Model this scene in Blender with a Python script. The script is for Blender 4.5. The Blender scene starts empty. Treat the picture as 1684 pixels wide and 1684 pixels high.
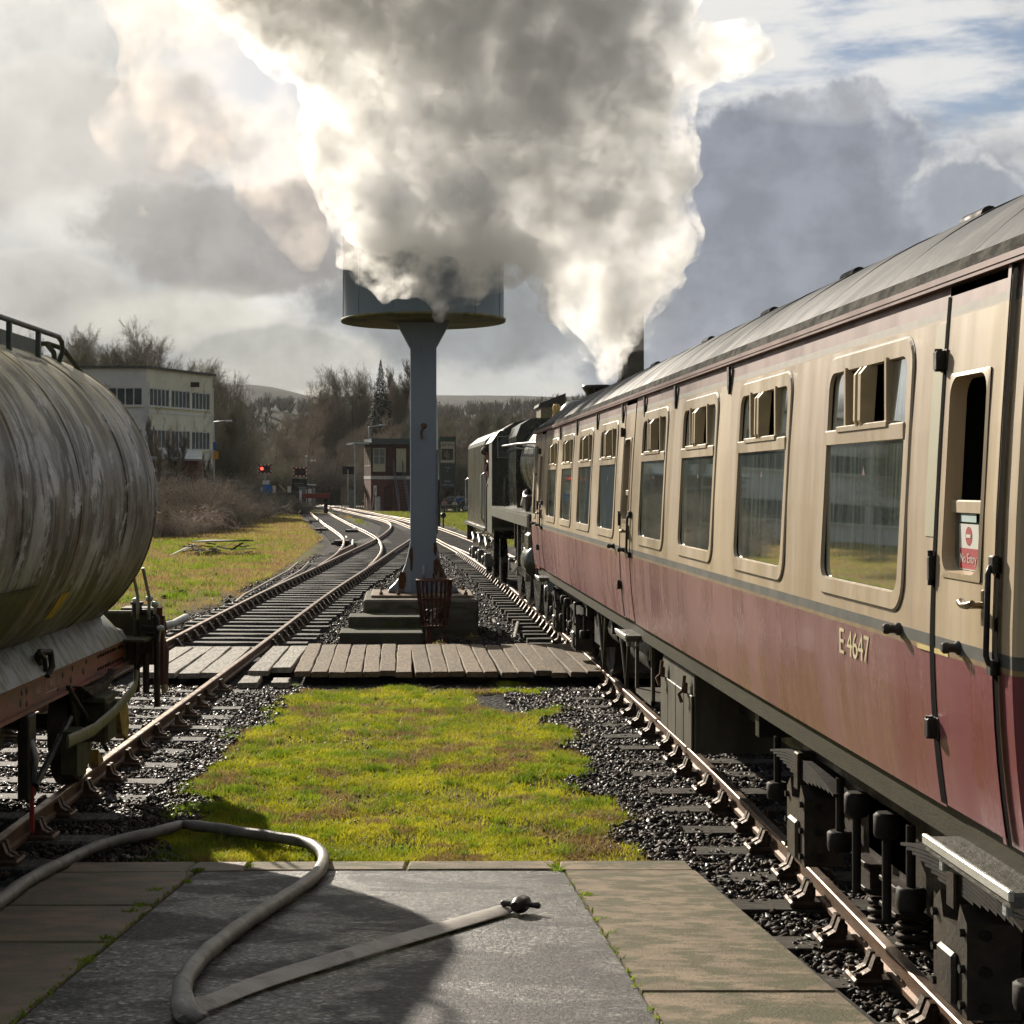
import bpy, math, random
import numpy as np
from mathutils import Vector, Matrix
R = math.radians
sc = bpy.context.scene
col = sc.collection
# ---------------------------------------------------------------- camera
F, H, X0, Y0 = 2750.0, 2.4, 655.0, 795.0     # focal length in photo pixels, eye height above rail, vanishing point
cam_d = bpy.data.cameras.new('camera'); cam = bpy.data.objects.new('camera', cam_d); col.objects.link(cam)
cam.location = (0, 0, H); cam.rotation_euler = (R(90), 0, 0)
cam_d.sensor_width = 36.0; cam_d.lens = 36.0*F/1684.0
cam_d.shift_x = (842-X0)/1684.0; cam_d.shift_y = -(842-Y0)/1684.0
cam_d.clip_start = 0.05; cam_d.clip_end = 12000
sc.camera = cam
sc.view_settings.view_transform = 'Standard'; sc.view_settings.look = 'None'
sc.view_settings.exposure = 0.60; sc.view_settings.gamma = 1.0
sc.view_settings.use_curve_mapping = False
sc.cycles.max_bounces = 12; sc.cycles.diffuse_bounces = 3; sc.cycles.glossy_bounces = 3
sc.cycles.transparent_max_bounces = 16; sc.cycles.volume_bounces = 10; sc.cycles.transmission_bounces = 4
sc.cycles.volume_step_rate = 1.0; sc.cycles.volume_max_steps = 256
sc.cycles.use_adaptive_sampling = True; sc.cycles.adaptive_threshold = 0.02
sc.cycles.caustics_reflective = False; sc.cycles.caustics_refractive = False
try: sc.cycles.use_denoising = True
except Exception: pass

# ---------------------------------------------------------------- node helpers
class N:
    def __init__(s, tree): s.t = tree; s.n = tree.nodes; s.l = tree.links
    def node(s, typ, **kw):
        n = s.n.new(typ)
        for k, v in kw.items(): setattr(n, k, v)
        return n
    def put(s, sock, v):
        if v is None: return
        if isinstance(v, bpy.types.NodeSocket): s.l.new(v, sock)
        elif isinstance(v, (tuple, list)):
            v = tuple(v)
            if len(v) == 3 and len(sock.default_value) == 4: v = v + (1.0,)
            sock.default_value = v
        else:
            try: sock.default_value = v
            except Exception: sock.default_value = (v, v, v, 1)[:len(sock.default_value)]
    def math(s, op, a, b=None, c=None, clamp=False):
        n = s.node('ShaderNodeMath', operation=op, use_clamp=clamp)
        s.put(n.inputs[0], a); s.put(n.inputs[1], b); s.put(n.inputs[2], c)
        return n.outputs[0]
    def vmath(s, op, a, b=None):
        n = s.node('ShaderNodeVectorMath', operation=op)
        s.put(n.inputs[0], a); s.put(n.inputs[1], b)
        return n.outputs['Value'] if op in ('DOT_PRODUCT', 'LENGTH', 'DISTANCE') else n.outputs[0]
    def sep(s, v): n = s.node('ShaderNodeSeparateXYZ'); s.put(n.inputs[0], v); return n.outputs
    def comb(s, x, y, z):
        n = s.node('ShaderNodeCombineXYZ'); s.put(n.inputs[0], x); s.put(n.inputs[1], y); s.put(n.inputs[2], z); return n.outputs[0]
    def mapr(s, v, a, b, c=0.0, d=1.0, smooth=True):
        n = s.node('ShaderNodeMapRange'); n.interpolation_type = 'SMOOTHSTEP' if smooth else 'LINEAR'
        s.put(n.inputs[0], v); s.put(n.inputs[1], a); s.put(n.inputs[2], b); s.put(n.inputs[3], c); s.put(n.inputs[4], d)
        return n.outputs[0]
    def noise(s, vec, scale, detail=4.0, rough=0.55, dist=0.0):
        n = s.node('ShaderNodeTexNoise'); s.put(n.inputs['Vector'], vec); n.inputs['Scale'].default_value = scale
        n.inputs['Detail'].default_value = detail; n.inputs['Roughness'].default_value = rough
        n.inputs['Distortion'].default_value = dist
        return n.outputs[0]
    def voro(s, vec, scale, feat='F1'):
        n = s.node('ShaderNodeTexVoronoi', feature=feat); s.put(n.inputs['Vector'], vec); n.inputs['Scale'].default_value = scale
        return n.outputs[0]
    def mix(s, f, a, b, mode='MIX'):
        n = s.node('ShaderNodeMix', data_type='RGBA', blend_type=mode)
        s.put(n.inputs[0], f); s.put(n.inputs[6], a); s.put(n.inputs[7], b); return n.outputs[2]
    def scalec(s, c, k):
        n = s.node('ShaderNodeVectorMath', operation='SCALE'); s.put(n.inputs[0], c); s.put(n.inputs['Scale'], k); return n.outputs[0]
    def addc(s, a, b): return s.vmath('ADD', a, b)

# ---------------------------------------------------------------- world: sky with clouds, all a function of direction
SUN = Vector((-0.375, 0.925, 0.405)).normalized()          # towards the sun
sun_el = math.asin(SUN.z); sun_az = math.atan2(SUN.x, SUN.y)
w = bpy.data.worlds.new('World'); sc.world = w; w.use_nodes = True
w.node_tree.nodes.clear(); q = N(w.node_tree)
sky = q.node('ShaderNodeTexSky', sky_type='NISHITA'); sky.sun_disc = False
sky.sun_elevation = sun_el; sky.sun_rotation = sun_az; sky.air_density = 1.0; sky.dust_density = 1.2
tc = q.node('ShaderNodeTexCoord').outputs['Generated']
dn = q.vmath('NORMALIZE', tc); dx, dy, dz = q.sep(dn)
az = q.math('ARCTAN2', dx, dy); el = q.math('ARCSINE', dz)
# cloud space: azimuth and elevation in "hundred pixel" units
cu = q.math('MULTIPLY_ADD', az, 27.5, 6.55); cv = q.math('MULTIPLY_ADD', el, -27.5, 7.95)
cvec = q.comb(cu, cv, 0.0)
n1 = q.noise(cvec, 0.55, 7, 0.55); n2 = q.noise(q.vmath('ADD', cvec, (31.7, 11.3, 5.0)), 1.25, 6, 0.6)
n3 = q.noise(q.vmath('MULTIPLY', cvec, (0.35, 1.3, 1.0)), 0.8, 7, 0.6)
n4 = q.noise(q.vmath('ADD', cvec, (13.7, 1.3, 8.0)), 2.6, 5, 0.6)
n0 = q.noise(q.vmath('ADD', cvec, (3.1, 71.3, 2.0)), 0.22, 3, 0.5)
glow = q.vmath('DOT_PRODUCT', dn, tuple(SUN))
g1 = q.mapr(glow, 0.925, 0.995, 0, 1); g2 = q.mapr(glow, 0.3, 1.0, 0, 1)
def blob(cx, cy, rx, ry, k=0.9, soft=0.12, k2=0.55):
    a = q.math('DIVIDE', q.math('SUBTRACT', cu, cx), rx); b = q.math('DIVIDE', q.math('SUBTRACT', cv, cy), ry)
    d = q.math('SQRT', q.math('ADD', q.math('MULTIPLY', a, a), q.math('MULTIPLY', b, b)))
    d = q.math('ADD', d, q.math('MULTIPLY', q.math('SUBTRACT', n1, 0.5), k))
    d = q.math('ADD', d, q.math('MULTIPLY', q.math('SUBTRACT', n2, 0.5), k2))
    rm = q.math('MULTIPLY', q.mapr(d, 1.0+soft*0.5, 0.80, 1, 0), q.mapr(cv, cy+ry*0.15, cy-ry*0.75, 0, 1))
    return q.mapr(d, 1.0+soft, 1.0-soft, 0, 1), q.math('MULTIPLY', rm, q.mapr(n4, 0.35, 0.6, 0.35, 1.0))
blue = q.addc(q.scalec(sky.outputs[0], 0.055), (0.06, 0.10, 0.19))
# thin streaky high cloud
c = q.mix(q.mapr(n3, 0.36, 0.56), blue, q.mix(g2, (0.62, 0.67, 0.76), (0.92, 0.90, 0.86)))
# general broken cloud over the whole dome
gen = q.mapr(q.math('ADD', n0, q.math('MULTIPLY', q.math('SUBTRACT', n1, 0.5), 0.5)), 0.42, 0.56)
c = q.mix(q.math('MULTIPLY', gen, q.mapr(cu, 10.0, 17.5, 1.0, 0.45)), c, q.mix(q.mapr(n2, 0.35, 0.65), (0.27, 0.285, 0.31), (0.52, 0.53, 0.52)))
# low bright band near the horizon
band = q.mapr(cv, 5.9, 6.4, 0, 1)
c = q.mix(q.math('MULTIPLY', band, q.mapr(n3, 0.35, 0.6, 0.35, 0.9)), c, (0.60, 0.61, 0.58))
def cloud(c, cx, cy, rx, ry, colr, rim=None, k=0.9, soft=0.12, op=1.0, shade=0.15):
    m, r = blob(cx, cy, rx, ry, k, soft)
    body = q.mix(q.mapr(n2, 0.3, 0.7), q.scalec(colr, 1.0-shade), q.scalec(colr, 1.0+shade))
    if rim is not None: body = q.mix(r, body, rim)
    return q.mix(q.math('MULTIPLY', m, op), c, body)
c = cloud(c, 14.0, 5.2, 4.2, 3.0, (0.34, 0.365, 0.42), (0.42, 0.45, 0.50), 0.9, 0.14, 1.0, 0.16)
c = cloud(c, 15.5, 4.3, 1.25, 1.7, (0.38, 0.41, 0.465), (0.85, 0.85, 0.82), 1.5, 0.08, 0.9, 0.12)
c = cloud(c, 13.5, 2.75, 1.5, 1.0, (0.30, 0.325, 0.39), (0.80, 0.81, 0.82), 1.2, 0.05, 0.9, 0.15)
c = cloud(c, 12.4, 3.7, 2.5, 2.0, (0.29, 0.315, 0.375), (0.66, 0.68, 0.71), 1.3, 0.12, 1.0, 0.16)
c = cloud(c, 13.6, 2.0, 1.1, 0.25, (0.60, 0.62, 0.65), None, 1.4, 0.4, 0.6, 0.2)
c = cloud(c, 8.0, 5.1, 3.0, 1.0, (0.29, 0.31, 0.325), None, 0.9, 0.25, 0.95, 0.2)
c = cloud(c, 1.0, 2.4, 3.2, 1.2, (0.52, 0.475, 0.44), (0.90, 0.85, 0.77), 1.1, 0.12, 0.95, 0.16)
c = cloud(c, 1.9, 3.75, 1.5, 0.5, (0.82, 0.80, 0.74), None, 1.3, 0.3, 0.85, 0.1)
c = cloud(c, 3.9, 3.95, 2.5, 0.95, (0.37, 0.352, 0.34), (0.60, 0.57, 0.53), 1.1, 0.14, 0.95, 0.16)
c = cloud(c, 0.6, 4.95, 1.9, 0.75, (0.47, 0.45, 0.42), (0.80, 0.78, 0.72), 1.1, 0.15, 0.9, 0.16)
c = cloud(c, 3.0, 5.35, 1.6, 0.55, (0.76, 0.73, 0.64), None, 1.2, 0.35, 0.85, 0.1)
c = cloud(c, 4.6, 5.9, 1.8, 0.5, (0.50, 0.50, 0.46), (0.72, 0.71, 0.66), 1.2, 0.2, 0.85, 0.16)
c = q.mix(q.math('MULTIPLY', g1, q.mapr(n1, 0.25, 0.7, 1.0, 0.6)), c, (1.0, 0.96, 0.88))
c = q.scalec(c, q.mapr(glow, 0.55, -0.3, 1.0, 0.42))
c = q.mix(q.mapr(dz, -0.02, -0.1), c, (0.10, 0.11, 0.09))
bg = q.node('ShaderNodeBackground'); q.put(bg.inputs[0], q.scalec(c, 6.3)); bg.inputs[1].default_value = 0.10
q.l.new(bg.outputs[0], q.node('ShaderNodeOutputWorld').inputs[0])

sun_d = bpy.data.lights.new('sun', 'SUN'); sun_d.energy = 5.0; sun_d.angle = R(0.55); sun_d.color = (1.0, 0.90, 0.76)
sun = bpy.data.objects.new('sun', sun_d); col.objects.link(sun)
sun.rotation_euler = (-SUN).to_track_quat('-Z', 'Y').to_euler(); sun.location = SUN*60

# ---------------------------------------------------------------- mesh helpers
def P(x, y, Y): return ((x-X0)*Y/F, Y, H-(y-Y0)*Y/F)
def G(x, y, z=-0.17):
    Y = (H-z)*F/(y-Y0); return ((x-X0)*Y/F, Y, z)
def tag(o, label=None, cat=None, group=None, kind=None):
    if label: o['label'] = label
    if cat: o['category'] = cat
    if group: o['group'] = group
    if kind: o['kind'] = kind
    return o
ORG = {}
def thing(name, loc, label, cat, group=None, rz=0.0, world=False):
    """an Empty; with world=True its children are given in world coordinates"""
    o = bpy.data.objects.new(name, None); col.objects.link(o); o.location = loc; o.rotation_euler = (0, 0, rz)
    o.empty_display_size = 0.2
    tag(o, label, cat, group)
    if world: ORG[o.name] = Vector(loc)
    return o
def link(name, me, parent=None, loc=None, rot=None, scale=None):
    o = bpy.data.objects.new(name, me); col.objects.link(o)
    if parent: o.parent = parent
    if loc is not None: o.location = loc
    if rot is not None: o.rotation_euler = rot
    if scale is not None: o.scale = scale
    if parent is not None and parent.name in ORG:
        if loc is None: ORG[o.name] = ORG[parent.name]
        else: o.location = Vector(loc)-ORG[parent.name]
    return o
class MB:
    def __init__(s): s.v = []; s.f = []; s.m = []; s.sm = []
    def add(s, vs, fs, m=0, smooth=False):
        b = len(s.v); s.v.extend([tuple(p) for p in vs])
        for f in fs: s.f.append([i+b for i in f]); s.m.append(m); s.sm.append(smooth)
        return s
    def box(s, x0, x1, y0, y1, z0, z1, m=0, M=None, taper=None):
        vs = [(x0, y0, z0), (x1, y0, z0), (x1, y1, z0), (x0, y1, z0), (x0, y0, z1), (x1, y0, z1), (x1, y1, z1), (x0, y1, z1)]
        if M is not None: vs = [M @ Vector(p) for p in vs]
        return s.add(vs, [(0, 3, 2, 1), (4, 5, 6, 7), (0, 1, 5, 4), (1, 2, 6, 5), (2, 3, 7, 6), (3, 0, 4, 7)], m)
    def bbox(s, x0, x1, y0, y1, z0, z1, b=0.01, m=0, M=None):
        """box with chamfered vertical and top edges"""
        def ring(i, z): return [(x0+i, y0, z), (x1-i, y0, z), (x1, y0+i, z), (x1, y1-i, z), (x1-i, y1, z), (x0+i, y1, z), (x0, y1-i, z), (x0, y0+i, z)]
        top = [(x0+b*1.3, y0+b, z1), (x1-b*1.3, y0+b, z1), (x1-b, y0+b*1.3, z1), (x1-b, y1-b*1.3, z1), (x1-b*1.3, y1-b, z1), (x0+b*1.3, y1-b, z1), (x0+b, y1-b*1.3, z1), (x0+b, y0+b*1.3, z1)]
        vs = ring(b, z0)+ring(b, z1-b)+top
        if M is not None: vs = [M @ Vector(p) for p in vs]
        fs = [tuple(range(7, -1, -1)), tuple(range(16, 24))]
        for k in (0, 8):
            for i in range(8): j = (i+1) % 8; fs.append((k+i, k+j, k+8+j, k+8+i))
        return s.add(vs, fs, m)
    def cyl(s, p0, p1, r0, r1=None, n=12, m=0, caps=True, smooth=True):
        r1 = r0 if r1 is None else r1
        p0 = Vector(p0); p1 = Vector(p1); d = (p1-p0).normalized()
        a = d.orthogonal().normalized(); b = d.cross(a)
        vs = []
        for p, r in ((p0, r0), (p1, r1)):
            for i in range(n):
                t = 2*math.pi*i/n; vs.append(p+a*math.cos(t)*r+b*math.sin(t)*r)
        s.add(vs, [(i, (i+1) % n, n+(i+1) % n, n+i) for i in range(n)], m, smooth)
        if caps: s.add(vs, [tuple(range(n-1, -1, -1)), tuple(range(n, 2*n))], m)
        return s
    def tube(s, pts, r, n=8, m=0, flat=None, up=None, closed=False):
        """swept tube; r number or list; flat=(a,b) elliptical section scale in side/up"""
        pts = [Vector(p) for p in pts]; K = len(pts)
        rs = r if isinstance(r, (list, tuple)) else [r]*K
        vs = []; up0 = Vector(up) if up else None; prev = None
        for i, p in enumerate(pts):
            d = (pts[min(i+1, K-1)]-pts[max(i-1, 0)]).normalized()
            if up0 is not None: a = d.cross(up0).normalized()
            elif prev is None: a = d.orthogonal().normalized()
            else: a = (prev-d*prev.dot(d)).normalized()
            prev = a; b = a.cross(d).normalized()
            fa, fb = (1, 1) if flat is None else (flat[i] if isinstance(flat, list) else flat)
            for j in range(n):
                t = 2*math.pi*j/n; vs.append(p+a*math.cos(t)*rs[i]*fa+b*math.sin(t)*rs[i]*fb)
        fs = [(i*n+j, i*n+(j+1) % n, (i+1)*n+(j+1) % n, (i+1)*n+j) for i in range(K-1) for j in range(n)]
        s.add(vs, fs, m, True)
        s.add(vs, [tuple(range(n-1, -1, -1)), tuple(range((K-1)*n, K*n))], m)
        return s
    def lathe(s, prof, c=(0, 0, 0), n=24, m=0, axis='Z', smooth=True, M=None):
        """prof list of (radius, height) about an axis through c"""
        vs = []
        for r, h in prof:
            for i in range(n):
                t = 2*math.pi*i/n; ca, sa = math.cos(t)*r, math.sin(t)*r
                if axis == 'Z': p = (c[0]+ca, c[1]+sa, c[2]+h)
                elif axis == 'Y': p = (c[0]+ca, c[1]+h, c[2]-sa)
                else: p = (c[0]+h, c[1]+ca, c[2]+sa)
                vs.append(M @ Vector(p) if M is not None else p)
        fs = [(k*n+i, k*n+(i+1) % n, (k+1)*n+(i+1) % n, (k+1)*n+i) for k in range(len(prof)-1) for i in range(n)]
        s.add(vs, fs, m, smooth)
        if prof[0][0] > 1e-4: s.add(vs, [tuple(range(n-1, -1, -1))], m)
        if prof[-1][0] > 1e-4: s.add(vs, [tuple(range((len(prof)-1)*n, len(prof)*n))], m)
        return s
    def prism(s, poly, a0, a1, axis='X', m=0, M=None):
        """poly = 2-D outline in the other two axes, extruded from a0 to a1"""
        def mk(a, p):
            if axis == 'X': return (a, p[0], p[1])
            if axis == 'Y': return (p[0], a, p[1])
            return (p[0], p[1], a)
        k = len(poly); vs = [mk(a0, p) for p in poly]+[mk(a1, p) for p in poly]
        if M is not None: vs = [M @ Vector(p) for p in vs]
        fs = [tuple(range(k-1, -1, -1)), tuple(range(k, 2*k))]+[(i, (i+1) % k, k+(i+1) % k, k+i) for i in range(k)]
        return s.add(vs, fs, m)
    def build(s, name, mats, parent=None, loc=None, rot=None, mesh_only=False):
        if not isinstance(mats, (list, tuple)): mats = [mats]
        vs = s.v
        if parent is not None and parent.name in ORG and loc is None and not mesh_only:
            o = ORG[parent.name]; vs = [(p[0]-o.x, p[1]-o.y, p[2]-o.z) for p in vs]
        me = bpy.data.meshes.new(name); me.from_pydata(vs, [], s.f)
        for mt in mats: me.materials.append(mt)
        if len(mats) > 1: me.polygons.foreach_set('material_index', s.m)
        me.polygons.foreach_set('use_smooth', s.sm)
        me.update()
        import bmesh
        bm = bmesh.new(); bm.from_mesh(me); bmesh.ops.recalc_face_normals(bm, faces=bm.faces); bm.to_mesh(me); bm.free()
        if mesh_only: return me
        return link(name, me, parent, loc, rot)
def npmesh(name, v, f, mats, parent=None, smooth=False, midx=None):
    """fast mesh from numpy arrays of equal sized faces"""
    if parent is not None and parent != 'mesh' and parent.name in ORG: v = v-np.array(ORG[parent.name])
    me = bpy.data.meshes.new(name); k = f.shape[1]
    me.vertices.add(len(v)); me.vertices.foreach_set('co', np.ascontiguousarray(v, dtype=np.float32).ravel())
    me.loops.add(f.size); me.loops.foreach_set('vertex_index', np.ascontiguousarray(f, dtype=np.int32).ravel())
    me.polygons.add(len(f)); me.polygons.foreach_set('loop_start', np.arange(0, f.size, k, dtype=np.int32))
    me.polygons.foreach_set('loop_total', np.full(len(f), k, dtype=np.int32))
    if midx is not None: me.polygons.foreach_set('material_index', np.ascontiguousarray(midx, dtype=np.int32))
    if smooth: me.polygons.foreach_set('use_smooth', np.ones(len(f), dtype=bool))
    for mt in (mats if isinstance(mats, (list, tuple)) else [mats]): me.materials.append(mt)
    me.update(calc_edges=True); me.validate()
    return me if parent == 'mesh' else link(name, me, parent)
def text_mesh(body, size, mat, extrude=0.001, align='CENTER', spacing=1.0):
    cu_ = bpy.data.curves.new('lettering', 'FONT'); cu_.body = body; cu_.size = size; cu_.extrude = extrude
    cu_.align_x = align; cu_.align_y = 'CENTER'; cu_.space_character = spacing
    o = bpy.data.objects.new('tmp', cu_); col.objects.link(o)
    dg = bpy.context.evaluated_depsgraph_get(); me = bpy.data.meshes.new_from_object(o.evaluated_get(dg))
    bpy.data.objects.remove(o); me.name = 'lettering'; me.materials.clear(); me.materials.append(mat)
    return me
def copy_tree(o, parent=None):
    c = o.copy(); col.objects.link(c)
    if parent is not None: c.parent = parent
    for ch in list(o.children): copy_tree(ch, c)
    return c

# ---------------------------------------------------------------- materials
MATS = {}
def mat(name, c1, c2=None, rough=0.6, metal=0.0, scale=3.0, stretch=(1, 1, 1), c3=None, s3=0.7, t3=0.6, k3=1.0, bump=0.0, bscale=30.0,
        detail=6, spec=0.5, rrange=0.0, objrand=0.0, coat=0.0, lo=0.35, hi=0.65):
    """layered noise paint: c1/c2 mixed by noise, c3 in patches"""
    if name in MATS: return MATS[name]
    m = bpy.data.materials.new(name); m.use_nodes = True; m.node_tree.nodes.clear(); n = N(m.node_tree)
    out = n.node('ShaderNodeOutputMaterial'); b = n.node('ShaderNodeBsdfPrincipled'); n.l.new(b.outputs[0], out.inputs[0])
    tcx = n.node('ShaderNodeTexCoord').outputs['Object']
    if objrand:
        oi = n.node('ShaderNodeObjectInfo'); tcx = n.addc(tcx, n.scalec(oi.outputs['Location'], 3.17))
    v = n.vmath('MULTIPLY', tcx, stretch)
    f = n.mapr(n.noise(v, scale, detail, 0.6), lo, hi)
    c = n.mix(f, c1, c2) if c2 is not None else n.mix(f, n.scalec(c1, 0.85), n.scalec(c1, 1.12))
    if c3 is not None:
        g = n.mapr(n.noise(n.vmath('ADD', v, (7.3, 2.1, 9.9)), scale*s3, detail, 0.62), t3-0.06, t3+0.06)
        c = n.mix(n.math('MULTIPLY', g, k3), c, c3)
    if objrand: c = n.scalec(c, n.mapr(oi.outputs['Random'], 0, 1, 1-objrand, 1+objrand, False))
    n.put(b.inputs['Base Color'], c); n.put(b.inputs['Metallic'], metal)
    if rrange: n.put(b.inputs['Roughness'], n.mapr(n.noise(v, scale*1.7, 5, 0.6), 0.3, 0.7, max(0.03, rough-rrange), min(1, rough+rrange)))
    else: b.inputs['Roughness'].default_value = rough
    b.inputs['Specular IOR Level'].default_value = spec if rough < 0.6 else min(spec, 0.22) if rough < 0.9 else 0.03
    if coat: b.inputs['Coat Weight'].default_value = coat; b.inputs['Coat Roughness'].default_value = 0.15
    if bump:
        bn = n.node('ShaderNodeBump'); bn.inputs['Strength'].default_value = bump; bn.inputs['Distance'].default_value = 0.02
        n.put(bn.inputs['Height'], n.noise(v, bscale, 5, 0.65)); n.l.new(bn.outputs[0], b.inputs['Normal'])
    MATS[name] = m; return m
def leafmat(name, c1, c2, c3=None, trans=0.5, scale=1.2, rough=0.6):
    m = bpy.data.materials.new(name); m.use_nodes = True; m.node_tree.nodes.clear(); n = N(m.node_tree)
    out = n.node('ShaderNodeOutputMaterial')
    tcx = n.node('ShaderNodeTexCoord').outputs['Object']
    c = n.mix(n.mapr(n.noise(tcx, scale, 6, 0.65), 0.38, 0.62), c1, c2)
    if c3 is not None: c = n.mix(n.mapr(n.noise(n.vmath('ADD', tcx, (9, 4, 2)), scale*0.6, 6, 0.65), 0.50, 0.59), c, c3)
    d = n.node('ShaderNodeBsdfPrincipled'); n.put(d.inputs['Base Color'], c); d.inputs['Roughness'].default_value = rough
    d.inputs['Specular IOR Level'].default_value = 0.3
    t = n.node('ShaderNodeBsdfTranslucent'); n.put(t.inputs['Color'], n.scalec(c, 1.3))
    mx = n.node('ShaderNodeMixShader'); mx.inputs[0].default_value = trans
    n.l.new(d.outputs[0], mx.inputs[1]); n.l.new(t.outputs[0], mx.inputs[2]); n.l.new(mx.outputs[0], out.inputs[0])
    return m
def glassmat(name, tint=(0.55, 0.62, 0.58), rough=0.03, dirt_sheen=0.26):
    m = bpy.data.materials.new(name); m.use_nodes = True; m.node_tree.nodes.clear(); n = N(m.node_tree)
    out = n.node('ShaderNodeOutputMaterial')
    tcx = n.node('ShaderNodeTexCoord').outputs['Object']
    g = n.node('ShaderNodeBsdfGlossy'); g.inputs['Roughness'].default_value = rough; n.put(g.inputs['Color'], (0.95, 0.97, 0.96))
    t = n.node('ShaderNodeBsdfTransparent'); n.put(t.inputs['Color'], tint)
    fr = n.node('ShaderNodeFresnel'); fr.inputs['IOR'].default_value = 1.55
    fac = n.math('MULTIPLY', fr.outputs[0], 1.9, clamp=True)
    mx = n.node('ShaderNodeMixShader'); n.l.new(fac, mx.inputs[0]); n.l.new(t.outputs[0], mx.inputs[1]); n.l.new(g.outputs[0], mx.inputs[2])
    d = n.node('ShaderNodeBsdfDiffuse'); n.put(d.inputs['Color'], (0.19, 0.235, 0.205))  # grey-green diffuse film: dirt plus reflected light painted into the glass
    st = n.noise(n.vmath('MULTIPLY', tcx, (30, 30, 1.2)), 1.0, 4, 0.6)
    mx2 = n.node('ShaderNodeMixShader'); n.put(mx2.inputs[0], n.mapr(st, 0.35, 0.8, dirt_sheen*0.3, dirt_sheen*1.6)); n.l.new(mx.outputs[0], mx2.inputs[1]); n.l.new(d.outputs[0], mx2.inputs[2])
    n.l.new(mx2.outputs[0], out.inputs[0])
    return m
def emit(name, colr, k):
    m = bpy.data.materials.new(name); m.use_nodes = True; m.node_tree.nodes.clear(); n = N(m.node_tree)
    e = n.node('ShaderNodeEmission'); n.put(e.inputs[0], colr); e.inputs[1].default_value = k
    n.l.new(e.outputs[0], n.node('ShaderNodeOutputMaterial').inputs[0]); return m

M_rust = mat('rusty_steel', (0.09, 0.055, 0.035), (0.17, 0.10, 0.06), 0.75, 0.1, 8, bump=0.3, bscale=60)
M_railtop = mat('worn_rail_head', (0.42, 0.33, 0.25), (0.30, 0.21, 0.15), 0.38, 0.75, 6, rrange=0.1)
M_railside = mat('rusty_rail_side', (0.16, 0.085, 0.04), (0.10, 0.055, 0.03), 0.55, 0.3, 6, bump=0.3, bscale=60)
M_sleeper = mat('sleeper_timber', (0.045, 0.04, 0.034), (0.10, 0.095, 0.085), 0.75, 0, 5, (6, 1, 6), (0.16, 0.16, 0.14), 0.8, 0.6, 0.7, 0.5, 25, objrand=0.25)
M_sleeper2 = mat('sleeper_timber_pale', (0.085, 0.075, 0.058), (0.045, 0.038, 0.03), 0.8, 0, 5, (1, 6, 6), (0.13, 0.125, 0.10), 0.8, 0.55, 0.8, 0.5, 25, objrand=0.25)
M_black = mat('black_iron', (0.010, 0.009, 0.008), (0.03, 0.024, 0.018), 0.55, 0.2, 6, rrange=0.15, bump=0.15)
M_dkgrey = mat('dark_grey_grime', (0.012, 0.011, 0.01), (0.032, 0.027, 0.021), 0.65, 0.1, 5, bump=0.2)
M_white = mat('white_paint', (0.62, 0.62, 0.60), (0.72, 0.72, 0.70), 0.5, 0, 4)
M_galv = mat('galvanised_steel', (0.34, 0.37, 0.38), (0.45, 0.48, 0.48), 0.4, 0.6, 5)
# ---------------------------------------------------------------- track centre lines (x, y) traced on the ground
rng = np.random.default_rng(7)
PA = [(-3.98, 2), (-3.67, 7), (-3.46, 11.4), (-3.31, 14.8), (-2.9, 23.2), (-2.28, 36.7), (-1.62, 48), (-0.95, 60), (-0.12, 75), (0.34, 93), (0.05, 106), (-1.8, 127), (-6.0, 165), (-13, 205), (-26, 260)]
PS = [(-1.62, 48), (-1.38, 57.5), (-1.40, 65), (-1.68, 74), (-2.35, 84), (-3.55, 99), (-6.7, 141)]
PB = [(3.20, 1), (3.24, 5), (3.29, 8), (3.36, 11.3), (3.41, 15), (3.41, 20), (3.42, 26), (3.40, 34), (3.30, 44), (3.05, 56), (2.62, 68), (2.0, 82), (1.15, 98), (0.1, 113), (-1.8, 127)]
def spline(pts, step0=0.8, grow=0.02):
    pts = [Vector((p[0], p[1], 0)) for p in pts]; out = []
    for i in range(len(pts)-1):
        p0 = pts[max(i-1, 0)]; p1 = pts[i]; p2 = pts[i+1]; p3 = pts[min(i+2, len(pts)-1)]
        n = max(2, int((p2-p1).length/(step0+grow*p1.y)))
        # cardinal tangents scaled for uneven spacing
        l1 = (p2-p1).length
        m1 = (p2-p0)/max((p2-p0).length, 1e-6)*l1; m2 = (p3-p1)/max((p3-p1).length, 1e-6)*l1
        for k in range(n):
            t = k/n; h = (2*t**3-3*t**2+1, t**3-2*t**2+t, -2*t**3+3*t**2, t**3-t**2)
            out.append(p1*h[0]+m1*h[1]+p2*h[2]+m2*h[3])
    out.append(pts[-1]); return out
LA, LS, LB = spline(PA), spline(PS), spline(PB)
def offset(line, d):
    o = []
    for i, p in enumerate(line):
        t = (line[min(i+1, len(line)-1)]-line[max(i-1, 0)]).normalized(); o.append(p+Vector((t.y, -t.x, 0))*d)
    return o
def pdist(x, y, line):
    d = np.full(x.shape, 1e9)
    for a, b in zip(line[:-1], line[1:]):
        ax, ay, bx, by = a.x, a.y, b.x, b.y; L = max((bx-ax)**2+(by-ay)**2, 1e-9)
        t = np.clip(((x-ax)*(bx-ax)+(y-ay)*(by-ay))/L, 0, 1)
        d = np.minimum(d, np.hypot(x-ax-t*(bx-ax), y-ay-t*(by-ay)))
    return d
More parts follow.
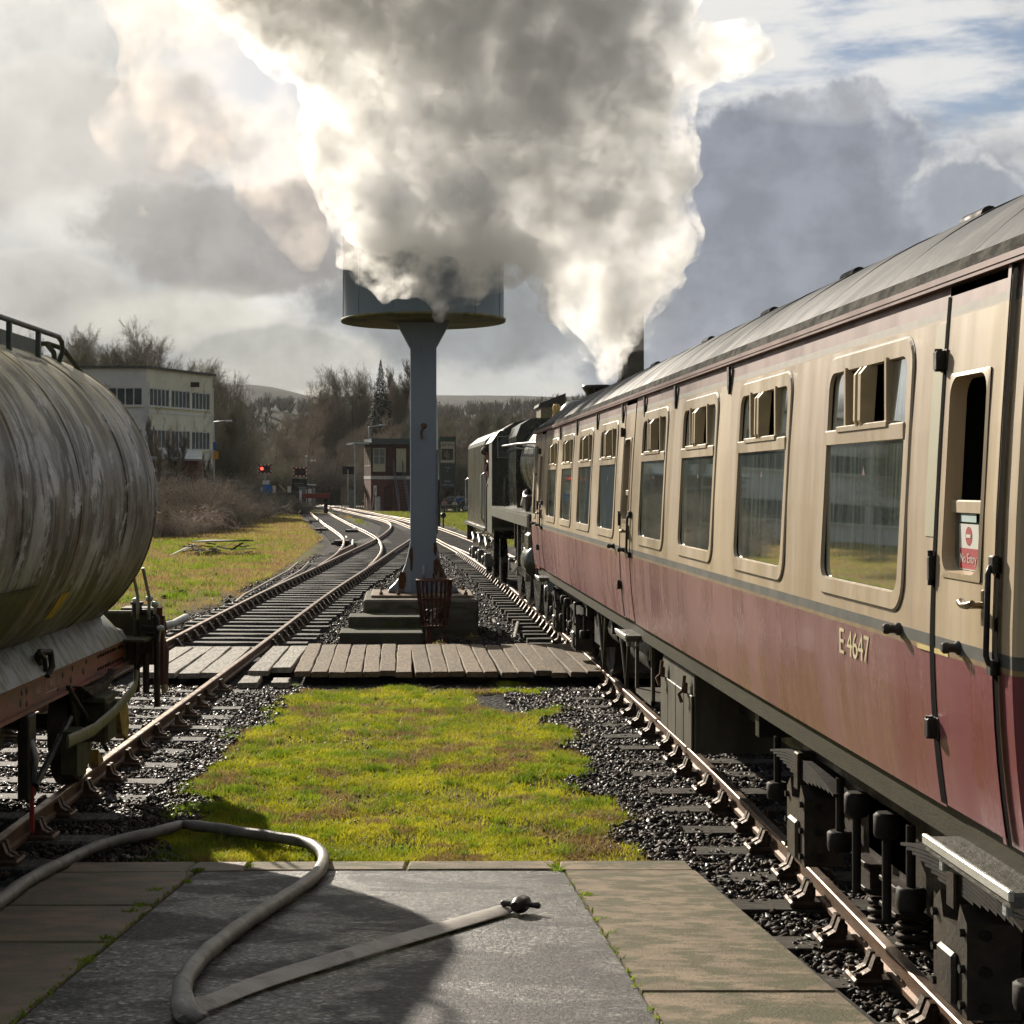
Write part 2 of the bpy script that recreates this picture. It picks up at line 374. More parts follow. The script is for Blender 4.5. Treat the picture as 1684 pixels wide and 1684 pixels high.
# value noise in numpy
_tab = np.random.default_rng(3).random((256, 256))
def vnoise(x, y, s, oct=4):
    r = np.zeros_like(x, dtype=float); a = 1.0; tot = 0
    for k in range(oct):
        u = x*s+17.3*k; v = y*s+41.7*k; iu = np.floor(u).astype(int); iv = np.floor(v).astype(int)
        fu = u-iu; fv = v-iv; fu = fu*fu*(3-2*fu); fv = fv*fv*(3-2*fv)
        g = lambda i, j: _tab[(iu+i) % 256, (iv+j) % 256]
        r += a*(g(0, 0)*(1-fu)*(1-fv)+g(1, 0)*fu*(1-fv)+g(0, 1)*(1-fu)*fv+g(1, 1)*fu*fv); tot += a; a *= 0.5; s = s*2.03
    return r/tot
def ballast_w(x, y):
    """1 on ballast, 0 on grass or earth"""
    nz = (vnoise(x, y, 1.4, 5)-0.5)*1.15
    d = np.minimum(np.minimum(pdist(x, y, LA[::2]+[LA[-1]]), pdist(x, y, LB[::2]+[LB[-1]])), pdist(x, y, LS))
    lim = np.where(y < 22, 1.72, np.where(x < -2.5, 1.75, 2.1))+nz*0.9
    wv = np.clip((lim-d)/0.22+0.5, 0, 1)
    # yard between the tracks past the boards is mostly ballast
    mid = (y > 20.8) & (y < 60) & (x > -3) & (x < 3.5)
    wv = np.where(mid, np.maximum(wv, np.clip((0.62-vnoise(x, y, 1.3, 3))/0.1, 0, 1)), wv)
    patch = np.exp(-((x-1.35)/0.55)**2-((y-19.6)/1.2)**2)
    wv = np.where(patch > 0.25+vnoise(x, y, 3, 3)*0.5, 1.0, wv)
    wv = np.where((x > 4.5) & (y < 40), np.clip(wv+0.6, 0, 1), wv)
    return wv
def ground_z(x, y):
    w_ = 1-ballast_w(x, y)
    z = -0.19-0.055*(1-w_)*np.clip((y-24)/2, 0, 1)-0.012*(1-w_)+0.035*(vnoise(x, y, 0.8, 4)-0.5)
    z = z+w_*0.05*(vnoise(x+50, y, 1.7, 4)-0.35)
    far = np.clip((y-30)/60, 0, 1)*np.clip((np.abs(x)-5)/15, 0, 1)
    z = z+far*0.25*(vnoise(x, y, 0.08, 3)-0.4)
    return z
def axis_pts(segs):
    o = []
    for a, b, st in segs: o.extend(np.arange(a, b, st))
    o.append(segs[-1][1]); return np.array(o)
gx = axis_pts([(-4000, -800, 400), (-800, -100, 50), (-100, -20, 4), (-20, -8, 0.6), (-8, 8, 0.12), (8, 20, 0.8), (20, 100, 5), (100, 800, 50), (800, 4000, 400)])
gy = axis_pts([(-60, -4, 8), (-4, 8, 1), (8, 30, 0.12), (30, 60, 0.35), (60, 160, 1.2), (160, 400, 8), (400, 4400, 200)])
XX, YY = np.meshgrid(gx, gy); bw = ballast_w(XX, YY); zz = ground_z(XX, YY)
gv = np.stack([XX.ravel(), YY.ravel(), zz.ravel()], 1)
nx, ny = len(gx), len(gy); ii, jj = np.meshgrid(np.arange(nx-1), np.arange(ny-1))
a0 = (jj*nx+ii).ravel(); gf = np.stack([a0, a0+1, a0+nx+1, a0+nx], 1)
m = bpy.data.materials.new('grass_and_ballast_ground'); m.use_nodes = True; m.node_tree.nodes.clear(); n = N(m.node_tree)
tcx = n.node('ShaderNodeTexCoord').outputs['Object']; at = n.node('ShaderNodeAttribute'); at.attribute_name = 'ballast'
nn1 = n.noise(tcx, 0.35, 8, 0.65); nn2 = n.noise(tcx, 2.2, 8, 0.7); nn3 = n.noise(tcx, 14, 5, 0.7)
gr = n.mix(n.mapr(nn2, 0.35, 0.65), (0.10, 0.115, 0.018), (0.17, 0.15, 0.035))
gr = n.mix(n.mapr(nn1, 0.42, 0.62), gr, (0.15, 0.105, 0.045))
gr = n.mix(n.mapr(nn3, 0.5, 0.7, 0, 0.6), gr, (0.05, 0.055, 0.015))
vo = n.voro(tcx, 16); vo2 = n.node('ShaderNodeTexVoronoi'); n.put(vo2.inputs['Vector'], tcx); vo2.inputs['Scale'].default_value = 16
st = n.mix(n.mapr(n.sep(vo2.outputs['Color'])[0], 0, 1, 0, 1, False), (0.014, 0.014, 0.014), (0.06, 0.057, 0.055))
st = n.mix(n.mapr(nn2, 0.5, 0.75, 0, 0.5), st, (0.05, 0.04, 0.025))
b = n.node('ShaderNodeBsdfPrincipled'); n.put(b.inputs['Base Color'], n.mix(at.outputs['Fac'], gr, st))
n.put(b.inputs['Roughness'], n.mapr(at.outputs['Fac'], 0, 1, 0.95, 0.8, False)); b.inputs['Specular IOR Level'].default_value = 0.06
bn = n.node('ShaderNodeBump'); bn.inputs['Strength'].default_value = 0.8; bn.inputs['Distance'].default_value = 0.05
n.put(bn.inputs['Height'], n.mix(at.outputs['Fac'], n.noise(tcx, 9, 8, 0.75), vo)); n.l.new(bn.outputs[0], b.inputs['Normal'])
n.l.new(b.outputs[0], n.node('ShaderNodeOutputMaterial').inputs[0]); M_ground = m
go = npmesh('ground', gv, gf, M_ground, None, True); go['kind'] = 'structure'
at_ = go.data.attributes.new('ballast', 'FLOAT', 'POINT'); at_.data.foreach_set('value', bw.ravel().astype(np.float32))

# ---------------------------------------------------------------- platform ramp in the foreground
def ramp_z(Y): return -0.13+0.1036*(11.3-Y)
def RP(x, y, dz=0.0):
    Y = (1.359-dz)/((y-Y0)/F-0.1036); return Vector(((x-X0)*Y/F, Y, ramp_z(Y)+dz))
plat = thing('platform_ramp', (0, 8, 0), 'worn tarmac platform ramp with stone edging, sloping down to the grass', 'platform', world=True)
m = bpy.data.materials.new('old_tarmac'); m.use_nodes = True; m.node_tree.nodes.clear(); n = N(m.node_tree)
tcx = n.node('ShaderNodeTexCoord').outputs['Object']; vo2 = n.node('ShaderNodeTexVoronoi'); n.put(vo2.inputs['Vector'], tcx); vo2.inputs['Scale'].default_value = 52
f1 = n.sep(vo2.outputs['Color'])[0]
c_ = n.mix(n.mapr(f1, 0.25, 0.85), (0.010, 0.010, 0.010), (0.15, 0.145, 0.135))
c_ = n.mix(n.mapr(f1, 0.92, 0.95), c_, (0.36, 0.34, 0.30))
c_ = n.mix(n.mapr(n.noise(n.vmath('MULTIPLY', tcx, (1, 1.3, 1)), 1.1, 6, 0.62, 0.6), 0.44, 0.54, 0, 0.7), c_, (0.010, 0.010, 0.011))
c_ = n.mix(n.math('MULTIPLY', n.mapr(n.noise(tcx, 9, 6, 0.7), 0.62, 0.68), n.mapr(n.noise(tcx, 1.1, 3, 0.5), 0.5, 0.6)), c_, (0.13, 0.075, 0.02))
b = n.node('ShaderNodeBsdfPrincipled'); n.put(b.inputs['Base Color'], c_)
n.put(b.inputs['Roughness'], n.mapr(n.noise(n.vmath('MULTIPLY', tcx, (1, 1.3, 1)), 1.1, 6, 0.62, 0.6), 0.44, 0.56, 0.34, 0.62)); b.inputs['Specular IOR Level'].default_value = 0.3
bn = n.node('ShaderNodeBump'); bn.inputs['Strength'].default_value = 1.0; bn.inputs['Distance'].default_value = 0.009
n.put(bn.inputs['Height'], n.math('ADD', f1, n.noise(tcx, 60, 4, 0.7))); n.l.new(bn.outputs[0], b.inputs['Normal'])
n.l.new(b.outputs[0], n.node('ShaderNodeOutputMaterial').inputs[0]); M_tarmac = m
def ramp_poly(name, pix, top=0.0, th=0.16, matl=None, ch=0.012, jit=0.0):
    """a slab whose outline is given in photo pixels on the ramp surface"""
    pts = [RP(x, y, 0) for x, y in pix]; c = sum(pts, Vector())/len(pts); k = len(pts)
    mb = MB(); ins = [p+(c-p).normalized()*ch for p in pts]
    v = [p+Vector((0, 0, top-th)) for p in pts]+[p+Vector((0, 0, top-ch)) for p in pts]+[p+Vector((0, 0, top)) for p in ins]
    if jit: v = [Vector(p)+Vector((0, 0, random.uniform(-jit, jit))) if i >= 2*k else p for i, p in enumerate(v)]
    fs = [tuple(range(2*k, 3*k))]
    for o in (0, k): fs += [(o+i, o+(i+1) % k, o+k+(i+1) % k, o+k+i) for i in range(k)]
    mb.add(v, fs); return mb.build(name, matl, plat)
# tarmac sheet: subdivided strip with a slight camber and dips
tv = []; tf = []; rows = 40; cols_ = 30
for j in range(rows+1):
    y = 1430+(2330-1430)*(j/rows)**1.5
    xl = 322-(y-1435)*1.205; xr = 926+(y-1430)*0.63
    for i in range(cols_+1):
        x = xl+(xr-xl)*i/cols_; p = RP(x, y)
        dz_ = 0.006*(float(vnoise(np.array([p.x]), np.array([p.y]), 1.2, 3)[0])-0.5)
        tv.append((p.x, p.y, p.z-0.008+dz_))
for j in range(rows):
    for i in range(cols_): a = j*(cols_+1)+i; tf.append((a, a+cols_+1, a+cols_+2, a+1))
npmesh('tarmac', np.array(tv), np.array(tf), M_tarmac, plat, True)
core = MB()
pl = [RP(x, y, -0.17) for x, y in [(322, 1436), (1140, 1436), (2250, 2330), (-900, 2330)]]
core.add([(p.x, p.y, p.z) for p in pl]+[(p.x, p.y, -0.6) for p in pl], [(0, 1, 2, 3), (0, 1, 5, 4), (1, 2, 6, 5), (2, 3, 7, 6), (3, 0, 4, 7)])
core.build('rubble_core', M_dkgrey, plat)
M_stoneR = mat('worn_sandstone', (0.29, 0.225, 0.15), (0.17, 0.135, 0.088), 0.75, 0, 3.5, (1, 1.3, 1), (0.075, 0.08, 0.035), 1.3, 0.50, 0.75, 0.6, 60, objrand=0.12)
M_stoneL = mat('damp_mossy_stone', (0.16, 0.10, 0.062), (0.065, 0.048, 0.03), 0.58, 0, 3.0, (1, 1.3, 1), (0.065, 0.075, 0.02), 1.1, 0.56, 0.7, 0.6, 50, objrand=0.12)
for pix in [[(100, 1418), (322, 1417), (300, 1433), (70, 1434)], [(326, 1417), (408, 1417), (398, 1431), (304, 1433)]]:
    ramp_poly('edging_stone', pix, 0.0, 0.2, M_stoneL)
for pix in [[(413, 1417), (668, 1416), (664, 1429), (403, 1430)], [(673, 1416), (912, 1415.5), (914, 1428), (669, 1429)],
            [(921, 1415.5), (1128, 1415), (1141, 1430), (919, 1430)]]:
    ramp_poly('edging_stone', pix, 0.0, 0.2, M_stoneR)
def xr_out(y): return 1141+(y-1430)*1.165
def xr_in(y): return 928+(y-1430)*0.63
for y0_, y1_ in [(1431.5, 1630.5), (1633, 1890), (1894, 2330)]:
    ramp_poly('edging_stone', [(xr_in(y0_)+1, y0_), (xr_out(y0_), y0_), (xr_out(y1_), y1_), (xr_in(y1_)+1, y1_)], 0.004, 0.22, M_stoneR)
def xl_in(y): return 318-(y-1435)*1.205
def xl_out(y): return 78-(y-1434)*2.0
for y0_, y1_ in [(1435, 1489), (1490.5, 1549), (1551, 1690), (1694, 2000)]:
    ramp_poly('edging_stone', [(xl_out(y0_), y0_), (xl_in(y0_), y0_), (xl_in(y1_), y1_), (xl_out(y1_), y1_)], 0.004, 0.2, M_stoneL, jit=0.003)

# ---------------------------------------------------------------- rails and sleepers
PROF = [(-0.034, -0.006), (-0.026, 0), (0.026, 0), (0.034, -0.006), (0.034, -0.035), (0.012, -0.05), (0.012, -0.105), (0.034, -0.118), (0.034, -0.145), (-0.034, -0.145), (-0.034, -0.118), (-0.012, -0.105), (-0.012, -0.05), (-0.034, -0.035)]
def rail(line, parent, ztop=0.0, mats=(M_railside, M_railtop)):
    k = len(PROF); vs = []; fs = []; ms = []
    for i, p in enumerate(line):
        t = (line[min(i+1, len(line)-1)]-line[max(i-1, 0)]).normalized(); s = Vector((t.y, -t.x, 0))
        vs += [p+s*a+Vector((0, 0, b+ztop)) for a, b in PROF]
    for i in range(len(line)-1):
        for j in range(k):
            fs.append((i*k+j, i*k+(j+1) % k, (i+1)*k+(j+1) % k, (i+1)*k+j)); ms.append(1 if j in (0, 1, 2) else 0)
    mb = MB(); mb.v = [tuple(v) for v in vs]; mb.f = fs; mb.m = ms; mb.sm = [False]*len(fs)
    mb.add(vs[:k], [tuple(range(k))]); mb.add(vs[-k:], [tuple(range(k))])
    return mb.build('rail', list(mats), parent)
def clip(line, y0, y1):
    return [p for p in line if y0 <= p.y <= y1]
# shared sleeper and chair meshes
def sleeper_mesh(L, wd, seed, matl):
    random.seed(seed); mb = MB(); n_ = 9; vs = []
    for i in range(n_):
        x = -L/2+L*i/(n_-1); j = lambda a=0.006: random.uniform(-a, a)
        vs += [(x, -wd/2+j(), -0.13), (x, -wd/2+j(), -0.012+j(0.004)), (x, -wd/2+0.012+j(), j(0.005)), (x, wd/2-0.012+j(), j(0.005)), (x, wd/2+j(), -0.012+j(0.004)), (x, wd/2+j(), -0.13)]
    fs = [(i*6+k, i*6+k+1, i*6+k+7, i*6+k+6) for i in range(n_-1) for k in range(5)]
    mb.add(vs, fs+[(0, 1, 2, 3, 4, 5), tuple(range(6*n_-6, 6*n_))]); return mb.build('sleeper', matl, mesh_only=True)
SLM = [sleeper_mesh(2.6, 0.26, i, M_sleeper) for i in range(5)]
SLP = [sleeper_mesh(2.6, 0.26, i+10, M_sleeper2) for i in range(4)]
mb = MB()   # cast iron chair with jaws, wooden key and bolts
mb.bbox(-0.19, 0.19, -0.11, 0.11, 0, 0.035, 0.012)
for s in (-1, 1):
    mb.prism([(s*0.04, 0.035), (s*0.17, 0.035), (s*0.10, 0.075), (s*0.075, 0.145), (s*0.05, 0.145)], -0.075, -0.02, 'Y')
    mb.prism([(s*0.04, 0.035), (s*0.17, 0.035), (s*0.10, 0.075), (s*0.075, 0.145), (s*0.05, 0.145)], 0.02, 0.075, 'Y')
    for yy in (-0.07, 0.07): mb.cyl((s*0.16, yy, 0.03), (s*0.16, yy, 0.06), 0.02, 0.016, 6)
mb.bbox(-0.07, -0.036, -0.09, 0.11, 0.06, 0.12, 0.006)
M_chair = mat('rusty_chair_iron', (0.05, 0.032, 0.02), (0.11, 0.068, 0.038), 0.5, 0.4, 9, rrange=0.15, bump=0.3, bscale=50)
CHM = mb.build('chair', M_chair, mesh_only=True)
mb = MB(); mb.box(-0.15, 0.15, -0.1, 0.1, 0, 0.03); mb.prism([(0.035, 0.03), (0.14, 0.03), (0.07, 0.13), (0.04, 0.13)], -0.06, 0.06, 'Y'); mb.prism([(-0.035, 0.03), (-0.14, 0.03), (-0.07, 0.13), (-0.04, 0.13)], -0.06, 0.06, 'Y')
CHL = mb.build('chair', M_chair, mesh_only=True)
def along(line, y0, step):
    """points every `step` along a line, from y0"""
    out = []; acc = 0
    for a, b in zip(line[:-1], line[1:]):
        L = (b-a).length; t = (b-a)/L
        while acc <= L:
            p = a+t*acc
            if p.y >= y0: out.append((p, t))
            acc += step
        acc -= L
    return out
def lay_sleepers(line, parent, y0, y1, step, pale=False, yindiv=62, ychair=24, ylow=60, wide=None, skip=lambda p: False):
    random.seed(int(y0*10)+5); rest = MB(); rch = MB(); meshes = SLP if pale else SLM
    for p, t in along(line, y0, step):
        if p.y > y1 or skip(p): continue
        p = p+t*random.uniform(-0.04, 0.04); ang = math.atan2(-t.x, t.y)+R(random.uniform(-1, 1))
        z = -0.158+random.uniform(-0.008, 0.002)
        if p.y < yindiv:
            o = link('sleeper', random.choice(meshes), parent, (p.x+random.uniform(-0.05, 0.05), p.y, z), (0, 0, ang), (wide(p) if wide else 1, 1, 1))
            if p.y < ychair:
                for s in (-1, 1): c = link('chair', CHM, o, (s*0.752/(wide(p) if wide else 1), 0, 0.002)); c.parent = o
            else:
                for s in (-1, 1):
                    M = Matrix.Translation((p.x, p.y, z)) @ Matrix.Rotation(ang, 4, 'Z') @ Matrix.Translation((s*0.752, 0, 0))
                    if p.y < ylow: rch.add([M @ v.co for v in CHL.vertices], [list(f.vertices) for f in CHL.polygons])
        else:
            M = Matrix.Translation((p.x, p.y, z)) @ Matrix.Rotation(ang, 4, 'Z'); wd = wide(p) if wide else 1
            rest.box(-1.3*wd, 1.3*wd, -0.12, 0.12, -0.1, 0, M=M)
    if rest.v: o = rest.build('distant_sleepers', M_sleeper2 if pale else M_sleeper, parent); o['kind'] = 'stuff'
    if rch.v: o = rch.build('small_chairs', M_chair, parent); o['kind'] = 'stuff'
G0 = 0.752
tA = thing('railway_track', (LA[0].x, 2, 0), 'straight left-hand track under the tank wagon, running to the level crossing', 'railway track', 'railway tracks', world=True)
cross = lambda p: 21.2 < p.y < 25.4
lay_sleepers(LA, tA, 3, 215, 0.78, wide=lambda p: 1.0+0.30*max(0, min(1, (p.y-42)/18))*(1 if p.y < 76 else max(0, 1-(p.y-76)/4)), skip=cross)
rail(offset(LA, -G0), tA); rail(offset(LA, G0), tA)
tB = thing('railway_track', (PB[0][0], 1, 0), 'right-hand track under the coach and locomotive, curving away to the left', 'railway track', 'railway tracks', world=True)
lay_sleepers(LB, tB, 4.2, 122, 0.76, pale=True, skip=cross, ychair=27)
rail(offset(LB, -G0), tB); rail(clip(offset(LB, G0), 0, 127), tB)
# guard rails at the frog by the tender
rail([Vector((1.67+0.10, 70, 0)), Vector((1.92, 66.5, 0)), Vector((2.20, 62, 0)), Vector((2.53, 56, 0)), Vector((2.85, 50.5, 0))], tB)
tS = thing('railway_track', (PS[0][0], 48, 0), 'short curved siding that ends at the red buffer stop', 'railway track', 'railway tracks', world=True)
lay_sleepers([p for p in LS if p.y > 70], tS, 72, 139, 0.78, yindiv=70)
rail(offset(LS, -G0), tS); rail(offset(LS, G0), tS)
rail([Vector((-2.1, 60, 0)), Vector((-1.8, 66, 0)), Vector((-1.95, 72, 0))], tS)
# catch point blades with their stretcher blocks
for (x, y, Y) in [(531, 866, 93), (581, 868, 90.5), (566, 884, 74)]:
    X = (x-X0)*Y/F; rail([Vector((X, Y-2.6, 0)), Vector((X+0.12, Y, 0)), Vector((X+0.02, Y+2.6, 0))], tS)
    mb = MB(); mb.bbox(X-0.35, X+0.3, Y-3.0, Y-1.6, -0.16, -0.03, 0.03); mb.build('point_motor', M_black, tS)

# ---------------------------------------------------------------- boarded foot crossing
cr = thing('boarded_crossing', (0, 23.3, -0.1), 'weathered timber barrow crossing laid across the tracks in front of the water tower', 'crossing', world=True)
M_plank = mat('weathered_boards', (0.215, 0.155, 0.095), (0.11, 0.085, 0.055), 0.8, 0, 6, (5, 0.8, 5), (0.20, 0.17, 0.05), 0.35, 0.66, 0.6, 0.4, 40, objrand=0.18)
M_plankw = mat('bleached_boards', (0.34, 0.315, 0.26), (0.15, 0.135, 0.11), 0.75, 0, 6, (5, 0.6, 5), None, bump=0.5, bscale=35, objrand=0.15)
def plank(x0, x1, ya, yb, zt, matl, th=0.07, tilt=0.0, skew=0.0):
    mb = MB(); n_ = 7; vs = []; wd = x1-x0; random.seed(int(x0*1000) % 9973)
    for i in range(n_):
        t = i/(n_-1); y = ya+(yb-ya)*t+(random.uniform(-0.05, 0.05) if i in (0, n_-1) else 0); sx = skew*t; j = lambda a: random.uniform(-a, a)
        l = -wd/2+j(0.007)+sx; r = wd/2+j(0.007)+sx; z = tilt*(t-0.5)
        vs += [(l, y, -th), (l, y, z-0.012), (l+0.012, y, z+j(0.003)), (r-0.012, y, z+j(0.003)), (r, y, z-0.012), (r, y, -th)]
    fs = [(i*6+k, i*6+k+1, i*6+k+7, i*6+k+6) for i in range(n_-1) for k in range(5)]
    mb.add([(v[0], v[1]-23.3, v[2]) for v in vs], fs+[(0, 1, 2, 3, 4, 5), tuple(range(6*n_-6, 6*n_))])
    return mb.build('board', matl, cr, ((x0+x1)/2, 23.3, zt), (0, R(random.uniform(-1.2, 1.2)), R(random.uniform(-0.5, 0.5))))
random.seed(11)
x = -1.35; k = 0
while x < 2.44:
    wd = 0.222; gap = 0.032 if k == 11 else 0.010
    plank(x, x+wd-gap, 21.5+random.uniform(-0.04, 0.04), 25.15+random.uniform(-0.05, 0.05), -0.022+random.uniform(-0.01, 0.01), M_plank); x += wd; k += 1
for i, xx in enumerate([-1.96, -1.68]): plank(xx, xx+0.262, 21.75+0.3*i, 25.0, -0.03, M_plankw, skew=0.08)
plank(-2.0, -1.76, 20.9, 21.65, -0.09, M_plankw); plank(-1.62, -1.40, 21.0, 21.55, -0.10, M_plankw)
for i in range(4): plank(-3.42+0.29*i, -3.42+0.29*i+0.275, 21.5+random.uniform(-0.1, 0.1), 24.9, -0.03, M_plankw, skew=0.10)
for i in range(4): plank(-4.9+0.29*i, -4.9+0.29*i+0.27, 21.6, 24.8, -0.05, M_plankw, skew=0.10)
for i in range(5): plank(2.80+0.255*i, 2.80+0.255*i+0.245, 21.5, 25.1, -0.03, M_plank)

# ---------------------------------------------------------------- ballast stones, as real pieces
def rock_variants(k):
    out = []
    for i in range(k):
        r_ = np.random.default_rng(100+i)
        v = np.array([(-1, -1, -1), (1, -1, -1), (1, 1, -1), (-1, 1, -1), (-0.8, -0.8, 1), (0.8, -0.8, 1), (0.8, 0.8, 1), (-0.8, 0.8, 1)], float)
        v = v*0.62+r_.uniform(-0.3, 0.3, (8, 3)); v *= np.array([1.15, 0.85, 0.62]); out.append(v)
    return out
RF = np.array([(0, 2, 1), (0, 3, 2), (4, 5, 6), (4, 6, 7), (0, 1, 5), (0, 5, 4), (1, 2, 6), (1, 6, 5), (2, 3, 7), (2, 7, 6), (3, 0, 4), (3, 4, 7)])
def scatter(name, pts, sizes, mats, nvar=6, seed=1, label=None, cat=None, flatten=1.0):
    r_ = np.random.default_rng(seed); n_ = len(pts); V = np.stack(rock_variants(nvar)); var = r_.integers(0, nvar, n_)
    A = r_.normal(size=(n_, 4)); A /= np.linalg.norm(A, axis=1, keepdims=True); w_, x_, y_, z_ = A.T
    Rm = np.stack([1-2*(y_*y_+z_*z_), 2*(x_*y_-z_*w_), 2*(x_*z_+y_*w_), 2*(x_*y_+z_*w_), 1-2*(x_*x_+z_*z_), 2*(y_*z_-x_*w_), 2*(x_*z_-y_*w_), 2*(y_*z_+x_*w_), 1-2*(x_*x_+y_*y_)], 1).reshape(n_, 3, 3)
    v = np.einsum('nij,nkj->nki', Rm, V[var])*sizes[:, None, None]; v[:, :, 2] *= flatten; v += pts[:, None, :]
    f = (RF[None]+8*np.arange(n_)[:, None, None]).reshape(-1, 3)
    mi = np.repeat(r_.integers(0, len(mats), n_), 12)
    o = npmesh(name, v.reshape(-1, 3), f, mats, None, False, mi); tag(o, label, cat, kind='stuff'); return o
M_b1 = mat('ballast_dark', (0.012, 0.011, 0.011), (0.030, 0.027, 0.025), 0.5, 0, 9, rrange=0.15, spec=0.3)
M_b2 = mat('ballast_grey', (0.026, 0.024, 0.023), (0.055, 0.05, 0.047), 0.59, 0, 9, rrange=0.15, spec=0.2)
M_b3 = mat('ballast_brown', (0.027, 0.018, 0.012), (0.058, 0.040, 0.028), 0.68, 0, 9, rrange=0.12, spec=0.15)
def stones(name, n_, xr, yr, smin, smax, seed, label, edge=0.0, zoff=0.0, yb=1.0):
    r_ = np.random.default_rng(seed); x = r_.uniform(*xr, n_); y = yr[0]+(yr[1]-yr[0])*r_.random(n_)**yb
    keep = ballast_w(x, y)+r_.uniform(-0.35, 0.35, n_) > 0.5-edge
    onr = (np.abs(pdist(x, y, LA)-G0) < 0.06) | (np.abs(pdist(x, y, LB)-G0) < 0.06) | ((y > 21.3) & (y < 25.2) & (x > -4.9) & (x < 2.8))
    # the ramp
    hx = np.where(x > 0.5, 2.02+(11.3-y)*0.085, 0); rampa = (y < 11.25) & (x < hx) & (x > -2.55-(11.3-y)*0.12)
    keep &= ~onr & ~rampa; x, y = x[keep], y[keep]
    dA = np.minimum(pdist(x, y, LA), pdist(x, y, LB)); z = ground_z(x, y)+r_.uniform(-0.006, 0.016, len(x))+zoff
    # heaped shoulders, lower in the four-foot
    z += np.where(y < 21.3, 0.012*vnoise(x, y, 1.1, 3)+0.002, 0.0)+np.where(dA < 0.7, 0.008, 0.012)*vnoise(x, y, 3, 2)
    s = r_.uniform(smin, smax, len(x))*r_.choice([0.65, 0.9, 1, 1.5], len(x))
    return scatter(name, np.stack([x, y, z], 1), s, [M_b1, M_b3, M_b2, M_b3], 8, seed, label, 'ballast', 0.8)
stones('ballast_stones', 76000, (1.3, 4.3), (6, 21), 0.013, 0.032, 21, 'loose wet dark ballast stones along the right-hand track beside the coach', yb=0.85)
stones('ballast_stones', 84000, (-6.5, -1.1), (8.5, 21.5), 0.012, 0.030, 22, 'loose grey ballast stones around the left-hand track beside the tank wagon')
stones('ballast_stones', 42000, (-6.5, 4.6), (25, 62), 0.018, 0.036, 23, 'ballast stones between and around the tracks beyond the boarded crossing', yb=1.2)
r_ = np.random.default_rng(5); x = r_.uniform(-1.6, 1.8, 1400); y = r_.uniform(11.4, 21.3, 1400)
k_ = ballast_w(x, y) < 0.5; x, y = x[k_], y[k_]
scatter('loose_stones', np.stack([x, y, ground_z(x, y)+0.01], 1), r_.uniform(0.008, 0.022, len(x)), [M_b2, M_b3], 6, 31, 'small stones and clods scattered in the mossy grass', 'stones')

# ---------------------------------------------------------------- grass
def grass(name, x, y, hmin, hmax, wid, matl, label, seed, lean=0.5, tri=True, cat='grass', zoff=-0.005):
    r_ = np.random.default_rng(seed); n_ = len(x); z = ground_z(x, y)+zoff
    a = r_.uniform(0, 2*np.pi, n_); h = r_.uniform(hmin, hmax, n_); l = r_.normal(0, lean, (n_, 2))*h[:, None]
    p = np.stack([x, y, z], 1); s = np.stack([np.cos(a), np.sin(a), np.zeros(n_)], 1)*wid*r_.uniform(0.6, 1.4, n_)[:, None]
    mid = p+np.stack([l[:, 0]*0.35, l[:, 1]*0.35, h*0.6], 1); tip = p+np.stack([l[:, 0], l[:, 1], h], 1)
    v = np.stack([p-s, p+s, mid+s*0.7, mid-s*0.7, tip], 1).reshape(-1, 3); b_ = 5*np.arange(n_)[:, None]
    f = np.concatenate([b_+np.array([[0, 1, 2]]), b_+np.array([[0, 2, 3]]), b_+np.array([[3, 2, 4]])], 0)
    o = npmesh(name, v, f, matl); tag(o, label, cat, kind='stuff'); return o
M_moss = leafmat('mossy_turf', (0.22, 0.25, 0.012), (0.42, 0.40, 0.022), (0.22, 0.15, 0.06), 0.55, 1.7)
M_tuft = leafmat('fresh_grass', (0.10, 0.17, 0.012), (0.22, 0.30, 0.02), None, 0.5, 3.0)
M_dry = leafmat('dry_winter_grass', (0.30, 0.25, 0.07), (0.27, 0.17, 0.085), (0.25, 0.24, 0.045), 0.5, 0.5)
r_ = np.random.default_rng(41)
x = r_.uniform(-1.9, 2.1, 330000); y = 11.32+(21.6-11.32)*r_.random(330000)**1.15
dens = vnoise(x, y, 2.6, 5); k_ = (ballast_w(x, y)+r_.uniform(-0.3, 0.3, len(x)) < 0.45) & (r_.random(len(x)) < np.clip((dens-0.28)/0.22, 0.25, 1))
grass('turf_grass', x[k_], y[k_], 0.008, 0.055, 0.0030, M_moss, 'short yellow-green mossy turf between the two tracks in front of the ramp', 42, 0.7)
tx = []; ty = []; th_ = []
for i in range(300):
    cx_, cy_ = r_.uniform(-1.8, 1.9), r_.uniform(11.35, 21.5); rr = r_.uniform(0.02, 0.09); k = int(40+rr*1600)
    bwv = ballast_w(np.array([cx_]), np.array([cy_]))[0]
    if bwv > 0.8 and r_.random() < 0.9: continue
    tx.append(r_.normal(cx_, rr, k)); ty.append(r_.normal(cy_, rr, k))
for (px_, py_, rr, k) in [(800, 1108, 0.11, 1500), (712, 1112, 0.06, 700), (335, 1330, 0.12, 1500), (395, 1300, 0.1, 900), (430, 1275, 0.06, 600), (560, 1170, 0.08, 700), (425, 1350, 0.1, 900), (620, 1265, 0.06, 700)]:
    g_ = G(px_, py_); tx.append(r_.normal(g_[0], rr, k)); ty.append(r_.normal(g_[1], rr*0.8, k))
x = np.concatenate(tx); y = np.concatenate(ty); k_ = (y > 11.3) & ~((y > 21.45) & (y < 25.2)); x, y = x[k_], y[k_]
grass('grass_tufts', x, y, 0.02, 0.075, 0.0035, M_tuft, 'brighter green tufts standing up from the turf between the tracks', 43, 0.45)
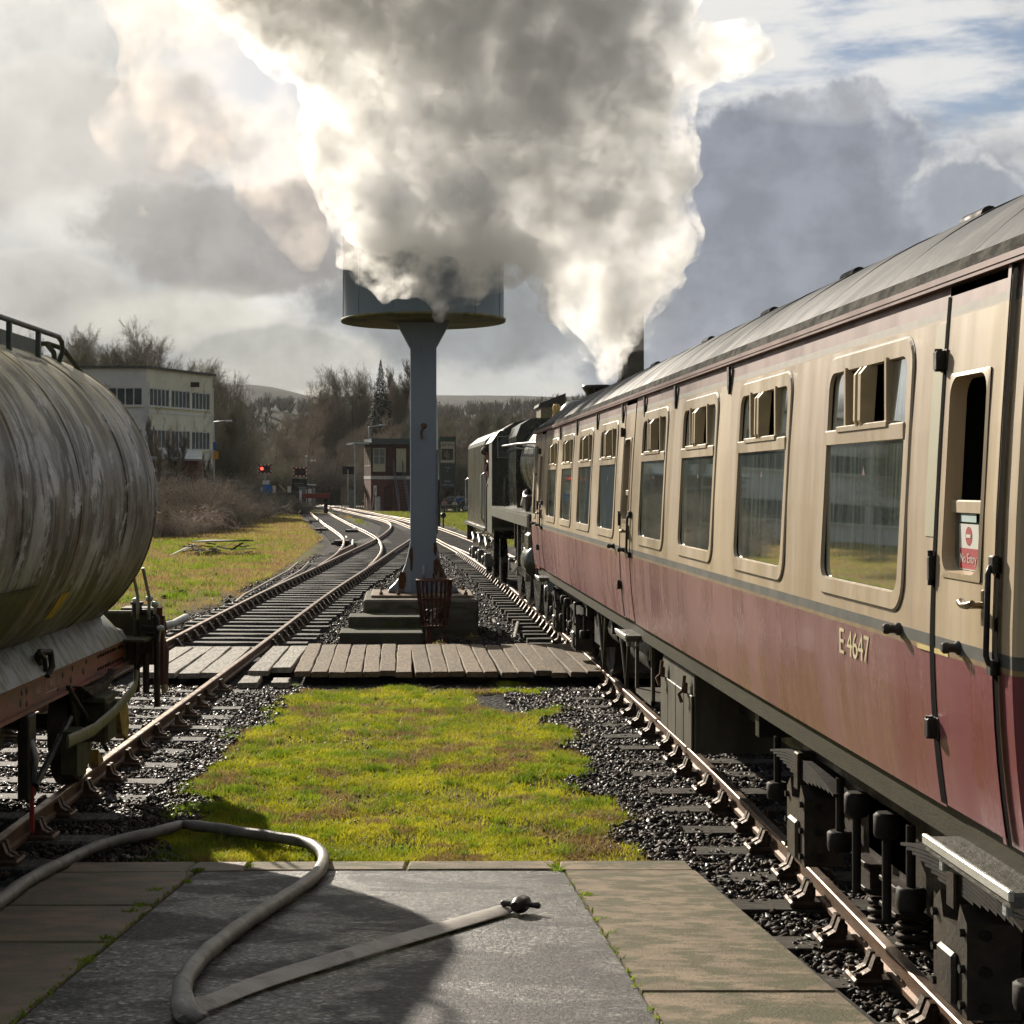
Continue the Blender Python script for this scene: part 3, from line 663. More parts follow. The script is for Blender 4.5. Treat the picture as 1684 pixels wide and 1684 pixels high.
# dead stalks and bare clods break the turf up
x = r_.uniform(-1.9, 2.0, 9000); y = r_.uniform(11.35, 21.4, 9000); k_ = (vnoise(x+9, y, 1.6, 4) > 0.52) & (ballast_w(x, y) < 0.95); x, y = x[k_], y[k_]
grass('dead_stalks', x, y, 0.03, 0.10, 0.0025, leafmat('straw_stalks', (0.42, 0.34, 0.17), (0.30, 0.21, 0.10), None, 0.35, 3.0), 'dead straw-coloured stalks straggling through the turf and ballast edges', 44, 1.0)
# left bank and field
n_ = 260000; y = 20+(135-20)*r_.random(n_)**1.5; x = -3.5-r_.random(n_)**1.1*(8+0.16*y)
k_ = (ballast_w(x, y) < 0.4); x, y = x[k_], y[k_]; sc_ = np.ones(len(x))
for a, b, w_, h_ in [(20, 40, 0.005, 0.09), (40, 75, 0.010, 0.14), (75, 136, 0.02, 0.16)]:
    kk = (y >= a) & (y < b)
    grass('bank_grass', x[kk], y[kk], h_*0.3, h_, w_, M_dry if a != 20 else M_dry, {20: 'rough yellow-brown winter grass on the bank just past the tank wagon', 40: 'rough grass on the bank around the pile of old timber', 75: 'far end of the grass bank towards the dark hedge and buffer stop'}[a], 44+a, 0.5)
n_ = 22000; cx_ = r_.uniform(-12, -4.2, 260); cy_ = r_.uniform(21, 75, 260); ii_ = r_.integers(0, 260, n_)
x = cx_[ii_]+r_.normal(0, 0.16, n_); y = cy_[ii_]+r_.normal(0, 0.16, n_); k_ = ballast_w(x, y) < 0.6
grass('bank_tufts', x[k_], y[k_], 0.05, 0.2, 0.008, M_tuft, 'darker green tussocks dotted over the left bank', 47, 0.5)
n_ = 60000; y = r_.uniform(66, 150, n_); x = r_.uniform(-3, 14, n_); k_ = (ballast_w(x, y) < 0.4); x, y = x[k_], y[k_]
grass('verge_grass', x, y, 0.05, 0.16, 0.02, leafmat('verge_green', (0.13, 0.18, 0.02), (0.2, 0.19, 0.03), None, 0.5, 0.5), 'green verge grass between the running line and the signal box', 48, 0.5)
n_ = 16000; y = r_.uniform(25.3, 40, n_); x = r_.uniform(-2.2, 2.6, n_); k_ = (ballast_w(x, y) < 0.5) & (np.minimum(pdist(x, y, LA), pdist(x, y, LB)) > 1.0); x, y = x[k_], y[k_]
grass('yard_moss', x, y, 0.01, 0.06, 0.006, M_moss, 'moss and weeds in the ballast around the water tower base', 49, 0.5)
# ================================================================ coach (side plane about 2.0 m to the right of the eye)
CX = 3.41; CY0, CY1 = 5.42, 25.1
def sideX(z):
    return 2.0+0.05*((1.84-z)/0.65)**2 if z < 1.84 else 2.0+0.07*((z-1.84)/1.32)**1.5
coach = thing('railway_coach', (CX, (CY0+CY1)/2, 0), 'cream and maroon railway passenger coach with a grey roof, numbered E 4647', 'railway coach', world=True)
def weather_side(name, c1, c2, c3, rough):
    m = bpy.data.materials.new(name); m.use_nodes = True; m.node_tree.nodes.clear(); n = N(m.node_tree)
    tcx = n.node('ShaderNodeTexCoord').outputs['Object']
    v1 = n.vmath('MULTIPLY', tcx, (1, 1.0, 0.10)); v2 = n.vmath('MULTIPLY', tcx, (1, 1, 0.35))
    c = n.mix(n.mapr(n.noise(v2, 0.8, 5, 0.6), 0.35, 0.65), c1, c2)
    c = n.mix(n.mapr(n.noise(v1, 9, 5, 0.7), 0.3, 0.75, 0.0, 0.55), c, c3)
    c = n.mix(n.mapr(n.noise(n.vmath('MULTIPLY', tcx, (1, 1, 0.03)), 40, 3, 0.6), 0.45, 0.8, 0.0, 0.35), c, n.scalec(c2, 0.6))
    c = n.mix(n.mapr(n.noise(tcx, 22, 3, 0.7), 0.76, 0.80, 0, 0.8), c, (0.05, 0.035, 0.025))
    if name == 'faded_maroon_paint':   # fresher crimson paint around the near door
        c = n.mix(n.math('MULTIPLY', n.mapr(n.math('ADD', n.sep(tcx)[1], n.math('MULTIPLY', n.noise(v2, 1.5, 4, 0.6), 2.0)), -6.6, -8.6), 0.85), c, (0.17, 0.028, 0.045))
    b = n.node('ShaderNodeBsdfPrincipled'); n.put(b.inputs['Base Color'], c)
    n.put(b.inputs['Roughness'], n.mapr(n.noise(v1, 4, 4, 0.6), 0.3, 0.7, rough-0.07, rough+0.12)); b.inputs['Specular IOR Level'].default_value = 0.45
    bn = n.node('ShaderNodeBump'); bn.inputs['Strength'].default_value = 0.25; bn.inputs['Distance'].default_value = 0.01
    n.put(bn.inputs['Height'], n.noise(n.vmath('MULTIPLY', tcx, (1, 1, 0.6)), 2.2, 3, 0.5)); n.l.new(bn.outputs[0], b.inputs['Normal'])
    n.l.new(b.outputs[0], n.node('ShaderNodeOutputMaterial').inputs[0]); return m
M_cream = weather_side('faded_cream_paint', (0.52, 0.415, 0.255), (0.44, 0.35, 0.235), (0.33, 0.25, 0.19), 0.40)
M_maroon = weather_side('faded_maroon_paint', (0.31, 0.16, 0.155), (0.205, 0.085, 0.095), (0.31, 0.19, 0.175), 0.27)
M_maroonD = weather_side('shaded_maroon_paint', (0.15, 0.028, 0.035), (0.11, 0.022, 0.028), (0.2, 0.07, 0.06), 0.28)
M_mband = weather_side('brown_maroon_band', (0.20, 0.10, 0.085), (0.15, 0.075, 0.065), (0.22, 0.14, 0.12), 0.5)
M_lineG = mat('grey_lining', (0.06, 0.065, 0.06), (0.11, 0.11, 0.10), 0.5, 0, 6)
M_lineP = mat('pale_grey_lining', (0.26, 0.255, 0.22), (0.34, 0.31, 0.26), 0.6, 0, 9)
M_lineY = mat('yellow_lining', (0.27, 0.20, 0.085), (0.20, 0.13, 0.07), 0.5, 0, 9)
M_sole = mat('olive_grime_solebar', (0.028, 0.027, 0.011), (0.042, 0.038, 0.018), 0.6, 0, 3, (1, 1, 4), bump=0.2)
M_glass = glassmat('coach_window_glass')
M_inner = mat('dim_coach_interior', (0.045, 0.05, 0.045), (0.06, 0.06, 0.05), 0.8, 0, 2)
M_frame = weather_side('cream_window_frame', (0.54, 0.44, 0.285), (0.46, 0.375, 0.255), (0.36, 0.28, 0.21), 0.38)
M_rubber = mat('black_rubber_seal', (0.015, 0.015, 0.015), (0.03, 0.028, 0.025), 0.55, 0, 9)
M_vent = mat('ochre_vent_wedge', (0.42, 0.34, 0.19), (0.34, 0.27, 0.15), 0.5, 0, 6)
WIN = [7.30, 9.35, 11.34, 13.32, 16.20, 18.16, 20.10, 22.03]
ww = [1.36, 1.36, 1.36, 1.36, 1.36, 1.36, 1.36, 1.36]
ZW0, ZW1 = 1.885, 2.99
DOORS = [(5.62, 6.25), (14.43, 15.07), (23.30, 23.92)]
SMALL = (24.32, 24.92)
holes = [(c-w_/2+0.05, c+w_/2-0.05) for c, w_ in zip(WIN, ww)]+[(SMALL[0]+0.04, SMALL[1]-0.04)]
zl = [1.19, 1.26, 1.34, 1.45, 1.58, 1.70, 1.772, 1.790, 1.835, 1.93, 2.3, 2.6, 2.95, 3.012, 3.018, 3.05, 3.14]
def zmat(z):   # 0 cream 1 maroon 2 dark line 3 yellow line 4 band 5 pale line
    if z < 1.771: return 1
    if z < 1.789: return 3
    if z < 1.834: return 2
    if z < 3.011: return 0
    if z < 3.017: return 3
    if z < 3.049: return 5
    return 4
ys = sorted(set([CY0+0.03]+[v for h in holes for v in h]+[v for d in DOORS for v in d]+list(np.arange(6.6, 25, 0.5))+[CY1]))
SM = [M_cream, M_maroon, M_lineG, M_lineY, M_mband, M_lineP]
mb = MB(); mbr = MB()
for a, b in zip(ys[:-1], ys[1:]):
    mid = (a+b)/2
    if any(d[0]-1e-4 <= mid <= d[1]+1e-4 for d in DOORS): continue
    for z0, z1 in zip(zl[:-1], zl[1:]):
        if 1.93 <= z0 < 2.95-1e-6 and any(h[0]-1e-4 <= mid <= h[1]+1e-4 for h in holes): continue
        mb.add([(sideX(z0), a, z0), (sideX(z0), b, z0), (sideX(z1), b, z1), (sideX(z1), a, z1)], [(0, 1, 2, 3)], zmat((z0+z1)/2), True)
# rounded corner to the near end wall, then the end wall
cor = [(0.0, 0.03), (0.008, 0.012), (0.03, 0.0)]
for (dx0, dy0), (dx1, dy1) in zip(cor[:-1], cor[1:]):
    for z0, z1 in zip(zl[:-1], zl[1:]):
        mi = zmat((z0+z1)/2)
        mb.add([(sideX(z0)+dx0, CY0+dy0, z0), (sideX(z0)+dx1, CY0+dy1, z0), (sideX(z1)+dx1, CY0+dy1, z1), (sideX(z1)+dx0, CY0+dy0, z1)], [(0, 1, 2, 3)], mi, True)
wall = mb.build('body_side', SM, coach)
def xR(z): return 2*CX-sideX(z)
mb = MB()
for Y in (CY0, CY1):
    for z0, z1 in zip(zl[:-1], zl[1:]):
        mb.add([(sideX(z0)+0.03, Y, z0), (xR(z0), Y, z0), (xR(z1), Y, z1), (sideX(z1)+0.03, Y, z1)], [(0, 1, 2, 3)], 0)
    rf = [(sideX(3.14)+0.03, Y, 3.14)]+[(CX+1.34*t, Y, 3.14+0.63*(1-abs(t)**2.3)) for t in np.linspace(-0.97, 0.97, 15)]+[(xR(3.14), Y, 3.14)]
    mb.add(rf, [tuple(range(len(rf)))], 0)
mb.build('end_wall', [M_maroonD], coach)  # end maroon made darker in colour for the shade on the coach end
mb = MB()
for z0, z1 in zip(zl[:-1], zl[1:]): mb.add([(xR(z0), CY0, z0), (xR(z0), CY1, z0), (xR(z1), CY1, z1), (xR(z1), CY0, z1)], [(0, 1, 2, 3)], zmat((z0+z1)/2), True)
mb.build('far_body_side', SM, coach)
mb = MB(); mb.box(sideX(1.3)+0.10, xR(1.3)-0.05, CY0+0.05, CY1-0.05, 1.12, 1.22); mb.box(2.16, 2.2, CY0+0.05, CY1-0.05, 1.22, 1.93); mb.box(4.2, 4.24, CY0+0.05, CY1-0.05, 1.22, 3.1); mb.box(2.2, 4.2, CY0+0.06, CY1-0.06, 3.05, 3.09)
for yy in list(np.arange(8.3, 24, 1.98)): mb.box(2.22, 3.0, yy-0.12, yy+0.12, 1.3, 2.15); mb.box(3.6, 4.1, yy-0.12, yy+0.12, 1.3, 2.15)
mb.build('interior', M_inner, coach)
# window frames: rounded rings laid on the side
def rrect(y0, y1, z0, z1, r, k=6):
    pts = []
    for cy_, cz_, a0_ in ((y1-r, z1-r, 0), (y0+r, z1-r, 90), (y0+r, z0+r, 180), (y1-r, z0+r, 270)):
        for i in range(k+1):
            t = R(a0_+90*i/k); pts.append((cy_+r*math.cos(t), cz_+r*math.sin(t)))
    return pts
def ring(mb, o, i_, do, di, m=0):
    k = len(o); vs = [(sideX(z)-do, y, z) for y, z in o]+[(sideX(z)-di, y, z) for y, z in i_]
    mb.add(vs, [(j, (j+1) % k, k+(j+1) % k, k+j) for j in range(k)], m, False); return mb
def frame_ring(y0, y1, z0, z1, fw, r, mats, name, parent, proud=0.011, depth=0.008):
    mb = MB(); ro = rrect(y0, y1, z0, z1, r); rb = rrect(y0-0.005, y1+0.005, z0-0.005, z1+0.005, r+0.005)
    r1 = rrect(y0+0.008, y1-0.008, z0+0.008, z1-0.008, r-0.005); r2 = rrect(y0+fw, y1-fw, z0+fw, z1-fw, max(0.03, r-fw*0.75))
    r3 = rrect(y0+fw+0.006, y1-fw-0.006, z0+fw+0.006, z1-fw-0.006, max(0.025, r-fw*0.75-0.004))
    ring(mb, rb, ro, 0.0025, 0.003, 1); ring(mb, ro, r1, 0.003, proud, 0); ring(mb, r1, r2, proud, proud-0.002, 0); ring(mb, r2, r3, proud-0.002, -depth, 0)
    return mb.build(name, mats, parent)
def window(yc, w_, big=True):
    y0, y1 = yc-w_/2, yc+w_/2
    fr = frame_ring(y0, y1, ZW0, ZW1, 0.075, 0.13, [M_frame, M_rubber], 'window', coach)
    a, b = y0+0.075, y1-0.075; zb, zt = ZW0+0.075, ZW1-0.075; ZM = 2.585; X = lambda z, d: sideX(z)+d
    mb = MB(); mb.add([(X(2.2, 0.005), a, zb), (X(2.2, 0.005), b, zb), (X(ZM, 0.005), b, ZM), (X(ZM, 0.005), a, ZM)], [(0, 1, 2, 3)]); mb.build('pane', M_glass, fr)
    # transom and upright bars of the top lights
    mb = MB(); mb.bbox(X(ZM, -0.012), X(ZM, 0.03), a-0.01, b+0.01, ZM-0.005, ZM+0.062, 0.006)
    mb.bbox(X(ZM, -0.02), X(ZM, 0.02), a+0.2, b-0.22, ZM+0.05, ZM+0.075, 0.004); mb.build('transom', M_frame, fr)
    wd = b-a
    if big:
        vy = [a+wd*0.235, a+wd*0.76]
        for v in vy: mb = MB(); mb.box(X(2.75, -0.008), X(2.75, 0.028), v-0.013, v+0.013, ZM+0.06, zt+0.01); mb.build('glazing_bar', M_frame, fr)
        for s0, s1 in ((a, vy[0]-0.013), (vy[1]+0.013, b)):
            mb = MB(); mb.add([(X(2.65, 0.014), s0, ZM+0.06), (X(2.65, 0.014), s1, ZM+0.06), (X(zt, 0.014), s1, zt+0.01), (X(zt, 0.014), s0, zt+0.01)], [(0, 1, 2, 3)]); mb.build('pane', M_glass, fr)
        # slid back glasses further in and the projecting wedge deflectors
        for g0, g1_ in ((vy[0]-0.1, vy[0]+0.13), (vy[1]-0.11, vy[1]+0.1)): mb = MB(); mb.box(X(2.75, 0.045), X(2.75, 0.05), g0, g1_, ZM+0.06, zt); mb.build('sliding_glass', M_glass, fr)
        c = (vy[0]+vy[1])/2
        for s in (-1, 1):
            mb = MB(); n_ = 8; out = []
            for i in range(n_+1):
                t = i/n_; z = ZM+0.055+(zt-ZM-0.06)*t; e = min(1, min(t, 1-t)*7+0.25)
                out.append((z, 0.030*e*(0.75+0.45*t)))
            vs = []
            for z, e in out: vs += [(X(z, 0.02), c+s*0.075, z), (X(z, -0.012-e), c+s*0.055, z), (X(z, -0.014-e), c+s*0.022, z), (X(z, 0.02), c+s*0.008, z)]
            fs = [(i*4+k, i*4+(k+1) % 4, i*4+4+(k+1) % 4, i*4+4+k) for i in range(n_) for k in range(4)]+[(0, 1, 2, 3), (n_*4, n_*4+1, n_*4+2, n_*4+3)]
            mb.add(vs, fs); mb.build('vent_deflector', M_vent, fr)
    return fr
for c, w_ in zip(WIN, ww): window(c, w_)
fr = frame_ring(SMALL[0], SMALL[1], ZW0, ZW1, 0.06, 0.1, [M_frame, M_rubber], 'window', coach)
mb = MB(); mb.box(2.03, 2.04, SMALL[0]+0.05, SMALL[1]-0.05, 1.93, 2.94); mb.build('pane', M_glass, fr)
mb = MB(); mb.bbox(2.0, 2.04, SMALL[0]+0.05, SMALL[1]-0.05, 2.55, 2.62, 0.004); mb.build('transom', M_frame, fr)
# faint red warning stickers on the big panes
for c in WIN[:6]:
    mb = MB(); mb.add([(sideX(2.45)+0.008, c-0.03, 2.42), (sideX(2.45)+0.008, c+0.03, 2.42), (sideX(2.45)+0.008, c+0.018, 2.445), (sideX(2.45)+0.008, c+0.0, 2.475), (sideX(2.45)+0.008, c-0.018, 2.445)], [(0, 1, 2, 3, 4)])
    mb.build('window_sticker', mat('faded_red_sticker', (0.10, 0.035, 0.03), (0.12, 0.05, 0.045), 0.6), coach)
# doors
def door(y0, y1, near=False):
    g = 0.013; a, b = y0+g, y1-g; wy0, wy1 = a+0.10, b-0.09; wz0, wz1 = 2.06, 2.80
    zs = [1.205]+zl[1:13]+[3.012, 3.018, 3.05, 3.095]; zs = sorted(set(zs+[wz0, wz1])); yy = [a, wy0, wy1, b]; mb = MB()
    for i in range(3):
        for z0, z1 in zip(zs[:-1], zs[1:]):
            if i == 1 and wz0-1e-6 <= z0 and z1 <= wz1+1e-6: continue
            mb.add([(sideX(z0)-0.006, yy[i], z0), (sideX(z0)-0.006, yy[i+1], z0), (sideX(z1)-0.006, yy[i+1], z1), (sideX(z1)-0.006, yy[i], z1)], [(0, 1, 2, 3)], zmat((z0+z1)/2), True)
    for yv in (a, b):
        for z0, z1 in zip(zs[:-1], zs[1:]):
            mb.add([(sideX(z0)-0.006, yv, z0), (sideX(z0)+0.05, yv, z0), (sideX(z1)+0.05, yv, z1), (sideX(z1)-0.006, yv, z1)], [(0, 1, 2, 3)], zmat((z0+z1)/2))
    d = mb.build('door', SM, coach)
    mb = MB()
    o = rrect(wy0-0.002, wy1+0.002, wz0-0.002, wz1+0.002, 0.012); i1 = rrect(wy0+0.016, wy1-0.016, wz0+0.02, wz1-0.012, 0.07); i2 = rrect(wy0+0.022, wy1-0.022, wz0+0.03, wz1-0.018, 0.065)
    ring(mb, o, i1, 0.012, 0.016); ring(mb, i1, i2, 0.016, -0.045); f_ = mb.build('window_frame', M_cream, d)
    mb = MB(); mb.bbox(sideX(2.3)+0.012, sideX(2.3)+0.045, wy0, wy1, 2.295, 2.34, 0.005); mb.build('droplight_bar', M_frame, d)
    mb = MB(); mb.add([(sideX(2.1)+0.03, wy0, wz0), (sideX(2.1)+0.03, wy1, wz0), (sideX(2.3)+0.03, wy1, 2.30), (sideX(2.3)+0.03, wy0, 2.30)], [(0, 1, 2, 3)]); mb.build('pane', M_glass, d)
    mb = MB(); mb.box(sideX(2)+0.05, sideX(2)+0.1, y0-0.05, y1+0.05, 1.2, 2.04); mb.box(2.35, 2.37, y0-0.1, y1+0.1, 1.2, 3.1); mb.build('door_backing', M_rubber, d)
    mb = MB(); mb.add([(sideX(z)-0.009, y, z) for z in zs for y in (b-0.02, b+0.012+0.03*min(1, max(0, (2.4-z))))], [(2*i, 2*i+1, 2*i+3, 2*i+2) for i in range(len(zs)-1)]); mb.build('door_gap_strip', mat('black_door_gap', (0.004, 0.004, 0.004), (0.007, 0.006, 0.005), 0.95), d)  # black strip laid over the door edge to paint its shadowed gap
    hm = M_black
    for z in (2.86, 1.49):          # far side hinges, on the edge towards the locomotive
        mb = MB(); mb.bbox(sideX(z)-0.045, sideX(z), b-0.015, b+0.03, z-0.035, z+0.035, 0.006); mb.cyl((sideX(z)-0.03, b+0.01, z-0.042), (sideX(z)-0.03, b+0.01, z+0.042), 0.015, n=10)
        mb.bbox(sideX(z)-0.012, sideX(z)-0.004, b-0.03, b+0.06, z-0.04, z+0.04, 0.003); mb.build('hinge', hm, d)
    mb = MB(); mb.bbox(sideX(2.08)-0.03, sideX(2.08), b-0.012, b+0.02, 2.04, 2.13, 0.006); mb.cyl((sideX(2.08)-0.02, b+0.005, 2.02), (sideX(2.08)-0.02, b+0.005, 2.15), 0.010, n=8); mb.build('hinge', hm, d)
    # T handle
    hz = 1.985; hy = a+0.055; mb = MB(); mb.lathe([(0.02, 0), (0.02, 0.01), (0.008, 0.012), (0.008, 0.05)], (sideX(hz)-0.006, hy, hz), 10, axis='X', M=None)
    mb = MB(); mb.bbox(sideX(hz)-0.018, sideX(hz)-0.005, hy-0.016, hy+0.016, hz-0.07, hz+0.055, 0.006); mb.cyl((sideX(hz)-0.015, hy, hz), (sideX(hz)-0.065, hy, hz), 0.012, n=8)
    mb.tube([(sideX(hz)-0.062, hy-0.035, hz+0.01), (sideX(hz)-0.067, hy, hz), (sideX(hz)-0.067, hy+0.05, hz-0.004), (sideX(hz)-0.06, hy+0.085, hz+0.004)], [0.011, 0.014, 0.011, 0.016], 8)
    mb.build('door_handle', mat('polished_brass_gone_dark', (0.25, 0.20, 0.14), (0.12, 0.09, 0.06), 0.3, 0.8, 20), d)
    # tall grab rail beside the door
    gz0, gz1 = (1.79, 2.13); gy = y0-0.035; mb = MB()
    mb.tube([(sideX(gz0)-0.005, gy, gz0), (sideX(gz0)-0.03, gy, gz0+0.01), (sideX(gz0)-0.038, gy, gz0+0.035), (sideX(gz1)-0.038, gy, gz1-0.035), (sideX(gz1)-0.03, gy, gz1-0.01), (sideX(gz1), gy, gz1)], 0.0105, 8)
    mb.bbox(sideX(gz1)-0.03, sideX(gz1), gy-0.025, gy+0.025, gz1-0.03, gz1+0.03, 0.006); mb.bbox(sideX(gz0)-0.03, sideX(gz0), gy-0.025, gy+0.025, gz0-0.03, gz0+0.02, 0.006)
    mb.build('grab_rail', hm, coach)
    for by, bz in ((y1+0.42, 1.82), (y0+0.33, 1.815)):   # rubber door stops
        mb = MB(); mb.lathe([(0.026, 0.0), (0.026, -0.012), (0.017, -0.02), (0.017, -0.042), (0.021, -0.045), (0.021, -0.06), (0.014, -0.068)], (sideX(bz), by, bz), 12, axis='X'); mb.build('door_stop', M_rubber, coach)
    # rain strip over the door
    return d
for i, (y0, y1) in enumerate(DOORS): dd = door(y0, y1, i == 0)
# pilaster beside the near door
mb = MB(); mb.add([(sideX(z)-0.012, y, z) for z in zl for y in (5.545, 5.585)], [(2*i, 2*i+1, 2*i+3, 2*i+2) for i in range(len(zl)-1)]); mb.build('door_gap', mat('black_door_gap', (0.004, 0.004, 0.004), (0.007, 0.006, 0.005), 0.95), coach)
mb = MB()
for i in range(len(zl)-1):
    z0, z1 = zl[i], zl[i+1]; mb.add([(sideX(z0)-0.016, 5.590, z0), (sideX(z0)-0.016, 5.618, z0), (sideX(z1)-0.016, 5.618, z1), (sideX(z1)-0.016, 5.590, z1)], [(0, 1, 2, 3)], zmat((z0+z1)/2))
mb.build('door_pillar', SM, coach)
# pale bare strip where a panel meets the near door
mb = MB(); mb.add([(sideX(z)-0.003, y, z) for z in (2.2, 2.5, 2.8, 3.0) for y in (6.27, 6.38)], [(2*i, 2*i+1, 2*i+3, 2*i+2) for i in range(3)])
mb.build('repaired_strip', mat('pale_green_primer', (0.36, 0.36, 0.25), (0.44, 0.38, 0.27), 0.6, 0, 3, (1, 1, 0.4)), coach)
# brighter yellow bit of lining by the door
mb = MB(); mb.add([(sideX(1.77)-0.0085, 6.06, 1.770), (sideX(1.77)-0.0085, 6.42, 1.770), (sideX(1.79)-0.0085, 6.42, 1.789), (sideX(1.79)-0.0085, 6.06, 1.789)], [(0, 1, 2, 3)]); mb.build('lining_patch', mat('bright_yellow_lining', (0.62, 0.5, 0.2), None, 0.5), coach)
# "No Entry" notice on the near door glass
nx_ = sideX(2.2)+0.024; nn_ = thing('no_entry_notice', (nx_, 5.83, 2.2), None, None, world=True); 
bpy.data.objects.remove(nn_); ORG.pop('no_entry_notice', None)
M_red = mat('notice_red', (0.42, 0.035, 0.04), (0.36, 0.03, 0.035), 0.5)
mb = MB(); mb.add([(nx_, 5.860, 2.09), (nx_, 6.060, 2.09), (nx_, 6.060, 2.255), (nx_, 5.860, 2.255)], [(0, 1, 2, 3)]); notice = mb.build('no_entry_notice', mat('notice_white', (0.55, 0.55, 0.50), None, 0.5), coach)
mb = MB(); mb.add([(nx_-0.001, 5.867, 2.095), (nx_-0.001, 6.053, 2.095), (nx_-0.001, 6.053, 2.168), (nx_-0.001, 5.867, 2.168)], [(0, 1, 2, 3)])
mb.lathe([(0.034, -0.001), (0.0, -0.0012)], (nx_, 5.960, 2.212), 20, axis='X'); mb.build('red_panel', M_red, notice)
mb = MB(); mb.box(nx_-0.0025, nx_-0.002, 5.937, 5.983, 2.206, 2.218); mb.build('white_bar', mat('notice_white', (0.55, 0.55, 0.5)), notice)
tm = text_mesh('No Entry', 0.048, mat('notice_white', (0.55, 0.55, 0.5)), 0.0002)
def put_text(me, parent, loc, width=None, name='lettering', rz=-90):
    o = link(name, me, parent, loc); o.rotation_euler = (R(90), 0, R(rz))
    if width:
        xs = [v.co.x for v in me.vertices]; k = width/(max(xs)-min(xs)); o.scale = (k, 1, 1)
    return o
put_text(tm, notice, (nx_-0.003, 5.960, 2.131), 0.165)
mb = MB(); mb.add([(nx_+0.002, 5.890, 2.262), (nx_+0.002, 6.055, 2.262), (nx_+0.002, 6.055, 2.292), (nx_+0.002, 5.890, 2.292)], [(0, 1, 2, 3)]); mb.build('paper_notice', mat('pale_blue_paper', (0.40, 0.52, 0.50)), coach)
M_num = mat('cream_lettering', (0.62, 0.55, 0.33), None, 0.5)
tm = text_mesh('E 4647', 0.165, M_num, 0.0006, spacing=0.95)
put_text(tm, coach, (sideX(1.684)-0.0035, 7.345, 1.684), 0.475, 'running_number')
# roof
M_roof = mat('weathered_grey_roof', (0.085, 0.088, 0.09), (0.05, 0.053, 0.057), 0.66, 0.1, 1.2, (1, 1.4, 1), (0.12, 0.118, 0.112), 1.5, 0.55, 0.7, 0.25, 7, rrange=0.1, spec=0.3)
mb = MB(); ts = np.linspace(-1, 1, 33); yr = list(np.linspace(CY0-0.02, CY1+0.02, 60))
vs = [(CX+1.345*math.sin(t*math.pi/2), y, 3.165+0.625*(1-abs(math.sin(t*math.pi/2))**2.3)+0.004*math.sin(y*5.3)*math.cos(t*9)) for y in yr for t in ts]
mb.add(vs, [(j*33+i, j*33+i+1, (j+1)*33+i+1, (j+1)*33+i) for j in range(59) for i in range(32)], 0, True); mb.build('roof', M_roof, coach)
for k, y in enumerate(np.arange(6.3, 25, 1.15)):     # welded seams
    mb = MB(); mb.tube([(CX+1.343*math.sin(t*math.pi/2), y, 3.162+0.627*(1-abs(math.sin(t*math.pi/2))**2.3)) for t in ts], 0.006, 5); mb.build('roof_seam', M_dkgrey, coach)
mb = MB(); mb.box(sideX(3.14)-0.03, sideX(3.14)+0.02, CY0-0.02, CY1+0.02, 3.135, 3.165); mb.prism([(sideX(3.14)-0.034, 3.15), (sideX(3.14)-0.034, 3.172), (sideX(3.14)-0.02, 3.172), (sideX(3.14)-0.02, 3.15)], CY0-0.02, CY1+0.02, 'Y'); mb.build('gutter', M_mband, coach)
mb = MB(); mb.prism([(sideX(3.14)-0.016, 3.170), (sideX(3.14)+0.012, 3.232), (sideX(3.14)+0.03, 3.225), (sideX(3.14)+0.01, 3.166)], CY0-0.02, CY1+0.02, 'Y'); mb.build('gutter_flashing', mat('flaking_flashing', (0.11, 0.105, 0.09), (0.03, 0.03, 0.027), 0.9, 0, 14, (1, 0.5, 1)), coach)
for y in (9.1, 11.62, 14.2, 17.0, 20.5, 23.6):
    mb = MB(); zc = 3.80; xc = 3.16
    mb.cyl((xc, y-0.17, zc+0.035), (xc, y+0.17, zc+0.035), 0.05, 0.05, 14); mb.cyl((xc, y-0.06, zc-0.08), (xc, y-0.06, zc+0.03), 0.05, n=10); mb.cyl((xc, y+0.06, zc-0.08), (xc, y+0.06, zc+0.03), 0.05, n=10); mb.build('roof_ventilator', M_black, coach)
# small black hooks and drip tabs at the cantrail
for yy in (10.35, 12.35, 13.9, 15.25, 17.2, 19.15, 21.1):
    z = 3.12; mb = MB(); mb.prism([(yy-0.03, z), (yy+0.03, z), (yy+0.02, z-0.13), (yy-0.015, z-0.17), (yy-0.03, z-0.1)], sideX(z)-0.028, sideX(z)-0.012, 'X'); mb.build('cantrail_bracket', M_black, coach)
# solebar and underframe
mb = MB(); mb.prism([(2.09, 1.195), (2.10, 1.05), (2.16, 1.04), (2.18, 1.195)], CY0+0.02, CY1-0.02, 'Y'); mb.build('solebar', M_sole, coach)
mb = MB(); mb.box(4.62, 4.72, CY0+0.02, CY1-0.02, 1.02, 1.19); mb.box(2.3, 4.5, 5.5, 25.0, 1.0, 1.10)
for yy in (10.2, 12.5, 14.6, 17.2, 19.5): mb.box(2.2, 4.6, yy, yy+0.1, 0.85, 1.04)
mb.box(2.5, 2.58, 10.2, 19.6, 0.72, 0.86); mb.box(4.2, 4.28, 10.2, 19.6, 0.72, 0.86); mb.build('underframe', M_black, coach)
mb = MB(); mb.box(2.07, 2.12, 24.55, 25.1, 1.14, 1.30); mb.box(2.06, 4.7, 25.08, 25.14, 1.12, 1.75); mb.build('red_end_panel', mat('red_end_paint', (0.35, 0.03, 0.025), (0.28, 0.03, 0.025), 0.45), coach)
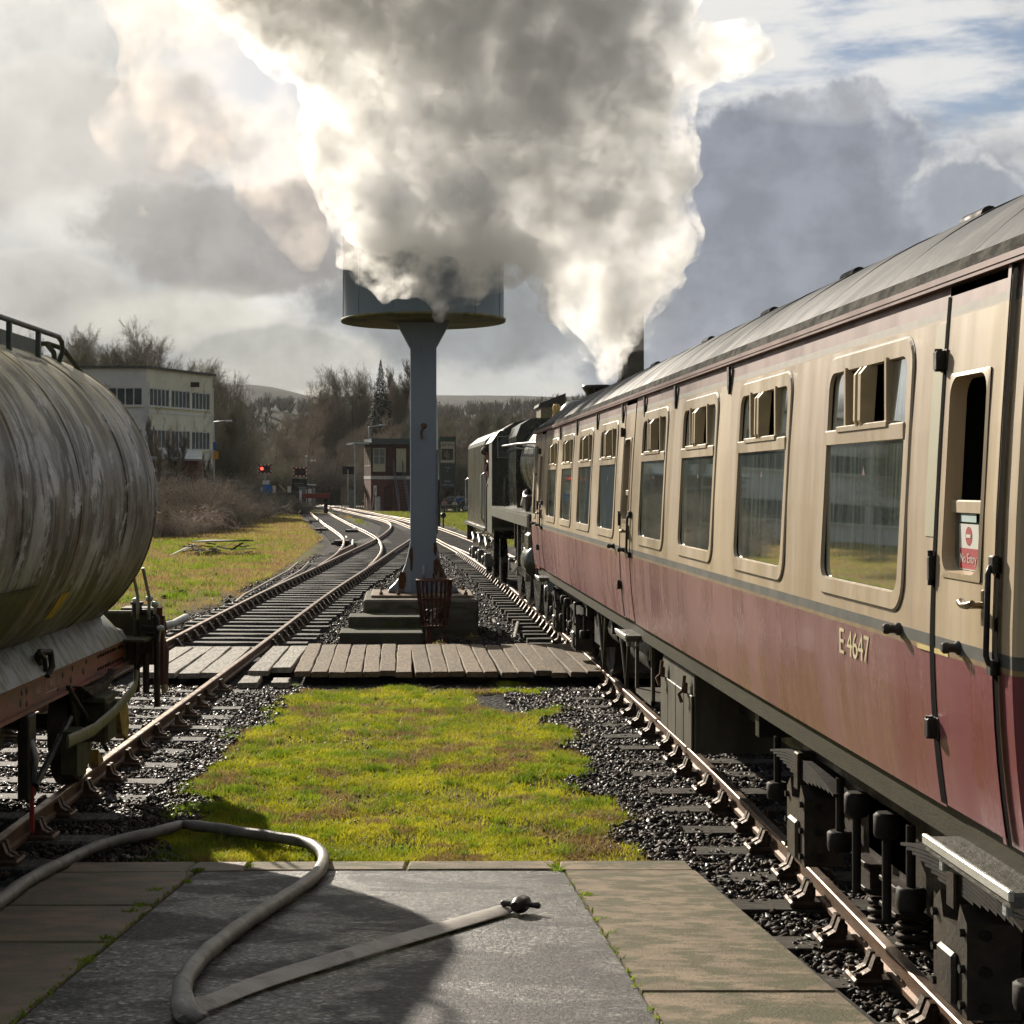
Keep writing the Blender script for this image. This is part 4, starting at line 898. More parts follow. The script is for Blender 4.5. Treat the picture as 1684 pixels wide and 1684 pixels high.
# footboards
M_step = mat('worn_step_wood', (0.085, 0.08, 0.06), (0.14, 0.135, 0.12), 0.6, 0, 7, (1, 0.5, 1), bump=0.6, bscale=30)
for y0, y1 in ((5.36, 6.24), (14.42, 15.10), (23.3, 23.95)):
    mb = MB(); mb.bbox(1.965, 2.20, y0, y1, 1.035, 1.085, 0.01); st_ = mb.build('footboard', M_step, coach)
    mb = MB(); mb.bbox(1.955, 1.975, y0-0.004, y1+0.004, 1.06, 1.093, 0.004); mb.build('step_nosing', mat('bright_worn_nosing', (0.55, 0.55, 0.5), (0.45, 0.45, 0.4), 0.35, 0.3, 9), st_)
    for yy in (y0+0.12, y1-0.12): mb = MB(); mb.tube([(2.0, yy, 1.035), (1.99, yy, 1.0), (2.06, yy, 0.97), (2.12, yy, 1.05)], 0.009, 6); mb.bbox(1.985, 2.01, yy-0.02, yy+0.02, 0.985, 1.03, 0.004); mb.build('step_bracket', M_galv, st_)
# battery box, cupboards and brake gear hung below
M_box = mat('grimy_battery_box', (0.10, 0.095, 0.07), (0.06, 0.052, 0.038), 0.55, 0.1, 4, (1, 1, 0.4), bump=0.15)
mb = MB(); mb.bbox(2.17, 2.85, 12.25, 13.72, 0.42, 1.0, 0.012); bb = mb.build('battery_box', M_box, coach)
for a, b in ((12.27, 12.60), (12.62, 12.96), (12.98, 13.33), (13.35, 13.70)):
    mb = MB(); mb.bbox(2.150, 2.168, a, b, 0.44, 0.84, 0.004); mb.build('cover', M_box, bb)
for a in (12.45, 13.5): mb = MB(); mb.tube([(2.13, a, 0.97), (2.12, a, 0.86), (2.09, a+0.02, 0.83), (2.11, a, 0.77)], 0.014, 6); mb.bbox(2.12, 2.15, a-0.03, a+0.03, 0.84, 0.92, 0.005); mb.build('clasp', M_rust, bb)
mb = MB(); mb.box(2.16, 2.19, 14.25, 14.30, 0.5, 1.02); mb.box(2.16, 2.19, 15.2, 15.25, 0.5, 1.02); mb.box(2.16, 2.5, 14.25, 15.25, 0.50, 0.54); mb.box(2.5, 2.55, 14.25, 15.25, 0.5, 1.02); mb.build('open_locker', M_box, coach)
mb = MB(); mb.cyl((2.6, 16.0, 0.75), (2.6, 17.4, 0.75), 0.22, n=20); mb.cyl((2.5, 17.9, 0.8), (2.5, 18.6, 0.8), 0.17, n=16); mb.bbox(2.3, 3.2, 18.9, 19.6, 0.55, 1.0, 0.02)
mb.tube([(3.2, 9.5, 0.6), (3.2, 20.5, 0.6)], 0.035, 8); mb.build('brake_cylinder', M_black, coach)
for yy in (15.9, 17.7): mb = MB(); mb.tube([(2.2, yy, 1.04), (2.22, yy+0.35, 0.42), (2.2, yy+0.7, 1.04)], 0.018, 6); mb.build('truss_strap', M_box, coach)
# bogies
M_bog = mat('grimy_bogie_brown', (0.05, 0.036, 0.025), (0.022, 0.017, 0.012), 0.6, 0.2, 6, rrange=0.12, bump=0.3, bscale=25)
M_bogl = mat('worn_axlebox_edge', (0.085, 0.068, 0.05), (0.045, 0.038, 0.028), 0.5, 0.3, 6, bump=0.3)
def wheel_mb(x, y, r, w_=0.125, side=-1):
    mb = MB(); mb.lathe([(0.10, side*-0.02), (0.10, side*0.07), (r-0.10, side*0.02), (r-0.06, side*0.05), (r, side*0.05), (r, -side*0.05), (r+0.03, -side*0.055), (r+0.03, -side*0.08), (r-0.06, -side*0.08), (r-0.1, -side*0.02), (0.1, -side*0.06)], (x, y, r), 32, axis='X')
    return mb
def bogie(yc):
    bg = thing('bogie_tmp', (CX, yc, 0), None, None)
    bpy.data.objects.remove(bg)
    base = MB(); X1 = 2.33
    # side frame: deep plate dropping between the wheels
    for sx in (1, -1):
        xa = CX-sx*(CX-X1); xb = xa+sx*0.05
        poly = [(yc-1.75, 0.80), (yc-1.75, 0.93), (yc+1.75, 0.93), (yc+1.75, 0.80), (yc+0.85, 0.72), (yc+0.72, 0.50), (yc-0.72, 0.50), (yc-0.85, 0.72)]
        base.prism(poly, min(xa, xb), max(xa, xb), 'X')
        base.prism([(yc-1.8, 0.89), (yc-1.8, 0.935), (yc+1.8, 0.935), (yc+1.8, 0.89)], min(xa, xb)-0.04, max(xa, xb)+0.05, 'X')
    base.box(X1, 2*CX-X1, yc-0.35, yc+0.35, 0.60, 0.86); base.box(X1, 2*CX-X1, yc-1.72, yc-1.6, 0.75, 0.9); base.box(X1, 2*CX-X1, yc+1.6, yc+1.72, 0.75, 0.9)
    fr = base.build('bogie_frame', M_bog, coach)
    for ya in (yc-1.29, yc+1.29):
        mb = wheel_mb(2.70, ya, 0.457); wh = mb.build('wheel', M_dkgrey, fr)
        mb = wheel_mb(4.12, ya, 0.457, side=1); mb.build('wheel', M_dkgrey, fr)
        mb = MB(); mb.cyl((2.3, ya, 0.457), (4.5, ya, 0.457), 0.08, n=14); mb.build('axle', M_black, fr)
        # axlebox with stepped casting and bolts
        mb = MB(); mb.prism([(ya-0.20, 0.33), (ya-0.20, 0.70), (ya-0.12, 0.76), (ya-0.08, 0.66), (ya+0.08, 0.66), (ya+0.12, 0.76), (ya+0.20, 0.70), (ya+0.20, 0.33)], 2.19, 2.40, 'X')
        mb.bbox(2.165, 2.20, ya-0.10, ya+0.10, 0.36, 0.56, 0.015); ab = mb.build('axlebox', M_bogl, fr)
        for dz_ in (0.38, 0.52, 0.66):
            for s in (-1, 1): mb = MB(); mb.cyl((2.26, ya+s*0.2, dz_), (2.26, ya+s*0.225, dz_), 0.022, n=6); mb.build('bolt', M_black, ab); mb = MB(); mb.cyl((2.192, ya+s*0.165, dz_), (2.17, ya+s*0.165, dz_), 0.018, n=6); mb.build('bolt', M_black, ab)
        # laminated spring over the axlebox
        mb = MB()
        for i in range(7):
            L = 0.72-i*0.085; z = 0.885-i*0.016; pts = [(2.25, ya-L+2*L*k/8, z-0.07*((2*k/8-1)*L/0.72)**2+0.0) for k in range(9)]
            for k in range(8):
                a, b = pts[k], pts[k+1]; mb.add([(2.21, a[1], a[2]-0.007), (2.30, a[1], a[2]-0.007), (2.30, b[1], b[2]-0.007), (2.21, b[1], b[2]-0.007), (2.21, a[1], a[2]+0.006), (2.30, a[1], a[2]+0.006), (2.30, b[1], b[2]+0.006), (2.21, b[1], b[2]+0.006)], [(0, 3, 2, 1), (4, 5, 6, 7), (0, 1, 5, 4), (1, 2, 6, 5), (2, 3, 7, 6), (3, 0, 4, 7)])
        mb.build('leaf_spring', M_dkgrey, fr)
        mb = MB(); mb.bbox(2.19, 2.32, ya-0.05, ya+0.05, 0.72, 0.92, 0.008); mb.build('spring_buckle', M_bog, fr)
        for s in (-1, 1):
            mb = MB(); yy = ya+s*0.70; mb.cyl((2.25, yy, 0.60), (2.25, yy, 0.90), 0.022, n=8); mb.lathe([(0.06, 0), (0.065, 0.02), (0.065, 0.09), (0.05, 0.10)], (2.25, yy, 0.53), 14); mb.build('spring_hanger', M_dkgrey, fr)
    # bolster springs, planks and swing links in the middle
    for s in (-1, 1):
        yy = yc+s*0.23
        mb = MB(); tp = [(2.38+0.075*math.cos(t), yy+0.075*math.sin(t), 0.25+0.18*t/(8*math.pi)) for t in np.linspace(0, 8*math.pi, 90)]; mb.tube(tp, 0.016, 6); mb.build('coil_spring', M_bog, fr)
        mb = MB(); mb.bbox(2.25, 2.52, yy-0.13, yy+0.13, 0.43, 0.45, 0.004); mb.bbox(2.27, 2.50, yy-0.115, yy+0.115, 0.45, 0.55, 0.006); mb.bbox(2.25, 2.52, yy-0.13, yy+0.13, 0.55, 0.57, 0.004); mb.build('spring_cap', M_bog, fr)
        mb = MB(); y2 = yc+s*0.25-0.08; mb.cyl((2.22, y2, 0.42), (2.22, y2, 0.80), 0.022, n=8); mb.lathe([(0.05, 0), (0.06, 0.015), (0.06, 0.10), (0.045, 0.115)], (2.22, y2, 0.79), 14); mb.build('swing_link', M_dkgrey, fr)
    mb = MB(); mb.bbox(2.44, 2.60, yc-0.5, yc+0.5, 0.22, 0.25, 0.006); mb.build('spring_plank', M_bog, fr)
    mb = MB()
    for ya in (yc-1.29, yc+1.29):
        s = 1 if ya < yc else -1
        mb.bbox(2.62, 2.78, ya+s*0.49, ya+s*0.56, 0.2, 0.72, 0.01); mb.tube([(2.5, ya+s*0.55, 0.25), (2.5, ya+s*0.9, 0.32)], 0.02, 6)
    mb.build('brake_shoe', M_rust, fr)
bogie(7.93); bogie(22.15)
# vacuum hoses and gear at the far end
for (xx, yy) in ((2.5, 25.0), (2.75, 25.15), (3.0, 25.1)): mb = MB(); mb.tube([(xx, yy, 1.05), (xx-0.08, yy+0.12, 0.85), (xx-0.05, yy+0.2, 0.6), (xx+0.06, yy+0.15, 0.42), (xx+0.15, yy+0.05, 0.55)], 0.028, 8); mb.build('brake_hose', M_rubber, coach)
for xx in (2.54, 4.28):
    mb = MB(); mb.lathe([(0.08, 0), (0.08, 0.35), (0.11, 0.36), (0.13, 0.40), (0.22, 0.41), (0.22, 0.43), (0.1, 0.45)], (xx, 25.12, 1.06), 20, axis='Y'); mb.build('buffer', M_dkgrey, coach)
    mb = MB(); mb.lathe([(0.08, 0), (0.08, -0.35), (0.11, -0.36), (0.22, -0.41), (0.22, -0.43), (0.1, -0.45)], (xx, 5.40, 1.06), 20, axis='Y'); mb.build('buffer', M_dkgrey, coach)
# ================================================================ tank wagon, local frame: +y along the track away from the eye, origin at the far headstock
wg = thing('tank_wagon', (-3.29, 15.05, 0), 'dirty grey-green tank wagon with a red underframe standing on the left-hand track', 'tank wagon', rz=-0.052)
def tank_mat():
    m = bpy.data.materials.new('streaked_tank_paint'); m.use_nodes = True; m.node_tree.nodes.clear(); n = N(m.node_tree)
    tcx = n.node('ShaderNodeTexCoord').outputs['Object']; x, y, z = n.sep(tcx)
    ang = n.math('ARCTAN2', n.math('SUBTRACT', z, 2.25), x)
    # skewed slightly so runs wander along the barrel
    v = n.comb(n.math('MULTIPLY', y, 2.2), n.math('MULTIPLY', ang, 0.55), 0.0); v2 = n.comb(n.math('MULTIPLY', y, 1.0), n.math('MULTIPLY', ang, 1.0), 3.0)
    s1 = n.noise(v, 2.2, 9, 0.72, 0.5); s2 = n.noise(v2, 1.3, 7, 0.62, 0.6); s3 = n.noise(v, 6.5, 7, 0.75, 0.4); s4 = n.noise(tcx, 45, 4, 0.75); s5 = n.noise(v2, 2.7, 8, 0.7, 0.3)
    c = n.mix(n.mapr(s2, 0.40, 0.60), (0.34, 0.35, 0.34), (0.15, 0.145, 0.115))
    c = n.mix(n.mapr(s5, 0.50, 0.60, 0, 0.8), c, (0.05, 0.046, 0.026))
    c = n.mix(n.mapr(s1, 0.48, 0.56, 0, 0.9), c, (0.028, 0.028, 0.014))
    c = n.mix(n.mapr(s3, 0.54, 0.64, 0, 0.6), c, (0.055, 0.055, 0.03))
    c = n.mix(n.mapr(s5, 0.45, 0.38, 0, 0.85), c, (0.55, 0.56, 0.55))
    up = n.mapr(z, 2.5, 3.3)
    c = n.mix(n.math('MULTIPLY', up, n.mapr(s1, 0.55, 0.4, 0.25, 0.95)), c, (0.46, 0.37, 0.15))  # upper barrel: mossy yellow plus the grazing sun's golden tone painted in
    low = n.mapr(z, 1.95, 1.35)
    c = n.mix(n.math('MULTIPLY', low, n.mapr(s3, 0.35, 0.6, 0.25, 0.85)), c, (0.10, 0.09, 0.05))
    c = n.mix(n.math('MULTIPLY', n.mapr(n.noise(v, 1.3, 6, 0.6), 0.55, 0.66), 0.5), c, (0.15, 0.085, 0.04))
    c = n.mix(n.mapr(s4, 0.52, 0.72, 0, 0.4), c, (0.03, 0.03, 0.02))
    b = n.node('ShaderNodeBsdfPrincipled'); n.put(b.inputs['Base Color'], c); n.put(b.inputs['Roughness'], n.mapr(s1, 0.3, 0.7, 0.38, 0.62)); b.inputs['Specular IOR Level'].default_value = 0.45
    bn = n.node('ShaderNodeBump'); bn.inputs['Strength'].default_value = 0.3; bn.inputs['Distance'].default_value = 0.01; n.put(bn.inputs['Height'], s3); n.l.new(bn.outputs[0], b.inputs['Normal'])
    n.l.new(b.outputs[0], n.node('ShaderNodeOutputMaterial').inputs[0]); return m
M_tank = tank_mat(); TR = 1.265; TZ = 2.26; YE = -0.62; YB = -7.6
prof = [(0, YE+0.30), (0.35, YE+0.285), (0.7, YE+0.22), (0.95, YE+0.14), (1.10, YE+0.05), (1.17, YE-0.03), (TR, YE-0.12)]
prof += [(TR+0.004*math.sin(k*1.7), y) for k, y in enumerate(np.linspace(YE-0.3, YB+0.3, 24))]+[(1.1, YB), (0.7, YB-0.2), (0, YB-0.28)]
mb = MB(); mb.lathe(prof, (0, 0, TZ), 96, axis='Y'); tank = mb.build('tank', M_tank, wg)
for y in (YE-0.10, YE-1.25, YE-2.75, YE-4.2, YE-5.6):
    mb = MB(); mb.lathe([(TR-0.01, -0.02), (TR+0.007, -0.012), (TR+0.007, 0.012), (TR-0.01, 0.02)], (0, y, TZ), 96, axis='Y'); mb.build('weld_band', M_tank, tank)
def tsurf(y, deg, d=0.006): t = R(deg); return Vector(((TR+d)*math.cos(t), y, TZ+(TR+d)*math.sin(t)))
def plate(y0, y1, a0, a1, matl, name, d=0.008, skew=0.0):
    mb = MB(); k = 8; vs = []
    for i in range(k+1):
        a = a0+(a1-a0)*i/k; vs += [tsurf(y0+skew*i/k, a, d), tsurf(y1+skew*i/k, a, d)]
    mb.add(vs, [(2*i, 2*i+1, 2*i+3, 2*i+2) for i in range(k)]); return mb.build(name, matl, tank)
M_yel = mat('faded_yellow_label', (0.60, 0.42, 0.05), (0.42, 0.30, 0.05), 0.6, 0, 8, bump=0.2)
plate(-3.28, -3.04, -30, -40, M_yel, 'yellow_label')
plate(-5.0, -4.15, -25, -44, mat('dark_green_label', (0.11, 0.11, 0.045), (0.07, 0.075, 0.03), 0.6, 0, 6), 'green_label')
plate(-5.03, -4.12, -24.2, -24.7, M_black, 'label_edge', 0.01)
# CORUS-like writing is too small to read: a line of dark capitals near the top
put = text_mesh('COMPARTMENT', 0.10, M_black, 0.001); o = link('lettering', put, tank); p = tsurf(-2.62, 56, 0.012); o.location = p
o.rotation_euler = Matrix(((0, math.cos(R(146)), math.cos(R(56))), (1, 0, 0), (0, math.sin(R(146)), math.sin(R(56))))).to_euler(); o.name = 'faded_lettering'
# flared cradle skirt
M_skirt = mat('pale_grey_skirt', (0.36, 0.37, 0.36), (0.22, 0.23, 0.17), 0.55, 0, 3.5, (1, 2, 1), (0.09, 0.10, 0.04), 1.5, 0.55, 0.75, 0.3, 30)
for s in (1, -1):
    mb = MB(); rows_ = []
    for i, y in enumerate([YE+0.30, YE+0.18, YE+0.02]+list(np.linspace(YE-0.2, YB, 14))):
        e = [0.82, 0.92, 0.98][i] if i < 3 else 1.0
        rows_.append([(s*0.60*e, y, 1.215-(0.05 if i == 0 else 0)), (s*0.76*e, y, 1.30-(0.1 if i == 0 else 0)), (s*0.88, y, 1.12), (s*0.93, y, 1.035)])
    vs = [p for r__ in rows_ for p in r__]; mb.add(vs, [(j*4+i, j*4+i+1, (j+1)*4+i+1, (j+1)*4+i) for j in range(len(rows_)-1) for i in range(3)], 0, True); mb.build('cradle_skirt', M_skirt, wg)
mb = MB(); mb.bbox(0.86, 0.90, -3.1, -2.98, 1.10, 1.2, 0.01); mb.tube([(0.9, -3.12, 1.2), (0.95, -3.0, 1.19), (0.95, -2.95, 1.08), (0.93, -3.02, 1.02)], 0.025, 8); mb.tube([(0.92, -3.2, 1.21), (0.93, -3.08, 1.15), (0.93, -3.05, 1.06)], 0.018, 6); mb.build('lashing_ring', M_black, wg)
# red solebars
def solemat():
    m = mat('faded_red_solebar', (0.30, 0.12, 0.09), (0.22, 0.10, 0.08), 0.55, 0, 3, (1, 1, 2), (0.10, 0.085, 0.06), 1.6, 0.56, 0.8, 0.2, 30); return m
M_sol = solemat()
for s in (1, -1):
    mb = MB(); a, b = (0.83, 0.90) if s == 1 else (-0.90, -0.83)
    mb.box(a if s == 1 else a+0.04, b if s == -1 else b-0.04, -7.8, -0.05, 0.80, 1.02); mb.box(a, b+0.0, -7.8, -0.05, 0.80, 0.825); mb.box(a, b, -7.8, -0.05, 1.0, 1.025)
    sb = mb.build('solebar', M_sol, wg)
    if s == 1:
        mb = MB(); mb.cyl((0, 0, 0), (0.010, 0, 0), 0.014, n=8); rv = mb.build('rivet', M_black, mesh_only=True)
        for y in list(np.arange(-0.25, -1.2, -0.09)):
            for z in (0.965, 0.86): link('rivet', rv, sb, (0.862, y, z))
        hx_ = 0.861
        for (y, z, r_h) in [(-1.55, 0.98, 0.035), (-1.65, 0.90, 0.028), (-2.0, 0.965, 0.03), (-2.05, 0.88, 0.03), (-2.3, 0.95, 0.03), (-2.45, 0.86, 0.028), (-3.3, 0.95, 0.03), (-3.45, 0.88, 0.03), (-3.42, 0.95, 0.026), (-3.3, 0.86, 0.026)]:
            mb = MB(); mb.lathe([(r_h, 0), (r_h*0.8, 0.004), (0, 0.004)], (hx_, y, z), 12, axis='X'); mb.build('lightening_hole', M_rubber, sb)
        M_sw = mat('chalky_white_stencil', (0.6, 0.5, 0.44), None, 0.7)
        tm = text_mesh('BRT', 0.075, M_sw, 0.0005); o = link('lettering', tm, sb, (hx_+0.003, -2.62, 0.925)); o.rotation_euler = (R(90), 0, R(90))
        tm = text_mesh('14.8t', 0.075, M_sw, 0.0005); o = link('lettering', tm, sb, (hx_+0.003, -3.02, 0.915)); o.rotation_euler = (R(90), 0, R(90))
        mb = MB()
        for (ya_, yb_, za_, zb_) in ((-2.80, -2.44, 0.975, 0.98), (-2.80, -2.44, 0.865, 0.87), (-2.80, -2.795, 0.865, 0.98), (-2.445, -2.44, 0.865, 0.98)): mb.box(hx_+0.001, hx_+0.004, ya_, yb_, za_, zb_)
        mb.build('panel_outline', M_sw, sb)
        mb = MB(); mb.box(hx_, hx_+0.004, -0.52, -0.40, 0.94, 0.99); mb.build('blue_label', mat('pale_label', (0.35, 0.42, 0.42)), sb)
M_olive = mat('mossy_dark_metal', (0.045, 0.045, 0.028), (0.08, 0.08, 0.04), 0.65, 0.1, 6, bump=0.2)
mb = MB(); mb.bbox(-1.12, 1.12, -0.06, 0.04, 0.78, 1.26, 0.02); mb.bbox(-0.8, 0.8, -7.6, -0.06, 0.84, 0.95, 0.02); mb.bbox(0.86, 1.12, -0.5, -0.05, 1.02, 1.045, 0.006); mb.build('headstock', M_olive, wg)
for s in (1, -1):
    mb = MB(); mb.lathe([(0.15, 0.0), (0.15, 0.04), (0.12, 0.06), (0.11, 0.36), (0.07, 0.37), (0.07, 0.50), (0.19, 0.52), (0.225, 0.54), (0.225, 0.555), (0.1, 0.58), (0, 0.585)], (s*0.88, 0.04, 1.05), 28, axis='Y'); bf = mb.build('buffer', M_olive, wg)
    mb = MB(); mb.bbox(s*0.88-0.15, s*0.88+0.15, 0.30, 0.58, 1.235, 1.26, 0.006); mb.build('buffer_step', M_olive, bf)
mb = MB(); mb.tube([(0, 0.05, 1.0), (0, 0.25, 0.95), (0, 0.35, 0.75), (0.03, 0.33, 0.6)], 0.03, 8); mb.tube([(0, 0.33, 0.75), (0.06, 0.36, 0.62), (0, 0.38, 0.5), (-0.06, 0.36, 0.62), (0, 0.33, 0.75)], 0.022, 8); mb.build('coupling', M_black, wg)
# pipes, ladder and taps on the end
for x in (1.0, 1.10): mb = MB(); mb.tube([(x, -0.22, 1.2), (x+0.01, -0.26, 1.4), (x-0.03, -0.34, 1.66)], 0.015, 8); mb.build('ladder_stile', M_skirt, wg)
mb = MB(); mb.tube([(0.98, -0.16, 0.55), (0.98, -0.16, 1.22), (1.0, -0.16, 1.26), (1.12, -0.16, 1.26), (1.16, -0.16, 1.20), (1.16, -0.16, 0.42)], 0.028, 8); mb.cyl((0.98, -0.16, 1.22), (0.98, -0.16, 1.33), 0.045, n=10); mb.cyl((0.98, -0.16, 1.33), (0.98, -0.16, 1.35), 0.06, n=10)
mb.tube([(1.06, -0.12, 0.98), (1.06, -0.12, 1.06), (1.14, -0.12, 1.06)], 0.02, 8); mb.tube([(1.07, -0.2, 0.9), (1.07, -0.2, 0.55)], 0.03, 8); mb.bbox(1.0, 1.2, -0.19, -0.13, 1.10, 1.14, 0.01); mb.build('brake_pipe', M_black, wg)
for x, z in ((0.98, 1.36), (1.10, 1.38), (1.15, 1.33), (1.20, 1.12)): mb = MB(); mb.lathe([(0.0, -0.03), (0.03, -0.02), (0.035, 0), (0.03, 0.02), (0, 0.03)], (x, -0.2, z), 8); mb.tube([(x, -0.2, z), (x-0.02, -0.17, z-0.12)], 0.010, 6); mb.build('valve_tap', M_galv, wg)
mb = MB(); mb.tube([(1.16, -0.05, 1.3), (1.14, 0.02, 1.1), (1.2, 0.05, 0.9), (1.2, 0.0, 0.6)], 0.03, 8); mb.bbox(1.13, 1.2, -0.04, 0.02, 0.6, 1.22, 0.01); mb.build('hose_bracket', mat('red_brown_paint', (0.10, 0.03, 0.025), (0.07, 0.025, 0.02), 0.5), wg)
mb = MB(); mb.prism([(0.0, 0.98), (0.08, 0.98), (0.22, 0.62), (0.26, 0.52), (0.16, 0.50), (0.10, 0.62)], 1.14, 1.18, 'X'); mb.build('lamp_iron', mat('chipped_orange_white', (0.30, 0.16, 0.09), (0.36, 0.33, 0.27), 0.6, 0, 14, lo=0.45, hi=0.55), wg)
# wheels and running gear
for ya in (-1.5, -6.1):
    for s in (1, -1):
        mb = MB(); r0 = 0.47; mb.lathe([(0.10, s*0.07), (0.16, s*0.07), (r0-0.12, s*0.01), (r0-0.07, s*0.05), (r0, s*0.055), (r0, -s*0.05), (r0+0.03, -s*0.055), (r0+0.03, -s*0.085), (r0-0.07, -s*0.08), (r0-0.12, -s*0.03), (0.1, -s*0.06)], (s*0.745, ya, r0), 36, axis='X'); mb.build('wheel', M_black, wg)
        mb = MB(); x0, x1 = (0.86, 1.06) if s == 1 else (-1.06, -0.86); mb.bbox(x0, x1, ya-0.17, ya+0.17, 0.34, 0.66, 0.02); mb.bbox(x0, x1, ya-0.24, ya+0.24, 0.66, 0.70, 0.01); mb.build('axlebox', M_olive, wg)
        mb = MB(); mb.prism([(ya-0.55, 0.81), (ya+0.55, 0.81), (ya+0.24, 0.36), (ya+0.20, 0.36), (ya+0.20, 0.72), (ya-0.20, 0.72), (ya-0.20, 0.36), (ya-0.24, 0.36)], s*0.84-0.01, s*0.84+0.01, 'X'); mb.build('axle_guard', M_olive, wg)
        mb = MB()
        for i in range(6):
            L = 0.62-0.085*i; z = 0.80-0.015*i
            for k in range(6):
                y_a = ya-L+2*L*k/6; y_b = ya-L+2*L*(k+1)/6; f_ = lambda yy: z+0.06*((yy-ya)/0.62)**2-0.03
                mb.add([(s*0.93-0.04, y_a, f_(y_a)-0.006), (s*0.93+0.04, y_a, f_(y_a)-0.006), (s*0.93+0.04, y_b, f_(y_b)-0.006), (s*0.93-0.04, y_b, f_(y_b)-0.006), (s*0.93-0.04, y_a, f_(y_a)+0.006), (s*0.93+0.04, y_a, f_(y_a)+0.006), (s*0.93+0.04, y_b, f_(y_b)+0.006), (s*0.93-0.04, y_b, f_(y_b)+0.006)], [(0, 3, 2, 1), (4, 5, 6, 7), (0, 1, 5, 4), (1, 2, 6, 5), (2, 3, 7, 6), (3, 0, 4, 7)])
        mb.build('leaf_spring', M_black, wg)
    mb = MB(); mb.cyl((-0.9, ya, 0.47), (0.9, ya, 0.47), 0.07, n=12); mb.build('axle', M_black, wg)
# long hand brake lever in front of the far wheel, with its guard box
M_lev = mat('green_mossy_lever', (0.10, 0.10, 0.05), (0.16, 0.16, 0.11), 0.5, 0.2, 6)
mb = MB(); mb.tube([(1.10, -0.72, 0.80), (1.10, -0.76, 0.70), (1.10, -0.85, 0.66), (1.10, -1.6, 0.57), (1.10, -2.3, 0.53), (1.10, -3.1, 0.56)], 0.05, 8, flat=(0.25, 1), up=(0, 0, 1)); mb.build('hand_brake_lever', M_lev, wg)
mb = MB(); mb.prism([(-2.62, 0.24), (-2.62, 0.56), (-2.42, 0.57), (-2.40, 0.44), (-2.30, 0.44), (-2.28, 0.30), (-2.35, 0.2)], 0.93, 1.05, 'X'); mb.build('lever_guard', M_olive, wg)
mb = MB(); mb.prism([(-1.05, 0.52), (-0.85, 0.58), (-0.72, 0.50), (-0.66, 0.36), (-0.72, 0.22), (-0.95, 0.30)], 0.92, 1.02, 'X'); mb.build('yellow_damper', mat('dirty_yellow_casting', (0.40, 0.27, 0.04), (0.14, 0.10, 0.03), 0.55, 0, 5), wg)
mb = MB(); mb.tube([(0.9, -2.3, 0.85), (0.95, -1.2, 0.2)], 0.02, 6); mb.tube([(0.95, -3.4, 0.30), (0.92, -2.3, 0.62)], 0.025, 6); mb.bbox(0.85, 0.93, -3.5, -3.3, 0.22, 0.8, 0.01); mb.bbox(-0.5, 0.5, -4.2, -2.6, 0.45, 0.82, 0.03); mb.cyl((0.3, -5.4, 0.6), (0.3, -4.4, 0.6), 0.2, n=16); mb.build('brake_rigging', M_black, wg)
mb = MB(); mb.tube([(0.92, -3.42, 0.62), (0.96, -3.42, 0.5), (0.94, -3.42, 0.34), (0.90, -3.42, 0.46), (0.92, -3.42, 0.62)], 0.025, 8); mb.build('chain_link', M_galv, wg)
mb = MB(); mb.cyl((0.93, -3.42, 0.30), (0.93, -3.42, -0.02), 0.018, n=8); mb.build('release_cord', mat('red_cord', (0.25, 0.03, 0.02)), wg)
# walkway and hand rails on top
M_walk = mat('dark_green_walkway', (0.05, 0.06, 0.05), (0.09, 0.10, 0.085), 0.5, 0.3, 6)
for k in range(7):
    mb = MB(); mb.bbox(-0.28+0.105*k-0.045, -0.28+0.105*k+0.045, -5.8, -1.35, TZ+TR+0.005, TZ+TR+0.03, 0.004); mb.build('walkway_slat', M_walk, wg)
mb = MB()
for y in (-1.4, -2.4, -3.4, -4.4): mb.box(-0.32, 0.42, y-0.03, y+0.03, TZ+TR-0.06, TZ+TR+0.005)
mb.box(0.40, 0.44, -5.8, -1.35, TZ+TR-0.08, TZ+TR+0.035); mb.build('walkway_bearer', M_walk, wg)
def tz(x): return TZ+math.sqrt(TR*TR-x*x)
mb = MB(); rz_ = 3.60; mb.tube([(0.58, -6, rz_), (0.58, -1.35, rz_), (0.58, -1.24, rz_-0.03), (0.58, -1.2, rz_-0.10), (0.54, -1.19, tz(0.54)-0.02)], 0.022, 8)
for y in (-1.95, -2.75, -3.6): mb.box(0.56, 0.595, y-0.02, y+0.02, tz(0.58)-0.02, rz_)
mb.build('hand_rail', M_walk, wg)
mb = MB(); mb.tube([(-0.35, -0.98, rz_-0.02), (-0.30, -0.98, rz_-0.01), (0.1, -0.95, rz_-0.02), (0.38, -0.92, rz_-0.02), (0.50, -0.88, rz_-0.06), (0.62, -0.80, rz_-0.24), (0.66, -0.74, tz(0.66)-0.05)], 0.022, 8); mb.tube([(0.38, -0.93, rz_-0.03), (0.44, -0.95, rz_-0.1), (0.45, -0.96, tz(0.45)-0.02)], 0.024, 8); mb.build('hand_rail', M_olive, wg)
mb = MB(); mb.lathe([(0.26, -0.02), (0.26, 0.05), (0.29, 0.06), (0.29, 0.08), (0.1, 0.1), (0, 0.1)], (0, -6.2, TZ+TR), 20); mb.build('manhole', M_walk, wg)
